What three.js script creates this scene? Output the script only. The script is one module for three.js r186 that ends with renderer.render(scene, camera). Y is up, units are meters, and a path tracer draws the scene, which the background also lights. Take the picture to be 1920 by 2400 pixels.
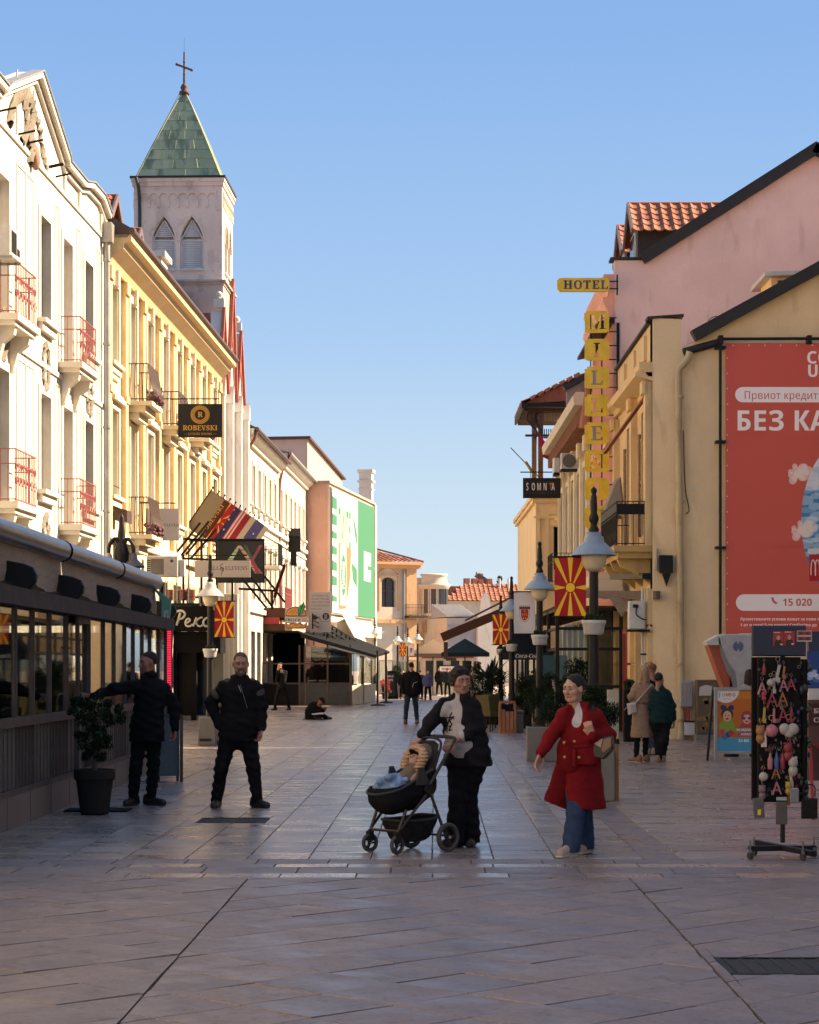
import * as THREE from 'three';
import { mergeGeometries } from 'three/addons/utils/BufferGeometryUtils.js';
import { FontLoader } from 'three/addons/loaders/FontLoader.js';
import { ImprovedNoise } from 'three/addons/math/ImprovedNoise.js';

// ---------------------------------------------------------------- camera, sky, sun, exposure
const F = 5000, EYE = 1.68, HOR = 1567, VX = 960;             // focal length in photo pixels, eye height (m), horizon row
const scene = new THREE.Scene();
const camera = new THREE.PerspectiveCamera(2 * Math.atan(1200 / F) * 180 / Math.PI, 0.8, 0.5, 3000);
camera.position.set(0, EYE, 0);
camera.lookAt(0, EYE, -10);
camera.setViewOffset(1920, 2400, 0, 1200 - HOR, 1920, 2400);  // rising front: verticals stay vertical
const renderer = new THREE.WebGLRenderer({ antialias: true });
renderer.toneMapping = THREE.LinearToneMapping;
renderer.toneMappingExposure = 3.1;
renderer.shadowMap.enabled = true;

const SUN_EL = 36 * Math.PI / 180, SUN_AZ = 15 * Math.PI / 180; // azimuth measured from +x towards -z
const sunDir = new THREE.Vector3(Math.cos(SUN_EL) * Math.cos(SUN_AZ), Math.sin(SUN_EL), -Math.cos(SUN_EL) * Math.sin(SUN_AZ));
{
  const W = 256, H = 128, data = new Float32Array(W * H * 4);
  const stops = [[-90, .10, .095, .09], [-2, .12, .115, .11], [0, .66, .76, .80], [4, .56, .69, .80], [9, .36, .545, .80], [17, .225, .405, .74], [35, .225, .385, .69], [60, .225, .37, .64], [90, .225, .36, .62]];
  const d = new THREE.Vector3();
  for (let r = 0; r < H; r++) {
    const el = ((r + .5) / H - .5) * 180;
    let k = 0; while (k < stops.length - 2 && stops[k + 1][0] < el) k++;
    const a = stops[k], b = stops[k + 1], f = Math.min(1, Math.max(0, (el - a[0]) / (b[0] - a[0])));
    for (let c = 0; c < W; c++) {
      const az = ((c + .5) / W - .5) * 2 * Math.PI, e = el * Math.PI / 180;
      d.set(Math.cos(e) * Math.cos(az), Math.sin(e), Math.cos(e) * Math.sin(az));
      const near = el > 0 ? Math.pow(Math.max(0, d.dot(sunDir)), 8) * .5 : 0;   // aureole of the sky towards the sun
      const o = (r * W + c) * 4;
      for (let i = 0; i < 3; i++) data[o + i] = (a[i + 1] + (b[i + 1] - a[i + 1]) * f) * .363 + near * .37;
      data[o + 3] = 1;
    }
  }
  const t = new THREE.DataTexture(data, W, H, THREE.RGBAFormat, THREE.FloatType);
  t.mapping = THREE.EquirectangularReflectionMapping; t.magFilter = THREE.LinearFilter; t.needsUpdate = true;
  scene.background = t; scene.environment = t;
}
const sun = new THREE.DirectionalLight(0xffe2bc, 5);
sun.position.copy(sunDir).multiplyScalar(200).add(new THREE.Vector3(0, 0, -70));
sun.target.position.set(0, 0, -70);
sun.castShadow = true; sun.shadow.radius = 1; sun.shadow.mapSize.set(4096, 4096);
Object.assign(sun.shadow.camera, { left: -120, right: 120, top: 60, bottom: -60, near: 10, far: 420 });
scene.add(sun, sun.target);
sun.name = 'sun';

// ---------------------------------------------------------------- helpers
let seed = 7;
const rnd = () => { seed = (seed * 1664525 + 1013904223) >>> 0; return seed / 4294967296; };
const rr = (a, b) => a + (b - a) * rnd();
const V = (x, y, z) => new THREE.Vector3(x, y, z);
const lerp = (a, b, t) => a + (b - a) * t;
const PX = (px, d) => (px - VX) * d / F, PY = (py, d) => EYE - (py - HOR) * d / F, at = (px, py, d) => V(PX(px, d), PY(py, d), -d);
const gd = (py) => EYE * F / (py - HOR);                       // depth of a ground point seen in row py
const M4 = (x = 0, y = 0, z = 0, ry = 0, rx = 0, rz = 0) => new THREE.Matrix4().compose(V(x, y, z), new THREE.Quaternion().setFromEuler(new THREE.Euler(rx, ry, rz, 'YXZ')), V(1, 1, 1));
const counts = new Map();
function numbered(n) { const k = counts.get(n) ?? 0; counts.set(n, k + 1); return k ? n + '_' + String(k).padStart(3, '0') : n; }
function tag(o, label, category, group, kind) {
  if (label) o.userData.label = label; if (category) o.userData.category = category;
  if (group) o.userData.group = group; if (kind) o.userData.kind = kind; return o;
}
function thing(name, label, category, pos, turn = 0, group) {
  const o = new THREE.Group(); o.name = numbered(name); if (pos) o.position.copy(pos); o.rotation.y = turn; scene.add(o);
  return tag(o, label, category, group);
}
function copyOf(src, label, pos, turn) { const c = src.clone(); c.name = numbered(src.name.replace(/_\d\d\d$/, '')); c.userData = { ...src.userData, label: label || src.userData.label }; if (pos) c.position.copy(pos); if (turn !== undefined) c.rotation.y = turn; scene.add(c); return c; }
// a Group whose local x runs along a facade (p0 -> p1), local z points out of it
function facade(name, label, category, p0, p1, group) {
  const g = thing(name, label, category, V(p0.x, 0, p0.z), 0, group), dx = p1.x - p0.x, dz = p1.z - p0.z;
  g.rotation.y = Math.atan2(-dz, dx); g.userData.len = undefined; delete g.userData.len;
  return [g, Math.hypot(dx, dz)];
}
function metricUV(g) {
  const p = g.attributes.position.array, n = p.length / 9, uv = new Float32Array(n * 6), a = V(), b = V(), c = V();
  for (let i = 0; i < n; i++) {
    a.fromArray(p, i * 9); b.fromArray(p, i * 9 + 3).sub(a); c.fromArray(p, i * 9 + 6).sub(a); b.cross(c);
    const x = Math.abs(b.x), y = Math.abs(b.y), z = Math.abs(b.z), u = x > y && x > z ? 2 : 0, v = y >= x && y >= z ? 2 : 1;
    for (let k = 0; k < 3; k++) { uv[i * 6 + k * 2] = p[i * 9 + k * 3 + u]; uv[i * 6 + k * 2 + 1] = p[i * 9 + k * 3 + v]; }
  }
  g.setAttribute('uv', new THREE.BufferAttribute(uv, 2)); return g;
}
function flat(g, m) { g = g.index ? g.toNonIndexed() : g; for (const k of Object.keys(g.attributes)) if (k !== 'position' && k !== 'normal') g.deleteAttribute(k); if (!g.attributes.normal) g.computeVertexNormals(); if (m) g.applyMatrix4(m); return g; }
class MB {
  constructor() { this.g = []; }
  add(g, m) { this.g.push(flat(g.clone(), m)); return this; }
  box(x, y, z, w, h, d, ry = 0, rx = 0, rz = 0) { return this.add(new THREE.BoxGeometry(w, h, d), M4(x, y, z, ry, rx, rz)); }
  mm(x0, x1, y0, y1, z0, z1) { return this.box((x0 + x1) / 2, (y0 + y1) / 2, (z0 + z1) / 2, Math.abs(x1 - x0), Math.abs(y1 - y0), Math.abs(z1 - z0)); }
  cham(x, y, z, w, h, d, c = .01, ry = 0, rx = 0, rz = 0) {                                     // box with chamfered edges
    const s = new THREE.Shape([[-w / 2 + c, -h / 2 + c], [w / 2 - c, -h / 2 + c], [w / 2 - c, h / 2 - c], [-w / 2 + c, h / 2 - c]].map((q) => new THREE.Vector2(...q)));
    const g = new THREE.ExtrudeGeometry(s, { depth: d - 2 * c, bevelEnabled: true, bevelThickness: c, bevelSize: c, bevelSegments: 1 }); g.translate(0, 0, -d / 2 + c);
    return this.add(g, M4(x, y, z, ry, rx, rz));
  }
  rod(a, b, r0, r1 = r0, seg = 8) {
    const d = b.clone().sub(a), L = d.length(); if (L < 1e-6) return this;
    const q = new THREE.Quaternion().setFromUnitVectors(V(0, 1, 0), d.normalize());
    return this.add(new THREE.CylinderGeometry(r1, r0, L, seg), new THREE.Matrix4().compose(a.clone().add(b).multiplyScalar(.5), q, V(1, 1, 1)));
  }
  bar(a, b, w, h) {                                                                             // rectangular bar between two points
    const d = b.clone().sub(a), L = d.length(), m = new THREE.Matrix4(), z = d.normalize(), up = Math.abs(z.y) > .99 ? V(1, 0, 0) : V(0, 1, 0), x = V().crossVectors(up, z).normalize(), y = V().crossVectors(z, x);
    m.makeBasis(x, y, z).setPosition(a.clone().add(b).multiplyScalar(.5)); return this.add(new THREE.BoxGeometry(w, h, L), m);
  }
  tube(pts, r, seg = 6, n = 0, closed = false) { return this.add(new THREE.TubeGeometry(new THREE.CatmullRomCurve3(pts, closed, 'centripetal'), n || pts.length * 4, r, seg, closed)); }
  ball(x, y, z, r, sx = 1, sy = 1, sz = 1, seg = 10) { return this.add(new THREE.SphereGeometry(r, seg, Math.max(5, seg * .7 | 0)), new THREE.Matrix4().makeScale(sx, sy, sz).setPosition(x, y, z)); }
  lathe(prof, x, y, z, seg = 16) { return this.add(new THREE.LatheGeometry(prof.map((q) => new THREE.Vector2(...q)), seg), M4(x, y, z)); }
  ext(pts, depth, m, bevel = 0, holes) {
    const s = new THREE.Shape(pts.map((q) => new THREE.Vector2(...q))); if (holes) for (const h of holes) s.holes.push(new THREE.Path(h.map((q) => new THREE.Vector2(...q))));
    return this.add(new THREE.ExtrudeGeometry(s, bevel ? { depth, bevelEnabled: true, bevelThickness: bevel, bevelSize: bevel, bevelOffset: -bevel, bevelSegments: 1 } : { depth, bevelEnabled: false }), m);
  }
  geo() { return metricUV(mergeGeometries(this.g, false)); }
  build(name, mat, parent, label) {
    if (!this.g.length) return null;
    const o = new THREE.Mesh(this.geo(), mat); o.name = parent ? name : numbered(name); o.castShadow = o.receiveShadow = true;
    (parent || scene).add(o); if (label) o.userData.label = label; return o;
  }
}
const B = () => new MB();
function meshOf(geo, name, mat, parent, label) { const o = new THREE.Mesh(geo, mat); o.name = parent ? name : numbered(name); o.castShadow = o.receiveShadow = true; (parent || scene).add(o); if (label) o.userData.label = label; return o; }
// a flat rectangle with its own 0..1 picture coordinates, facing local +z
function picture(name, tex, w, h, parent, m, rough = .7, opts = {}) {
  const g = new THREE.PlaneGeometry(w, h); if (m) g.applyMatrix4(m);
  return meshOf(g, name, new THREE.MeshStandardMaterial({ map: tex, roughness: rough, ...opts }), parent);
}
function canvasTex(w, h, draw) {
  const c = document.createElement('canvas'); c.width = w; c.height = h; const x = c.getContext('2d'); draw(x, w, h);
  const t = new THREE.CanvasTexture(c); t.colorSpace = THREE.SRGBColorSpace; t.anisotropy = 8; return t;
}
// ---------------------------------------------------------------- textures
function hash(x, y, s) { let h = (x * 374761393 + y * 668265263 + s * 974634541) | 0; h = Math.imul(h ^ (h >>> 13), 1274126177); return ((h ^ (h >>> 16)) >>> 0) / 4294967296; }
function vnoise(x, y, per, perY, s) {
  const ix = Math.floor(x), iy = Math.floor(y), fx = x - ix, fy = y - iy, u = fx * fx * (3 - 2 * fx), v = fy * fy * (3 - 2 * fy), w = (a, p) => ((a % p) + p) % p;
  const h = (i, j) => hash(w(ix + i, per), w(iy + j, perY), s);
  return lerp(lerp(h(0, 0), h(1, 0), u), lerp(h(0, 1), h(1, 1), u), v);
}
function fbm(u, v, base, oct, s, ratio = 1) { let a = .5, f = base, t = 0, n = 0; for (let i = 0; i < oct; i++) { t += a * vnoise(u * f, v * f * ratio, f, f * ratio, s + i * 17); n += a; a *= .55; f *= 2; } return t / n; }
function tex(N, size, fn, srgb = true) {
  const data = new Uint8Array(N * N * 4);
  for (let y = 0; y < N; y++) for (let x = 0; x < N; x++) { const c = fn(x / N, y / N, x, y), o = (y * N + x) * 4; for (let i = 0; i < 3; i++) data[o + i] = Math.max(0, Math.min(255, (Array.isArray(c) ? c[i] : c) * 255)); data[o + 3] = 255; }
  const t = new THREE.DataTexture(data, N, N, THREE.RGBAFormat); t.wrapS = t.wrapT = THREE.RepeatWrapping; t.magFilter = THREE.LinearFilter; t.minFilter = THREE.LinearMipmapLinearFilter; t.generateMipmaps = true;
  if (srgb) t.colorSpace = THREE.SRGBColorSpace; t.repeat.set(1 / (size[0] ?? size), 1 / (size[1] ?? size)); t.needsUpdate = true; return t;
}
const sst = (a, b, x) => { const t = Math.min(1, Math.max(0, (x - a) / (b - a))); return t * t * (3 - 2 * t); };
const T = {
  plaster: tex(512, 3.1, (u, v) => { const b = fbm(u, v, 4, 5, 1), st = fbm(u, v, 12, 4, 5, .25), g = fbm(u, v, 128, 2, 9); return [.9 + .09 * b - .05 * sst(.6, .8, st) + .03 * (g - .5), .89 + .1 * b - .06 * sst(.6, .8, st) + .03 * (g - .5), .87 + .1 * b - .07 * sst(.6, .8, st) + .03 * (g - .5)]; }),
  plasterB: tex(256, 1.3, (u, v) => .5 * fbm(u, v, 8, 4, 3) + .5 * fbm(u, v, 64, 2, 7), false),
  worn: tex(512, 4.3, (u, v) => { const b = fbm(u, v, 3, 5, 21), s = sst(.52, .78, fbm(u, v, 6, 5, 25, .5)), m = sst(.62, .72, fbm(u, v, 10, 5, 29)), g = fbm(u, v, 100, 2, 31); return [.86 + .14 * b - .12 * s - .07 * m + .04 * g, .85 + .14 * b - .125 * s - .075 * m + .04 * g, .83 + .14 * b - .12 * s - .07 * m + .04 * g]; }),
  granite: tex(512, .9, (u, v, x, y) => { const g = hash(x, y, 3), b = fbm(u, v, 3, 4, 41), s = fbm(u, v, 60, 2, 43), st = sst(.6, .75, fbm(u, v, 5, 4, 47)); const gum = sst(.80, .84, vnoise(u * 24, v * 24, 24, 24, 49)) * .10, k = .80 + .16 * b + .12 * (s - .5) + .16 * (g - .5) - .07 * st - gum; return [k, k * .99, k * .985]; }),
  graniteR: tex(256, 1.7, (u, v) => .5 + .62 * fbm(u, v, 5, 4, 44) + .12 * (fbm(u, v, 60, 2, 45) - .5), false),
  concrete: tex(512, 1.6, (u, v, x, y) => { const b = fbm(u, v, 4, 5, 51), st = sst(.55, .8, fbm(u, v, 10, 4, 53, .4)), g = hash(x, y, 8); const k = .8 + .2 * b - .18 * st + .06 * (g - .5); return [k, k * .99, k * .97]; }),
  wood: tex(256, .8, (u, v) => { const g = fbm(u, v, 40, 3, 61, .08), k = .72 + .35 * (g - .3); return [k, k * .96, k * .92]; }),
  fabric: tex(256, .25, (u, v, x, y) => { const w = ((x >> 1) + (y >> 1)) % 2 ? .06 : 0, k = .86 + w + .16 * (fbm(u, v, 8, 4, 71) - .5) + .1 * (hash(x, y, 5) - .5); return k; }),
  fabricB: tex(256, .25, (u, v, x, y) => .5 + .25 * (((x >> 1) + (y >> 1)) % 2) + .3 * (fbm(u, v, 16, 3, 73) - .5), false),
  copper: tex(512, [3, 9], (u, v) => { const a = fbm(u, v, 5, 5, 81), s = fbm(u, v, 18, 4, 83, .2), w = sst(.5, .72, s), k = sst(.55, .7, fbm(u, v, 7, 4, 87)); let c = [.54 + .14 * a, .60 + .12 * a, .50 + .1 * a]; c = c.map((q, i) => lerp(q, [.74, .70, .62][i], w * .55)); return c.map((q, i) => lerp(q, [.24, .33, .30][i], k * .45)); }),
  metal: tex(256, 1, (u, v) => .84 + .2 * (fbm(u, v, 6, 5, 91) - .4), true),
  skin: tex(256, .3, (u, v) => { const k = .9 + .14 * (fbm(u, v, 8, 4, 95) - .5); return [k, k * .98, k * .97]; }),
};
T.concrete.repeat.set(.6, .6);
// ---------------------------------------------------------------- materials
const C = (r, g, b) => new THREE.Color(r, g, b);
const std = (c, o = {}) => new THREE.MeshStandardMaterial({ color: c, roughness: .85, ...o });
const plaster = (r, g, b, o = {}) => std(C(r, g, b), { map: T.plaster, bumpMap: T.plasterB, bumpScale: .004, roughness: .93, ...o });
const soft = (c, o = {}) => new THREE.MeshPhysicalMaterial({ color: c, roughness: .9, specularIntensity: .22, ...o });
const cloth = (r, g, b, o = {}) => soft(C(r, g, b), { map: T.fabric, bumpMap: T.fabricB, bumpScale: .0012, roughness: .95, ...o });
const paint = (r, g, b, o = {}) => std(C(r, g, b), { map: T.metal, roughness: .5, ...o });
const M = {
  white: plaster(.72, .68, .60), whiteTrim: plaster(.76, .72, .64), yellow: plaster(.78, .69, .51), yellowTrim: plaster(.80, .72, .56), beige: plaster(.70, .64, .53), churchWhite: plaster(.74, .72, .68), trimRed: plaster(.42, .13, .10),
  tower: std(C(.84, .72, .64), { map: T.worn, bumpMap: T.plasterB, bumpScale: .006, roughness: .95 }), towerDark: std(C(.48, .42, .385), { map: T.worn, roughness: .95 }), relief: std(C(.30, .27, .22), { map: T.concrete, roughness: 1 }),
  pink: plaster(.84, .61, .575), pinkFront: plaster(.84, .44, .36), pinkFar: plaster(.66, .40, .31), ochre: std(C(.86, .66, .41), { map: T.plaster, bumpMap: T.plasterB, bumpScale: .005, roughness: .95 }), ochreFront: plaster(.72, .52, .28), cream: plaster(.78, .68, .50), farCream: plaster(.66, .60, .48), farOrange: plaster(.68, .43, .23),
  glass: std(C(.03, .034, .036), { roughness: .06 }), curtain: std(C(.46, .44, .40), { roughness: .22 }), pane: new THREE.MeshPhysicalMaterial({ color: C(.80, .84, .83), roughness: .02, transmission: 1, thickness: 0, ior: 1.5 }),
  winFrame: paint(.62, .58, .50), winWhite: paint(.78, .78, .76), frameGrey: paint(.36, .31, .29), frameTaupe: soft(C(.15, .115, .105), { map: T.metal, roughness: .7 }), panelTaupe: soft(C(.085, .068, .062), { map: T.metal, roughness: .8 }),
  black: soft(C(.012, .012, .013), { roughness: .5, specularIntensity: .5 }), iron: soft(C(.014, .014, .014), { roughness: .6, specularIntensity: .4 }), blackMatte: soft(C(.008, .008, .009), { roughness: .8 }), rail: paint(.40, .10, .10), railBrown: paint(.10, .055, .045),
  steel: paint(.25, .26, .28, { metalness: .9, roughness: .28 }), zinc: paint(.45, .45, .44, { metalness: .4, roughness: .5 }), grey: soft(C(.085, .075, .08), { map: T.metal, roughness: .7 }), acWhite: paint(.66, .65, .62), dark: soft(C(.014, .013, .012), { roughness: .7 }), interior: soft(C(.010, .009, .008)),
  copper: std(C(1, .96, .84), { map: T.copper, roughness: .75, metalness: .15 }), tileA: std(C(.40, .15, .085), { map: T.concrete, roughness: .9 }), tileB: std(C(.46, .19, .11), { map: T.concrete, roughness: .9 }), tileC: std(C(.34, .115, .07), { map: T.concrete, roughness: .9 }), roofDark: std(C(.07, .045, .04), { roughness: .8 }), verge: paint(.025, .024, .024, { roughness: .7 }),
  wood: std(C(.42, .17, .07), { map: T.wood, roughness: .6 }), woodDark: std(C(.06, .04, .03), { map: T.wood, roughness: .7 }), concrete: std(C(.24, .225, .205), { map: T.concrete, roughness: .9 }), orangePanel: std(C(.34, .15, .04), { map: T.wood, roughness: .6 }),
  canvasCream: cloth(.40, .335, .28, { side: THREE.DoubleSide }), canvasBlack: cloth(.014, .015, .017, { side: THREE.DoubleSide }), canvasBrown: cloth(.11, .055, .035, { side: THREE.DoubleSide }), canvasWhite: cloth(.75, .74, .72, { side: THREE.DoubleSide }),
  leaf: soft(C(.012, .022, .009), { roughness: .6, side: THREE.DoubleSide }), leafB: soft(C(.026, .042, .016), { roughness: .6, side: THREE.DoubleSide }), bark: std(C(.10, .075, .055), { roughness: .95 }), potGrey: soft(C(.035, .031, .03), { map: T.concrete, roughness: .75 }), plastic: paint(.66, .64, .60, { roughness: .4 }), globe: std(C(.66, .55, .36), { roughness: .25 }), red: paint(.42, .03, .03), rubber: std(C(.03, .028, .027), { roughness: .8 }), yellowSign: paint(.95, .64, .03, { roughness: .45 }), mauve: std(C(.30, .25, .42), { roughness: .5 }), navy: std(C(.02, .022, .09), { roughness: .5 }), gold: std(C(.5, .33, .07), { roughness: .35, metalness: .6 }),
};
const font = await new FontLoader().loadAsync('fonts/droid/droid_serif_bold.typeface.json');
const fontSans = await new FontLoader().loadAsync('fonts/droid/droid_sans_bold.typeface.json');
function leaves(parent, name, mat, n, size, sample, seedv = 1) {   // many small folded leaves, one mesh per crown
  const pos = [], q = new THREE.Quaternion(), e = new THREE.Euler();
  for (let i = 0; i < n; i++) {
    const p = sample(); if (!p) continue; e.set(rnd() * 6.3, rnd() * 6.3, rnd() * 6.3); q.setFromEuler(e);
    const s = size * rr(.6, 1.3), w = s * .4, v = [V(-s, 0, 0), V(0, .25 * w, w), V(s, 0, 0), V(0, .25 * w, -w), V(0, -.1 * w, 0)].map((a) => a.applyQuaternion(q).add(p));
    for (const t of [[0, 1, 4], [1, 2, 4], [2, 3, 4], [3, 0, 4]]) for (const k of t) pos.push(v[k].x, v[k].y, v[k].z);
  }
  const g = new THREE.BufferGeometry(); g.setAttribute('position', new THREE.Float32BufferAttribute(pos, 3)); g.computeVertexNormals(); metricUV(g); return meshOf(g, name, mat, parent);
}
const clumps = (list) => () => { const c = list[rnd() * list.length | 0], v = V(rr(-1, 1), rr(-1, 1), rr(-1, 1)); if (v.length() > 1) v.normalize(); const k = .55 + .45 * rnd(); return V(c[0] + v.x * c[3] * k, c[1] + v.y * (c[4] ?? c[3]) * k, c[2] + v.z * c[3] * k); };
// ================================================================ GROUND AND PAVING
const groundGeo = new THREE.PlaneGeometry(1600, 1600); groundGeo.rotateX(-Math.PI / 2); groundGeo.translate(0, -.014, -500);
{ const uv = groundGeo.attributes.uv, p = groundGeo.attributes.position; for (let i = 0; i < uv.count; i++) uv.setXY(i, p.getX(i), p.getZ(i)); }
tag(meshOf(groundGeo, 'ground', std(C(.46, .37, .30), { map: T.granite, roughness: .9 })), null, null, null, 'structure');
const bedGeo = new THREE.PlaneGeometry(30, 125); bedGeo.rotateX(-Math.PI / 2); bedGeo.translate(1, -.0115, -67);
const pavement = new THREE.Group(); pavement.name = 'pavement'; pavement.userData.kind = 'structure'; scene.add(pavement);
meshOf(bedGeo, 'joint_bed', std(C(.07, .06, .055), { roughness: 1 }), pavement);
{
  const SK = .0124;                                          // street axis leans a little to the right
  const stone = (r, g, b, ro = .5) => std(C(r, g, b), { map: T.granite, roughnessMap: T.graniteR, roughness: ro });
  const mats = { s: [stone(.305, .248, .22, .42), stone(.25, .205, .188, .38), stone(.335, .275, .24, .46), stone(.28, .23, .21, .4)], a: [stone(.235, .185, .172, .66), stone(.205, .163, .155, .62), stone(.26, .205, .185, .7), stone(.222, .175, .167, .64)], light: [stone(.385, .325, .285, .36), stone(.36, .30, .27, .34)], blue: [stone(.31, .31, .33, .26)], dark: [stone(.19, .15, .15, .42), stone(.21, .165, .16, .44)] };  // street stones paler than diamonds: far reflected brightness painted into the stone colour
  const pieces = [];                                         // [polygon in (s,t), material, tilt]
  const clip = (poly, ax, lim, keepLess) => {
    const out = [], ins = (p) => keepLess ? p[ax] <= lim : p[ax] >= lim;
    for (let i = 0; i < poly.length; i++) {
      const a = poly[i], b = poly[(i + 1) % poly.length], ia = ins(a), ib = ins(b);
      if (ia) out.push(a);
      if (ia !== ib) { const t = (lim - a[ax]) / (b[ax] - a[ax]); out.push([lerp(a[0], b[0], t), lerp(a[1], b[1], t)]); }
    }
    return out;
  };
  const area = (p) => { let a = 0; for (let i = 0; i < p.length; i++) { const q = p[(i + 1) % p.length]; a += p[i][0] * q[1] - q[0] * p[i][1]; } return Math.abs(a) / 2; };
  const pick = (l) => l[rnd() * l.length | 0];
  // diamonds of the foreground, cut at two straight joints
  const D = .76, T1 = 17.15;
  for (const [s0, s1, off] of [[-8, -1.51, 0], [-1.5, 1.55, .21], [1.56, 9, .5]]) for (let i = Math.floor(s0 / D * 2) - 1; i < s1 / D * 2 + 1; i++) for (let j = 10; j < T1 / D * 2 + 2; j++) {
    if ((i + j) & 1) continue;
    const cs = i * D / 2 + off * D, ct = j * D / 2;
    let p = [[cs, ct - D / 2], [cs + D / 2, ct], [cs, ct + D / 2], [cs - D / 2, ct]];
    p = clip(clip(clip(clip(p, 0, s0, false), 0, s1, true), 1, T1, true), 1, 5, false);
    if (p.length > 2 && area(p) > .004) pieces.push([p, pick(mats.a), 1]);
  }
  const rect = (a, b, c, d) => [[a, c], [b, c], [b, d], [a, d]];
  // three courses across the street
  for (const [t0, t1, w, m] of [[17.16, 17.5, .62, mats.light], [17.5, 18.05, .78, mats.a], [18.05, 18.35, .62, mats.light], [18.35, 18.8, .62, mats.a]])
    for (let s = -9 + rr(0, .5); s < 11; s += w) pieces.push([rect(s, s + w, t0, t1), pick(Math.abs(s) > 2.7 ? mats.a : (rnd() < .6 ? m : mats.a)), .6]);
  // the street: columns in the middle, random courses to the right and left
  const cols = []; for (let s = -3.85; s < 1.0; s += .545) cols.push([s, s + .545, 'a']);
  const last = cols[cols.length - 1][1]; cols.push([last, last + .3, 'blue'], [last + .3, last + .78, 'a'], [last + .78, last + 1.12, 'dark']);
  const sR = last + 1.12;
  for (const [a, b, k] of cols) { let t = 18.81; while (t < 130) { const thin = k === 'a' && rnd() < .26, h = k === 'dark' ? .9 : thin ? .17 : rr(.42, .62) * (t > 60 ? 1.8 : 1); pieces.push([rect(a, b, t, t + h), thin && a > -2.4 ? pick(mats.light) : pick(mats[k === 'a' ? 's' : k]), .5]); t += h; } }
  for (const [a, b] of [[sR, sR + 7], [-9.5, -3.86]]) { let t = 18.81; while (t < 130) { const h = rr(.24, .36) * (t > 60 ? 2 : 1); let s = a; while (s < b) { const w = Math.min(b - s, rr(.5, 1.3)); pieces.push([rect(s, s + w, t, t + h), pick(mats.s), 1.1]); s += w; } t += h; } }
  const hatch = [[-2.62, 23.2, -1.86, 24.0], [1.62, 11.72, 2.9, 12.4]];   // cut out for the two cover plates (s0,t0,s1,t1)
  const prism = (poly, tilt, k, far) => {
    const n = poly.length, cx = poly.reduce((a, p) => a + p[0], 0) / n, ct = poly.reduce((a, p) => a + p[1], 0) / n, gap = far ? .004 : rr(.003, .007), ga = (rnd() - .5) * .007 * tilt, gb = (rnd() - .5) * .007 * tilt, lift = (rnd() - .5) * .004 * tilt;
    const top = [], bev = [], pos = [];
    for (let i = 0; i < n; i++) {
      const p = poly[i], dx = p[0] - cx, dt = p[1] - ct, L = Math.hypot(dx, dt) || 1, q = (e, y) => { const s = cx + dx * (1 - e / L), t = ct + dt * (1 - e / L); return V(s + SK * t, y + ga * dx / .4 + gb * dt / .4 + lift, -t); };
      top.push(q(gap + .0035, 0)); bev.push(q(gap, -.008));
    }
    const tri = (a, b, c) => pos.push(a.x, a.y, a.z, b.x, b.y, b.z, c.x, c.y, c.z);
    for (let i = 1; i < n - 1; i++) tri(top[0], top[i], top[i + 1]);
    for (let i = 0; i < n; i++) { const j = (i + 1) % n, lo = (v) => V(v.x, -.02, v.z); if (!far) { tri(top[i], bev[i], bev[j]); tri(top[i], bev[j], top[j]); tri(bev[i], lo(bev[i]), lo(bev[j])); tri(bev[i], lo(bev[j]), bev[j]); } }
    const g = new THREE.BufferGeometry(); g.setAttribute('position', new THREE.Float32BufferAttribute(pos, 3)); g.computeVertexNormals();
    metricUV(g); const uv = g.attributes.uv, o1 = rnd() * 7, o2 = rnd() * 7; for (let i = 0; i < uv.count; i++) uv.setXY(i, uv.getX(i) + o1, uv.getY(i) + o2); return g;
  };
  const cutOut = (q) => { let l = [q[0]]; for (const h of hatch) l = l.flatMap((p) => { const x = p.map((v) => v[0]), y = p.map((v) => v[1]); if (Math.max(...x) < h[0] || Math.min(...x) > h[2] || Math.max(...y) < h[1] || Math.min(...y) > h[3]) return [p]; const m = clip(clip(p, 0, h[0], false), 0, h[2], true); return [clip(p, 0, h[0], true), clip(p, 0, h[2], false), clip(m, 1, h[1], true), clip(m, 1, h[3], false)].filter((v) => v.length > 2 && area(v) > .001); }); return l.map((p) => [p, q[1], q[2]]); };
  const seen = pieces.flatMap(cutOut)
    .map((q) => { const p = q[0], cx = p.reduce((a, r) => a + r[0], 0) / p.length, ct = p.reduce((a, r) => a + r[1], 0) / p.length, X = cx + SK * ct, inside = Math.abs(X) < .192 * ct + .15 && ct > 9.9; return { q, ct, size: inside ? area(p) / ct ** 3 : 0 }; }).sort((a, b) => b.size - a.size);
  const rest = new Map();
  seen.forEach(({ q, ct }, i) => {
    const g = prism(q[0], q[2], q[1], ct > 70);
    if (i < 300) { const o = meshOf(g, i ? 'paving_stone_' + String(i).padStart(3, '0') : 'paving_stone', q[1], pavement); o.receiveShadow = true; }
    else { if (!rest.has(q[1])) rest.set(q[1], []); rest.get(q[1]).push(g); }
  });
  for (const [m, l] of rest) { const o = meshOf(mergeGeometries(l), 'paving_stones', m, pavement); o.userData.kind = 'stuff'; }
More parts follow.
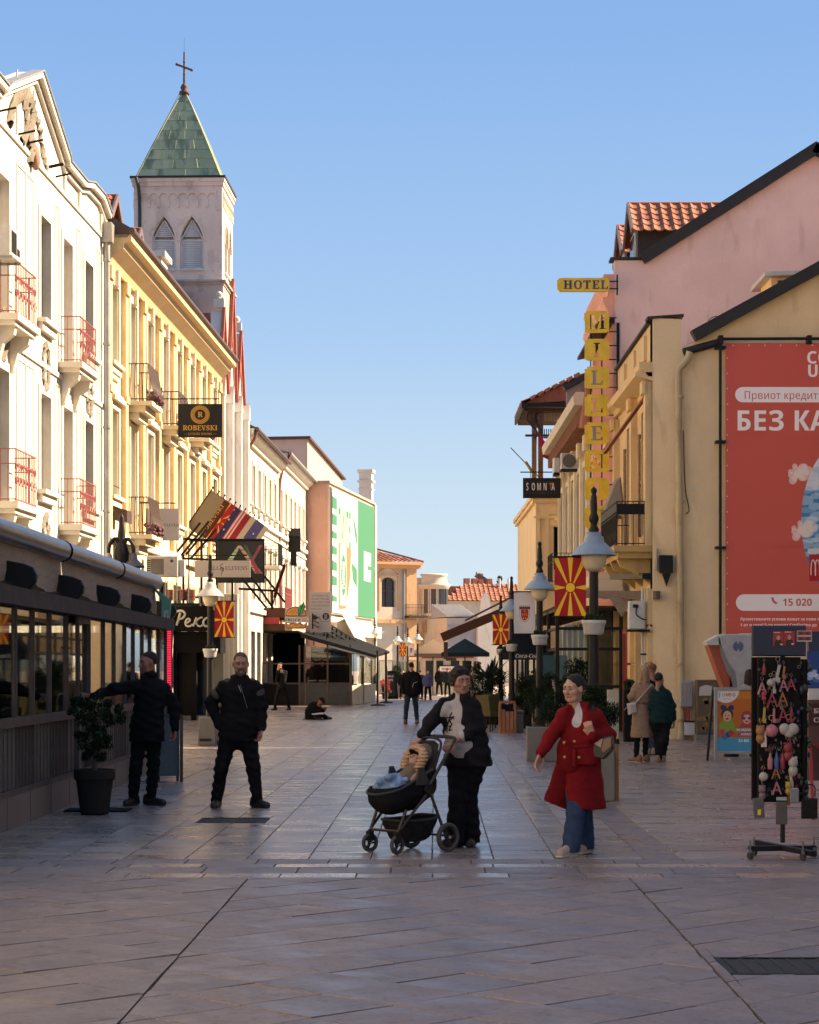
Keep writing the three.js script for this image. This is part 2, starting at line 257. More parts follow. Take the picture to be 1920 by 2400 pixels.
  // iron cover plates
  for (const [s0, t0, s1, t1, lab] of [[...hatch[0], 'narrow steel hatch let into the paving before the bearded man'], [...hatch[1], 'dark iron drain grate in the diamond paving at bottom right']]) {
    const cx = (s0 + s1) / 2 + SK * t0, o = thing('drain_cover', lab, 'drain cover', V(cx, 0, -(t0 + t1) / 2)), w = s1 - s0, d = t1 - t0;
    B().mm(-w / 2, w / 2, -.02, .004, d / 2 - .035, d / 2).mm(-w / 2, w / 2, -.02, .004, -d / 2, -d / 2 + .035).mm(-w / 2, -w / 2 + .035, -.02, .004, -d / 2 + .036, d / 2 - .036).mm(w / 2 - .035, w / 2, -.02, .004, -d / 2 + .036, d / 2 - .036).build('frame', M.iron, o);
    const plate = B().mm(-w / 2 + .037, w / 2 - .037, -.02, -.004, -d / 2 + .037, d / 2 - .037);
    for (let i = 0; i < 14; i++) plate.box(lerp(-w / 2 + .06, w / 2 - .06, i / 13), -.0015, 0, .022, .005, d - .1);
    plate.build('grate', soft(C(.035, .033, .03), { roughness: .6 }), o);
  }
}
// ================================================================ FACADE TOOLS
const XL = (d) => -10.134 + .036 * d, dL = (px) => 10.134 / (.036 + (VX - px) / F);   // left house line: x at depth d, depth seen in column px
const hL = (py, d) => PY(py, d);
const rectPts = (x0, x1, y0, y1) => [[x0, y0], [x1, y0], [x1, y1], [x0, y1]];
function archPts(x0, x1, y0, y1, pointed, rise) {             // opening with an arched head; y1 is the crown
  const w = (x1 - x0) / 2, cx = (x0 + x1) / 2, r = rise ?? (pointed ? w * 1.7 : w), pts = [[x0, y0], [x1, y0]], n = 8;
  for (let i = 0; i <= n; i++) { const t = i / n; if (pointed) pts.push(t < .5 ? [x1 - w * Math.pow(t * 2, 1.5) , y1 - r + r * Math.pow(t * 2, .8)] : [x0 + w * Math.pow((1 - t) * 2, 1.5), y1 - r + r * Math.pow((1 - t) * 2, .8)]); else pts.push([cx + w * Math.cos(Math.PI * t), y1 - r + r * Math.sin(Math.PI * t)]); }
  return pts;
}
const grow = (pts, e) => { const cx = (Math.min(...pts.map((p) => p[0])) + Math.max(...pts.map((p) => p[0]))) / 2, y0 = Math.min(...pts.map((p) => p[1])), y1 = Math.max(...pts.map((p) => p[1])), w = Math.max(...pts.map((p) => p[0])) - cx; return pts.map(([x, y]) => [cx + (x - cx) * (w + e) / w, y0 - e * 0 + (y - y0) * (y1 - y0 + e) / (y1 - y0)]); };
function wall(parent, name, pts, holes, mat, t = .35) { return B().ext(pts, t, M4(0, 0, -t), 0, holes).build(name, mat, parent); }
// a window in an opening: sash frame (the window) > pane, surround, sill
function win(parent, x, y0, y1, w, o = {}) {
  const x0 = x - w / 2, x1 = x + w / 2, z = o.z ?? -.22, f = o.f ?? .07, fm = o.frame ?? M.winFrame, fr = B();
  fr.mm(x0, x0 + f, y0, y1, z, z + .06).mm(x1 - f, x1, y0, y1, z, z + .06).mm(x0 + f, x1 - f, y0, y0 + f, z, z + .06).mm(x0 + f, x1 - f, y1 - f, y1, z, z + .06);
  if (!o.plain) { fr.mm(x - f / 2, x + f / 2, y0 + f, y1 - f, z + .004, z + .07); const tr = o.transom ?? lerp(y0, y1, .68); fr.mm(x0 + f, x - f / 2, tr - f / 2, tr + f / 2, z + .004, z + .07).mm(x + f / 2, x1 - f, tr - f / 2, tr + f / 2, z + .004, z + .07); }
  const m = fr.build(o.name ?? 'window', fm, parent);
  B().mm(x0 + .01, x1 - .01, y0 + .01, y1 - .01, z - .03, z + .015).build('pane', o.glass ?? M.glass, m);
  if (o.surround) {
    const s = B(), e = o.sw ?? .16, p = o.proud ?? .07;
    s.mm(x0 - e, x0, y0, y1 + e, .002, p).mm(x1, x1 + e, y0, y1 + e, .002, p).mm(x0, x1, y1, y1 + e, .002, p);
    if (o.hood) s.mm(x0 - e - .1, x1 + e + .1, y1 + e, y1 + e + .12, .002, p + .14).mm(x0 - e - .04, x1 + e + .04, y1 + e + .12, y1 + e + .2, .002, p + .08);
    if (o.key) s.mm(x - .12, x + .12, y1 - .02, y1 + e + .22, p, p + .1);
    if (o.inner) s.mm(x0, x0 + .05, y0, y1, -.16, .03).mm(x1 - .05, x1, y0, y1, -.16, .03);
    s.build('surround', o.surround, m);
  }
  if (o.sill) { const s = B(), e = (o.sw ?? .16) + .06; s.mm(x0 - e, x1 + e, y0 - .1, y0, -.2, .2).mm(x0 - e + .05, x1 + e - .05, y0 - .28, y0 - .1, .001, .12); if (o.console) s.mm(x0 - e + .1, x1 + e - .1, y0 - .42, y0 - .28, .001, .07); s.build('sill', o.sill, m); }
  return m;
}
function railing(bm, x0, x1, y0, y1, z0, z1, step = .11, r = .009) {   // three-sided railing of round bars
  const path = [[x0, z0], [x0, z1], [x1, z1], [x1, z0]];
  for (let i = 0; i < 3; i++) {
    const [ax, az] = path[i], [bx, bz] = path[i + 1], L = Math.hypot(bx - ax, bz - az), n = Math.max(1, Math.round(L / step));
    for (const y of [y0 + .05, lerp(y0, y1, .72), y1]) bm.bar(V(ax, y, az), V(bx, y, bz), .03, .022);
    for (let k = 0; k <= n; k++) { const x = lerp(ax, bx, k / n), z = lerp(az, bz, k / n); bm.rod(V(x, y0, z), V(x, y1, z), r, r, 5); }
  }
}
function curls(bm, x0, x1, y, z, s) { for (let x = x0; x < x1 - s / 2; x += s) { const pts = []; for (let i = 0; i <= 10; i++) { const a = i / 10 * Math.PI * 2.6, q = s * .42 * (1 - i / 14); pts.push(V(x + s / 2 + Math.cos(a) * q, y + Math.sin(a) * q, z)); } bm.tube(pts, .008, 4, 14); } }
// pantiles on a sloping rectangle: origin o, u along the eaves, v up the slope
const tileGeo = (() => {
  const pts = [], n = 6, pos = [], w = 1, h = .16;
  for (let i = 0; i <= n; i++) { const t = i / n; pts.push([t * w, h * (t < .62 ? .25 - .25 * Math.sin(t / .62 * Math.PI) : Math.sin((t - .62) / .38 * Math.PI) * .9 + .25)]); }
  const tri = (...q) => q.forEach((p) => pos.push(...p));
  for (let i = 0; i < n; i++) { const [a, ya] = pts[i], [b, yb] = pts[i + 1]; tri([a, ya + .09, 0], [b, yb + .09, 0], [b, yb, 1]); tri([a, ya + .09, 0], [b, yb, 1], [a, ya, 1]); tri([a, ya - .03, 0], [b, yb - .03, 0], [b, yb + .09, 0]); tri([a, ya - .03, 0], [b, yb + .09, 0], [a, ya + .09, 0]); }
  const g = new THREE.BufferGeometry(); g.setAttribute('position', new THREE.Float32BufferAttribute(pos, 3)); g.computeVertexNormals(); return g;
})();
function tiles(parent, o, u, v, tw, th, single, keep) {        // u, v are full edge vectors
  const U = u.length(), W = v.length(), nu = Math.max(1, Math.round(U / tw)), nv = Math.max(1, Math.round(W / th)), eu = u.clone().normalize(), ev = v.clone().normalize(), en0 = V().crossVectors(ev, eu), mats = [M.tileA, M.tileB, M.tileC], bag = [B(), B(), B()];
  let flipU = false; const en = en0; if (en.y < 0) { o = o.clone().add(u); eu.negate(); en.negate(); flipU = true; }
  const a = U / nu, b = W / nv, sg = single ? mats.map(() => metricUV(flat(tileGeo.clone(), new THREE.Matrix4().makeScale(a, a, b * 1.12)))) : null;
  for (let j = 0; j < nv; j++) for (let i = 0; i < nu; i++) {
    if (keep && !keep(flipU ? 1 - (i + .5) / nu : (i + .5) / nu, (j + .5) / nv)) continue;
    const p = o.clone().addScaledVector(eu, i * a).addScaledVector(ev, j * b).addScaledVector(en, .01 + rnd() * .012), k = rnd() < .5 ? 0 : rnd() < .55 ? 1 : 2, m = new THREE.Matrix4().makeBasis(eu, en, ev).setPosition(p);
    if (single) { const t = meshOf(sg[k], 'roof_tile', mats[k], parent); t.applyMatrix4(m); t.rotateY((rnd() - .5) * .03); }
    else bag[k].add(new THREE.BufferGeometry().copy(tileGeo).applyMatrix4(new THREE.Matrix4().makeScale(a, a, b * 1.12)), m);
  }
  if (!single) bag.forEach((q, k) => { const t = q.build('roof_tiles', mats[k], parent); if (t) t.userData.kind = 'stuff'; });
}
function dormer(parent, x, y, z, w, h, depth, single) {         // gabled dormer facing +z in the parent's frame
  const r = w * .38, body = B().ext([[-w / 2, 0], [w / 2, 0], [w / 2, h], [0, h + r], [-w / 2, h]], depth, M4(x, y, z - depth)).build('dormer', M.woodDark, parent);
  const f = B().bar(V(x - w * .62, y + h - w * .10, z + .18), V(x, y + h + r + .03, z + .18), .06, .2).bar(V(x + w * .62, y + h - w * .10, z + .18), V(x, y + h + r + .03, z + .18), .06, .2); f.build('verge_board', paint(.22, .15, .13), body);
  B().mm(x - w * .3, x + w * .3, y + .15, y + h * .92, z + .004, z + .05).build('window_frame', M.winWhite, body); B().mm(x - w * .25, x - .03, y + .2, y + h * .88, z + .05, z + .065).mm(x + .03, x + w * .25, y + .2, y + h * .88, z + .05, z + .065).build('pane', M.glass, body);
  for (const s of [-1, 1]) tiles(body, V(x + s * w * .64, y + h - w * .11, s > 0 ? z + .2 : z - depth), V(0, 0, s > 0 ? -depth - .2 : depth + .2), V(-s * w * .64, r + w * .11 + .05, 0), .3, .3, single);
  B().rod(V(x, y + h + r + .06, z + .2), V(x, y + h + r + .06, z - depth), .07, .07, 8).build('ridge_tile', M.tileA, body);
  return body;
}
const downpipe = (parent, mat, x, y0, y1, z, r = .06) => { const b = B().rod(V(x, y0, z), V(x, y1, z), r, r, 10); for (let y = y0 + .6; y < y1; y += 2.2) b.rod(V(x, y, z), V(x, y + .07, z), r * 1.25, r * 1.25, 10); return b.build('downpipe', mat, parent); };

// ================================================================ LEFT SIDE
// ---- white building with the gable
{
  const D0 = 40, D1 = 56.55, [g, L] = facade('white_house', 'white three storey house with curved gable and red balconies, nearest on the left', 'house', { x: XL(D0), z: -D0 }, { x: XL(D1), z: -D1 });
  const U = (d) => d - D0, cols = [41.6, 44.65, 49.0, 51.6, 54.35], w = 1.22, floors = [[1.7, 3.9], [5.74, 7.95], [9.62, 12.0]], holes = [];
  const outline = [[0, 0], [L, 0], [L, 13.72], [U(55.6), 14.0], [U(54.1), 13.98], [U(53.1), 13.78], [U(51), 13.78], [U(50.9), 13.9], [U(47.8), 15.05], [U(44.6), 13.9], [U(44.4), 13.78], [0, 13.78]];
  cols.forEach((d, i) => floors.forEach(([a, b], k) => holes.push(rectPts(U(d) - w / 2, U(d) + w / 2, (k && (i === 1 || i === 3)) ? a - .62 : a, b))));
  wall(g, 'wall', outline, holes, M.white, .4);
  B().mm(0, L, 0, 13.6, -9, -.41).build('house_body', M.white, g);
  cols.forEach((d, i) => floors.forEach(([a, b], k) => win(g, U(d), (k && (i === 1 || i === 3)) ? a - .62 : a, b, w, { glass: rnd() < .55 ? M.curtain : M.glass, frame: i === 1 ? M.winWhite : M.winFrame, surround: M.whiteTrim, inner: true, sw: .18, proud: .03, sill: k && !(i === 1 || i === 3) ? M.whiteTrim : null, z: -.3 })));
  // mouldings: string course, cornice along the outline, recessed panels drawn by thin ribs
  const t = B(); t.mm(0, L, 13.0, 13.1, .002, .05).mm(0, L, 8.55, 8.66, .002, .05).mm(0, L, 4.5, 4.62, .002, .05);
  const top = outline.slice(2).reverse(); for (let i = 0; i < top.length - 1; i++) { const a = top[i], b = top[i + 1]; t.bar(V(a[0], a[1] - .06, .1), V(b[0], b[1] - .06, .1), .22, .12).bar(V(a[0], a[1] - .2, .03), V(b[0], b[1] - .2, .03), .12, .1); }
  t.build('moulding', M.whiteTrim, g);
  const cap = B(); for (let i = 0; i < top.length - 1; i++) cap.bar(V(top[i][0], top[i][1] + .03, .1), V(top[i + 1][0], top[i + 1][1] + .03, .1), .3, .03); cap.build('coping', M.zinc, g);
  const rib = { mm: (...a) => (B().mm(...a).build('panel_rib', M.whiteTrim, g), rib) }; for (const d of [42.9, 43.4, 46, 46.9, 47.7, 50.1, 50.5, 52.75, 53.2, 55.4, 55.9]) for (const [a, b] of [[5.0, 8.4], [9.0, 12.6]]) { rib.mm(U(d) - .02, U(d) + .02, a, b, .002, .02); } for (const [a, b] of [[42.9, 43.4], [46, 46.9], [46.9, 47.7], [50.1, 50.5], [52.75, 53.2], [55.4, 55.9]]) for (const y of [8.4, 12.6]) rib.mm(U(a) + .02, U(b) - .02, y - .04, y, .002, .02);
  for (const d of [46, 47.7]) rib.mm(U(d) - .02, U(d) + .02, 13.2, 14.6, .002, .03); for (const d of [51.15, 53, 56]) rib.mm(U(d) - .1, U(d) + .1, 13.13, 13.6, .002, .06);
  // broken stone-coloured relief in the gable and worn wreath panels between the floors
  const noise = new ImprovedNoise();
  const rough = (pts, r, name) => { const b = B().tube(pts.map(([d, y]) => V(U(d), y, .02)), r, 9, pts.length * 10); const o = b.build(name, M.relief, g), p = o.geometry.attributes.position; for (let i = 0; i < p.count; i++) { const x = p.getX(i), y = p.getY(i), z = p.getZ(i), k = noise.noise(x * 7, y * 7, z * 7) * .12 + noise.noise(x * 19, y * 19, z * 9) * .06; p.setXYZ(i, x + k * .8, y + k, Math.max(.0, z * .55 + k * .5)); } o.geometry.computeVertexNormals(); };
  const pd = (px, py) => { const d = dL(px); return [d, hL(py, d)]; };
  rough([pd(19, 292), pd(22, 268), pd(32, 240), pd(44, 224), pd(52, 222), pd(64, 232), pd(70, 246)], .15, 'relief');
  rough([pd(52, 226), pd(58, 258), pd(60, 290), pd(58, 320), pd(48, 335)], .13, 'relief'); rough([pd(70, 240), pd(74, 270), pd(70, 300), pd(66, 322), pd(76, 350), pd(82, 368)], .15, 'relief');
  rough([pd(72, 250), pd(84, 282), pd(92, 320), pd(97, 352), pd(104, 378), pd(108, 396)], .09, 'relief'); rough([pd(62, 326), pd(70, 338), pd(74, 352), pd(68, 372), pd(68, 382)], .16, 'relief');
  const bust = B().ball(U(47.5), 13.0, .1, .18, .8, 1.3, .6).build('relief', plaster(.36, .2, .16), g);
  for (const [d, y] of [[44.65, 9.0], [49.0, 8.95], [54.35, 8.95], [49, 5.0]]) { const pts = []; for (let i = 0; i <= 12; i++) { const a = -.6 * Math.PI + i / 12 * 2.2 * Math.PI; pts.push([d + Math.cos(a) * .3, y - .35 + Math.sin(a) * .5]); } rough(pts, .09, 'wreath_relief'); }
  const nails = B(); for (const d of [46.2, 47, 49.2, 50.2, 44.3, 49.3]) nails.rod(V(U(d), 13.25, 0), V(U(d) + .1, 13.35, .35), .025); for (const d of [43, 46.8, 47.4, 50, 53]) nails.rod(V(U(d), 4.3, 0), V(U(d) + .05, 4.4, .4), .03); nails.build('spike', M.iron, g);
  // balconies
  for (const [d, y] of [[44.65, 8.95], [51.6, 8.95], [44.65, 5.1], [51.6, 5.1]]) {
    const x = U(d), s = B().mm(x - 1.1, x + 1.1, y - .14, y, .0, .58).mm(x - 1.02, x + 1.02, y - .24, y - .14, 0, .5); for (const q of [-.7, .7]) s.ext([[0, 0], [.46, 0], [.42, -.16], [.2, -.34], [.1, -.7], [0, -.8]], .2, M4(x + q + .1, y - .24, 0, -Math.PI / 2));
    const bm = s.build('balcony', M.whiteTrim, g), r = B(); railing(r, x - 1, x + 1, y, y + 1.08, .05, .5, .16); curls(r, x - 1, x + 1, y + .42, .5, .3); curls(r, x - 1, x + 1, y + .72, .5, .25); r.build('railing', M.rail, bm);
  }
  downpipe(g, M.zinc, L - .35, 3, 12.9, .14, .085); B().ext([[-.22, 0], [.22, 0], [.12, -.5], [-.12, -.5]], .3, M4(L - .35, 13.4, .0)).build('rain_hopper', M.zinc, g);
  B().ext([[0, 0], [9, 0], [9, .1], [4.5, 2.0], [0, .1]], 16.4, M4(.06, 13.62, -9, Math.PI / 2, 0, 0).multiply(M4(-8.6, 0, 0))).build('roof', M.zinc, g);
  B().mm(U(53.6), U(54.4), 13.6, 15.1, -1.9, -1.2).mm(U(53.5), U(54.5), 15.1, 15.25, -2, -1.1).build('chimney', M.towerDark, g);
  const ac = thing('air_conditioner', 'white air conditioner box high on the white house at the left edge', 'air conditioner', V(0, 0, 0)); ac.position.copy(V(U(43.35), 10.0, .1).applyMatrix4(g.updateMatrixWorld() || g.matrixWorld)); ac.rotation.y = g.rotation.y;
  B().cham(0, .3, .3, .9, .62, .34, .02).build('casing', M.acWhite, ac); B().mm(-.36, .1, .08, .52, .471, .476).mm(.16, .4, .1, .24, .471, .476).mm(.452, .457, .1, .26, .18, .42).mm(.452, .457, .34, .5, .18, .42).build('grille', M.dark, ac); B().mm(-.4, -.36, -.06, 0, 0, .5).mm(.36, .4, -.06, 0, 0, .5).build('bracket', M.zinc, ac);
}
// ---- yellow building
{
  const D0 = 56.62, D1 = 80.3, [g, L] = facade('yellow_house', 'long ochre yellow house with pilasters and small iron balconies next to the church', 'house', { x: XL(D0), z: -D0 }, { x: XL(D1), z: -D1 });
  const H = 12.7, holes = [], bays = []; for (let k = 0; k < 8; k++) bays.push(1.25 + 3.03 * k);
  const wU = 1.15, f2 = [9.95, 12.05], f1 = [6.35, 8.7], f0 = [1.0, 4.4];
  bays.forEach((x, i) => { const door = i === 1 || i === 3; holes.push(rectPts(x - wU / 2, x + wU / 2, door ? 9.25 : f2[0], f2[1]), rectPts(x - wU / 2, x + wU / 2, (i === 1) ? 5.5 : f1[0], f1[1]), rectPts(x - .9, x + .9, f0[0], f0[1])); });
  wall(g, 'wall', rectPts(0, L, 0, H), holes, M.yellow, .4);
  B().mm(0, L, 0, H, -9, -.41).build('house_body', M.yellow, g);
  bays.forEach((x, i) => {
    win(g, x, (i === 1 || i === 3) ? 9.25 : f2[0], f2[1], wU, { glass: rnd() < .7 ? M.curtain : M.glass, surround: M.yellowTrim, sw: .2, proud: .09, key: true, z: -.3, inner: true, sill: (i === 1 || i === 3) ? null : M.yellowTrim, console: true });
    win(g, x, (i === 1) ? 5.5 : f1[0], f1[1], wU, { glass: rnd() < .7 ? M.curtain : M.glass, surround: M.yellowTrim, sw: .2, proud: .09, hood: true, z: -.3, inner: true, sill: (i === 1) ? null : M.yellowTrim });
    win(g, x, f0[0], f0[1], 1.8, { glass: M.glass, frame: M.black, z: -.2 });
  });
  const pil = B(); for (let k = 0; k <= 8; k++) { const x = k === 0 ? .25 : k === 8 ? L - .25 : bays[k] - 1.515; pil.mm(x - .2, x + .2, 5.3, 12.4, .002, .14).mm(x - .26, x + .26, 12.05, 12.4, .141, .2).mm(x - .26, x + .26, 9.05, 9.25, .141, .18); } pil.build('pilaster', plaster(.76, .58, .32), g);
  const band = B().mm(0, L, 9.0, 9.16, .002, .1).mm(0, L, 5.15, 5.4, .002, .16); for (let y = 5.8; y < 12; y += .52) for (let k = 0; k < 8; k++) { const a = bays[k] + .8, b = k < 7 ? bays[k + 1] - .8 : L; if (b - a > .3) band.mm(a, b, y, y + .025, .001, .012); } band.build('string_course', M.yellowTrim, g);
  const cor = B().ext([[0, 0], [.12, 0], [.2, .18], [.5, .42], [.55, .55], [.72, .6], [.72, .78], [0, .78]], L, M4(0, 12.42, 0, -Math.PI / 2).premultiply(M4(L, 0, 0))); cor.build('cornice', plaster(.70, .53, .30), g);
  const gut = B().rod(V(-.1, 13.28, .74), V(L + .1, 13.28, .74), .09, .09, 8); gut.build('gutter', M.railBrown, g);
  const roof = B().ext([[.8, 0], [-4.5, 3.1], [-9, 0], [-9, -.2], [.6, -.2]], L, M4(L, 13.32, 0, -Math.PI / 2)).build('roof', M.roofDark, g);
  for (const [d, hy] of [[64.2, 14.1], [68.6, 14.0]]) dormer(g, d - D0, hy, -1.15, 1.7, 1.1, 3.2, false);
  const chim = B().mm(L - 4.6, L - 3.2, 14, 16.3, -2.4, -1.4).mm(L - 4.75, L - 3.05, 16.3, 16.5, -2.55, -1.25).mm(L - 7.9, L - 7.6, 14, 16.4, -2, -1.7); chim.build('chimney', M.whiteTrim, g);
  for (const [i, y, op] of [[1, 9.2, 1], [3, 9.2, 1], [5, 9.5, 0], [1, 5.45, 1]]) {
    const x = bays[i], w = op ? .98 : .7, s = B().mm(x - w, x + w, y - .12, y, 0, .75).mm(x - w + .1, x + w - .1, y - .3, y - .12, 0, .55).mm(x - w + .2, x + w - .2, y - .5, y - .3, 0, .35), bm = s.build('balcony', M.yellowTrim, g), r = B();
    const path = [[x - w + .05, .03], [x - w + .05, .62], [x + w - .05, .62], [x + w - .05, .03]], h = op ? 1.05 : .75;
    for (let k = 0; k < 3; k++) { const [ax, az] = path[k], [bx, bz] = path[k + 1], n = Math.round(Math.hypot(bx - ax, bz - az) / .12); for (const yy of [y + .06, y + h]) r.bar(V(ax, yy, az), V(bx, yy, bz), .03, .03); for (let q = 0; q <= n; q++) { const px = lerp(ax, bx, q / n), pz = lerp(az, bz, q / n), ox = k === 0 ? -.14 : k === 2 ? .14 : 0, oz = k === 1 ? .16 : 0; r.tube([V(px, y, pz), V(px + ox, y + h * .22, pz + oz), V(px + ox * .6, y + h * .5, pz + oz * .6), V(px, y + h, pz)], .011, 4, 8); } }
    r.build('railing', M.railBrown, bm);
    if (op) { const p = B(); for (let q = 0; q < 40; q++) p.ball(x + rr(-.8, .8), y + rr(.02, .3), .66 + rr(-.1, .16), rr(.05, .1), 1, .8, 1, 5); p.build('balcony_flowers', std(C(.12, .05, .06), { roughness: .9 }), bm); }
  }
  // grille and small shade boxes on the first bay
  B().mm(.8, 1.7, 6.6, 6.62, .1, .12).build('ledge', M.iron, g);
  B().ext([[0, 0], [.35, -.1], [.35, -.42], [0, -.36]], .8, M4(1.7, 6.05, .1, -Math.PI / 2)).build('shade_box', M.railBrown, g);
  downpipe(g, M.railBrown, .55, 3.6, 5.2, .2, .07);
}
// ---- church with bell tower
{
  const D0 = 80.35, D1 = 88.9, [g, L] = facade('church', 'white church with three steep red edged gables behind the square bell tower', 'church', { x: XL(D0), z: -D0 }, { x: XL(D1), z: -D1 });
  const e = 12.4, w = L / 3, pts = [[0, 0], [L, 0], [L, e], [w * 2.5, 15.4], [w * 2, e], [w * 1.5, 17.0], [w, e], [w * .5, 15.4], [0, e]], holes = [];
  for (let i = 0; i < 3; i++) { const c = w * (i + .5); if (i === 1) holes.push(archPts(c - .45, c + .45, 7.6, 12.4, true)); else holes.push(archPts(c - .62, c - .2, 8.2, 12.0, true), archPts(c + .2, c + .62, 8.2, 12.0, true)); holes.push(archPts(c - .7, c + .7, .2, 3.6, true)); }
  wall(g, 'wall', pts, holes, M.churchWhite, .4);
  B().mm(0, L, 0, 12.3, -10, -.41).build('church_body', M.churchWhite, g);
  B().mm(.1, L - .1, .1, 13.2, -.41, -.33).build('window_glazing', std(C(.30, .29, .27), { roughness: .4 }), g);
  const tr = B(); for (let i = 0; i < 3; i++) { const top = i === 1 ? 17.0 : 15.4; for (const s of [0, 1]) tr.bar(V(w * (i + s), e - .1, .08), V(w * (i + .5), top + .12, .08), .12, .16); } tr.build('gable_trim', M.trimRed, g);
  const red = B(); for (let i = 0; i < 3; i++) { const top = i === 1 ? 16.7 : 15.1, x = w * (i + .5); red.ext([[x - w * .36, e + .25], [x, top], [x - .06, top - .6], [x - w * .33, e + .25]], .05, M4(0, 0, .002)); red.ext([[x + w * .33, e + .25], [x + .06, top - .6], [x, top], [x + w * .36, e + .25]], .05, M4(0, 0, .002)); } red.build('brick_band', plaster(.48, .16, .12), g);
  const but = B(); for (let i = 0; i <= 3; i++) { const x = Math.min(L - .2, Math.max(.2, w * i)); but.mm(x - .2, x + .2, 0, e - .4, .002, .28).ext([[x - .25, e - .4], [x + .25, e - .4], [x, e + .3]], .3, M4(0, 0, .002)); } but.mm(.41, L - .41, 6.9, 7.1, .002, .12); but.build('buttress', M.churchWhite, g);
  for (const [x, y] of [[w, 12.6], [2 * w, 12.6], [w * .5, 15.5], [w * 2.5, 15.5], [L, 12.6]]) B().mm(x - .12, x + .12, y, y + .35, -.3, .1).ball(x, y + .5, -.1, .14).build('pinnacle', M.churchWhite, g);
  const rf = B(); for (let i = 0; i < 3; i++) { const top = i === 1 ? 16.9 : 15.3; for (const s of [0, 1]) { const a = V(w * (i + s), e - .05, -.45), b = V(w * (i + .5), top, -.45), c = a.clone().add(b).multiplyScalar(.5); c.z -= 2.4; const ang = Math.atan2(b.y - a.y, b.x - a.x); rf.box(c.x, c.y, c.z, a.distanceTo(b), .06, 4.8, 0, 0, ang); } } rf.build('roof', M.tileC, g);
}
{
  const d = 82.3, S = 3.42, cx = PX(525, d) - S / 2, g = thing('bell_tower', 'square plastered bell tower with green copper spire and iron cross', 'tower', V(cx, 0, -d - S / 2), Math.atan(-.036));
  const h = S / 2, hy = (py) => PY(py, d), ledge = hy(668), eave = hy(436);
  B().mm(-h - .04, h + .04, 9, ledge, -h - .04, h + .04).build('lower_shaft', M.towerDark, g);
  const hole = (x) => archPts(x - .46, x + .46, hy(630), hy(508), true, 1.0), holes = [hole(-.54), hole(.54)], pts = rectPts(-h, h, ledge + .18, eave);
  for (let k = 0; k < 4; k++) {
    const m = M4(0, 0, 0, k * Math.PI / 2).multiply(M4(0, 0, h - .3)), cut = k < 2;
    const edge = k % 2 ? rectPts(-h + .301, h - .301, ledge + .18, eave) : pts;
    B().ext(edge, .3, m, 0, cut ? holes : undefined).build('shaft_wall', M.tower, g);
    if (cut) for (const x of [-.54, .54]) {
      const mm = M4(0, 0, 0, k * Math.PI / 2), fr = B(), y0 = hy(630), y1 = hy(560), top = hy(512), zf = h - .12;
      fr.mm(x - .46, x - .38, y0, y1, zf - .06, zf).mm(x + .38, x + .46, y0, y1, zf - .06, zf).mm(x - .38, x + .38, y0, y0 + .08, zf - .06, zf).mm(x - .38, x + .38, y1 - .06, y1, zf - .06, zf).bar(V(x - .42, y1, zf - .03), V(x, top - .03, zf - .03), .08, .06).bar(V(x + .42, y1, zf - .03), V(x, top - .03, zf - .03), .08, .06).mm(x - .46, x + .46, y0 - .08, y0, zf - .06, h + .08);
      fr.mm(x - .5, x + .5, y0 - .05, top, h - .34, h - .31);
      const f = fr.build('louvre_window', M.winWhite, g); f.applyMatrix4(mm);
      const geo = B().mm(-.38, .38, -.012, .012, -.035, .035).geo();
      for (let y = y0 + .12; y < top - .12; y += .073) { if (Math.abs(y - y1) < .07) continue; const half = y < y1 ? .38 : .38 * (top - y) / (top - y1) * .95; const s = meshOf(geo, 'slat', M.winWhite, f); s.position.set(x, y, zf - .03); s.rotation.x = 1.12; s.scale.x = half / .38; }
      const hood = B(); hood.bar(V(x - .54, y1 - .1, h + .02), V(x - .3, hy(525), h + .02), .07, .05).bar(V(x - .3, hy(525), h + .02), V(x, hy(505), h + .02), .07, .05).bar(V(x + .3, hy(525), h + .02), V(x, hy(505), h + .02), .07, .05).bar(V(x + .54, y1 - .1, h + .02), V(x + .3, hy(525), h + .02), .07, .05);
      const hm = hood.build('hood_mould', M.tower, g); hm.applyMatrix4(mm);
    }
    // blind arcade under the eaves
    const ar = B(), n = 9; for (let i = 0; i < n; i++) { const x = lerp(-h + .22, h - .22, i / (n - 1)); ar.mm(x - .05, x + .05, eave - .82, eave - .52, h + .001, h + .05); if (i < n - 1) { const c = (x + lerp(-h + .22, h - .22, (i + 1) / (n - 1))) / 2, r = (2 * h - .44) / (n - 1) / 2; const a = []; for (let q = 0; q <= 8; q++) { const t = q / 8 * Math.PI; a.push([c + r * Math.cos(t), eave - .52 + r * 1.3 * Math.sin(t)]); } ar.ext([[c + r, eave - .18], [c - r, eave - .18], ...a.slice().reverse().map((p) => p)], .05, M4(0, 0, h + .001)); } }
    const arm = ar.build('blind_arcade', M.tower, g); arm.rotation.y = k * Math.PI / 2;
  }
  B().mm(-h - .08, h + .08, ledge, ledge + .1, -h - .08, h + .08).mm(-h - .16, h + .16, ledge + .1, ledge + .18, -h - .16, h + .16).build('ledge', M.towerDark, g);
  B().mm(-h - .06, h + .06, eave, eave + .16, -h - .06, h + .06).mm(-h - .1, h + .1, eave + .16, eave + .3, -h - .1, h + .1).build('cornice', M.tower, g);
  const y0 = eave + .33, apex = PY(215, 84), e0 = h - .08;
  B().mm(-h - .14, h + .14, eave + .3, eave + .38, -h - .14, h + .14).build('eaves_gutter', M.verge, g);
  // copper sheets in rows
  const rows = 9, prof = (t) => e0 * Math.pow(1 - t, .93) + .02;
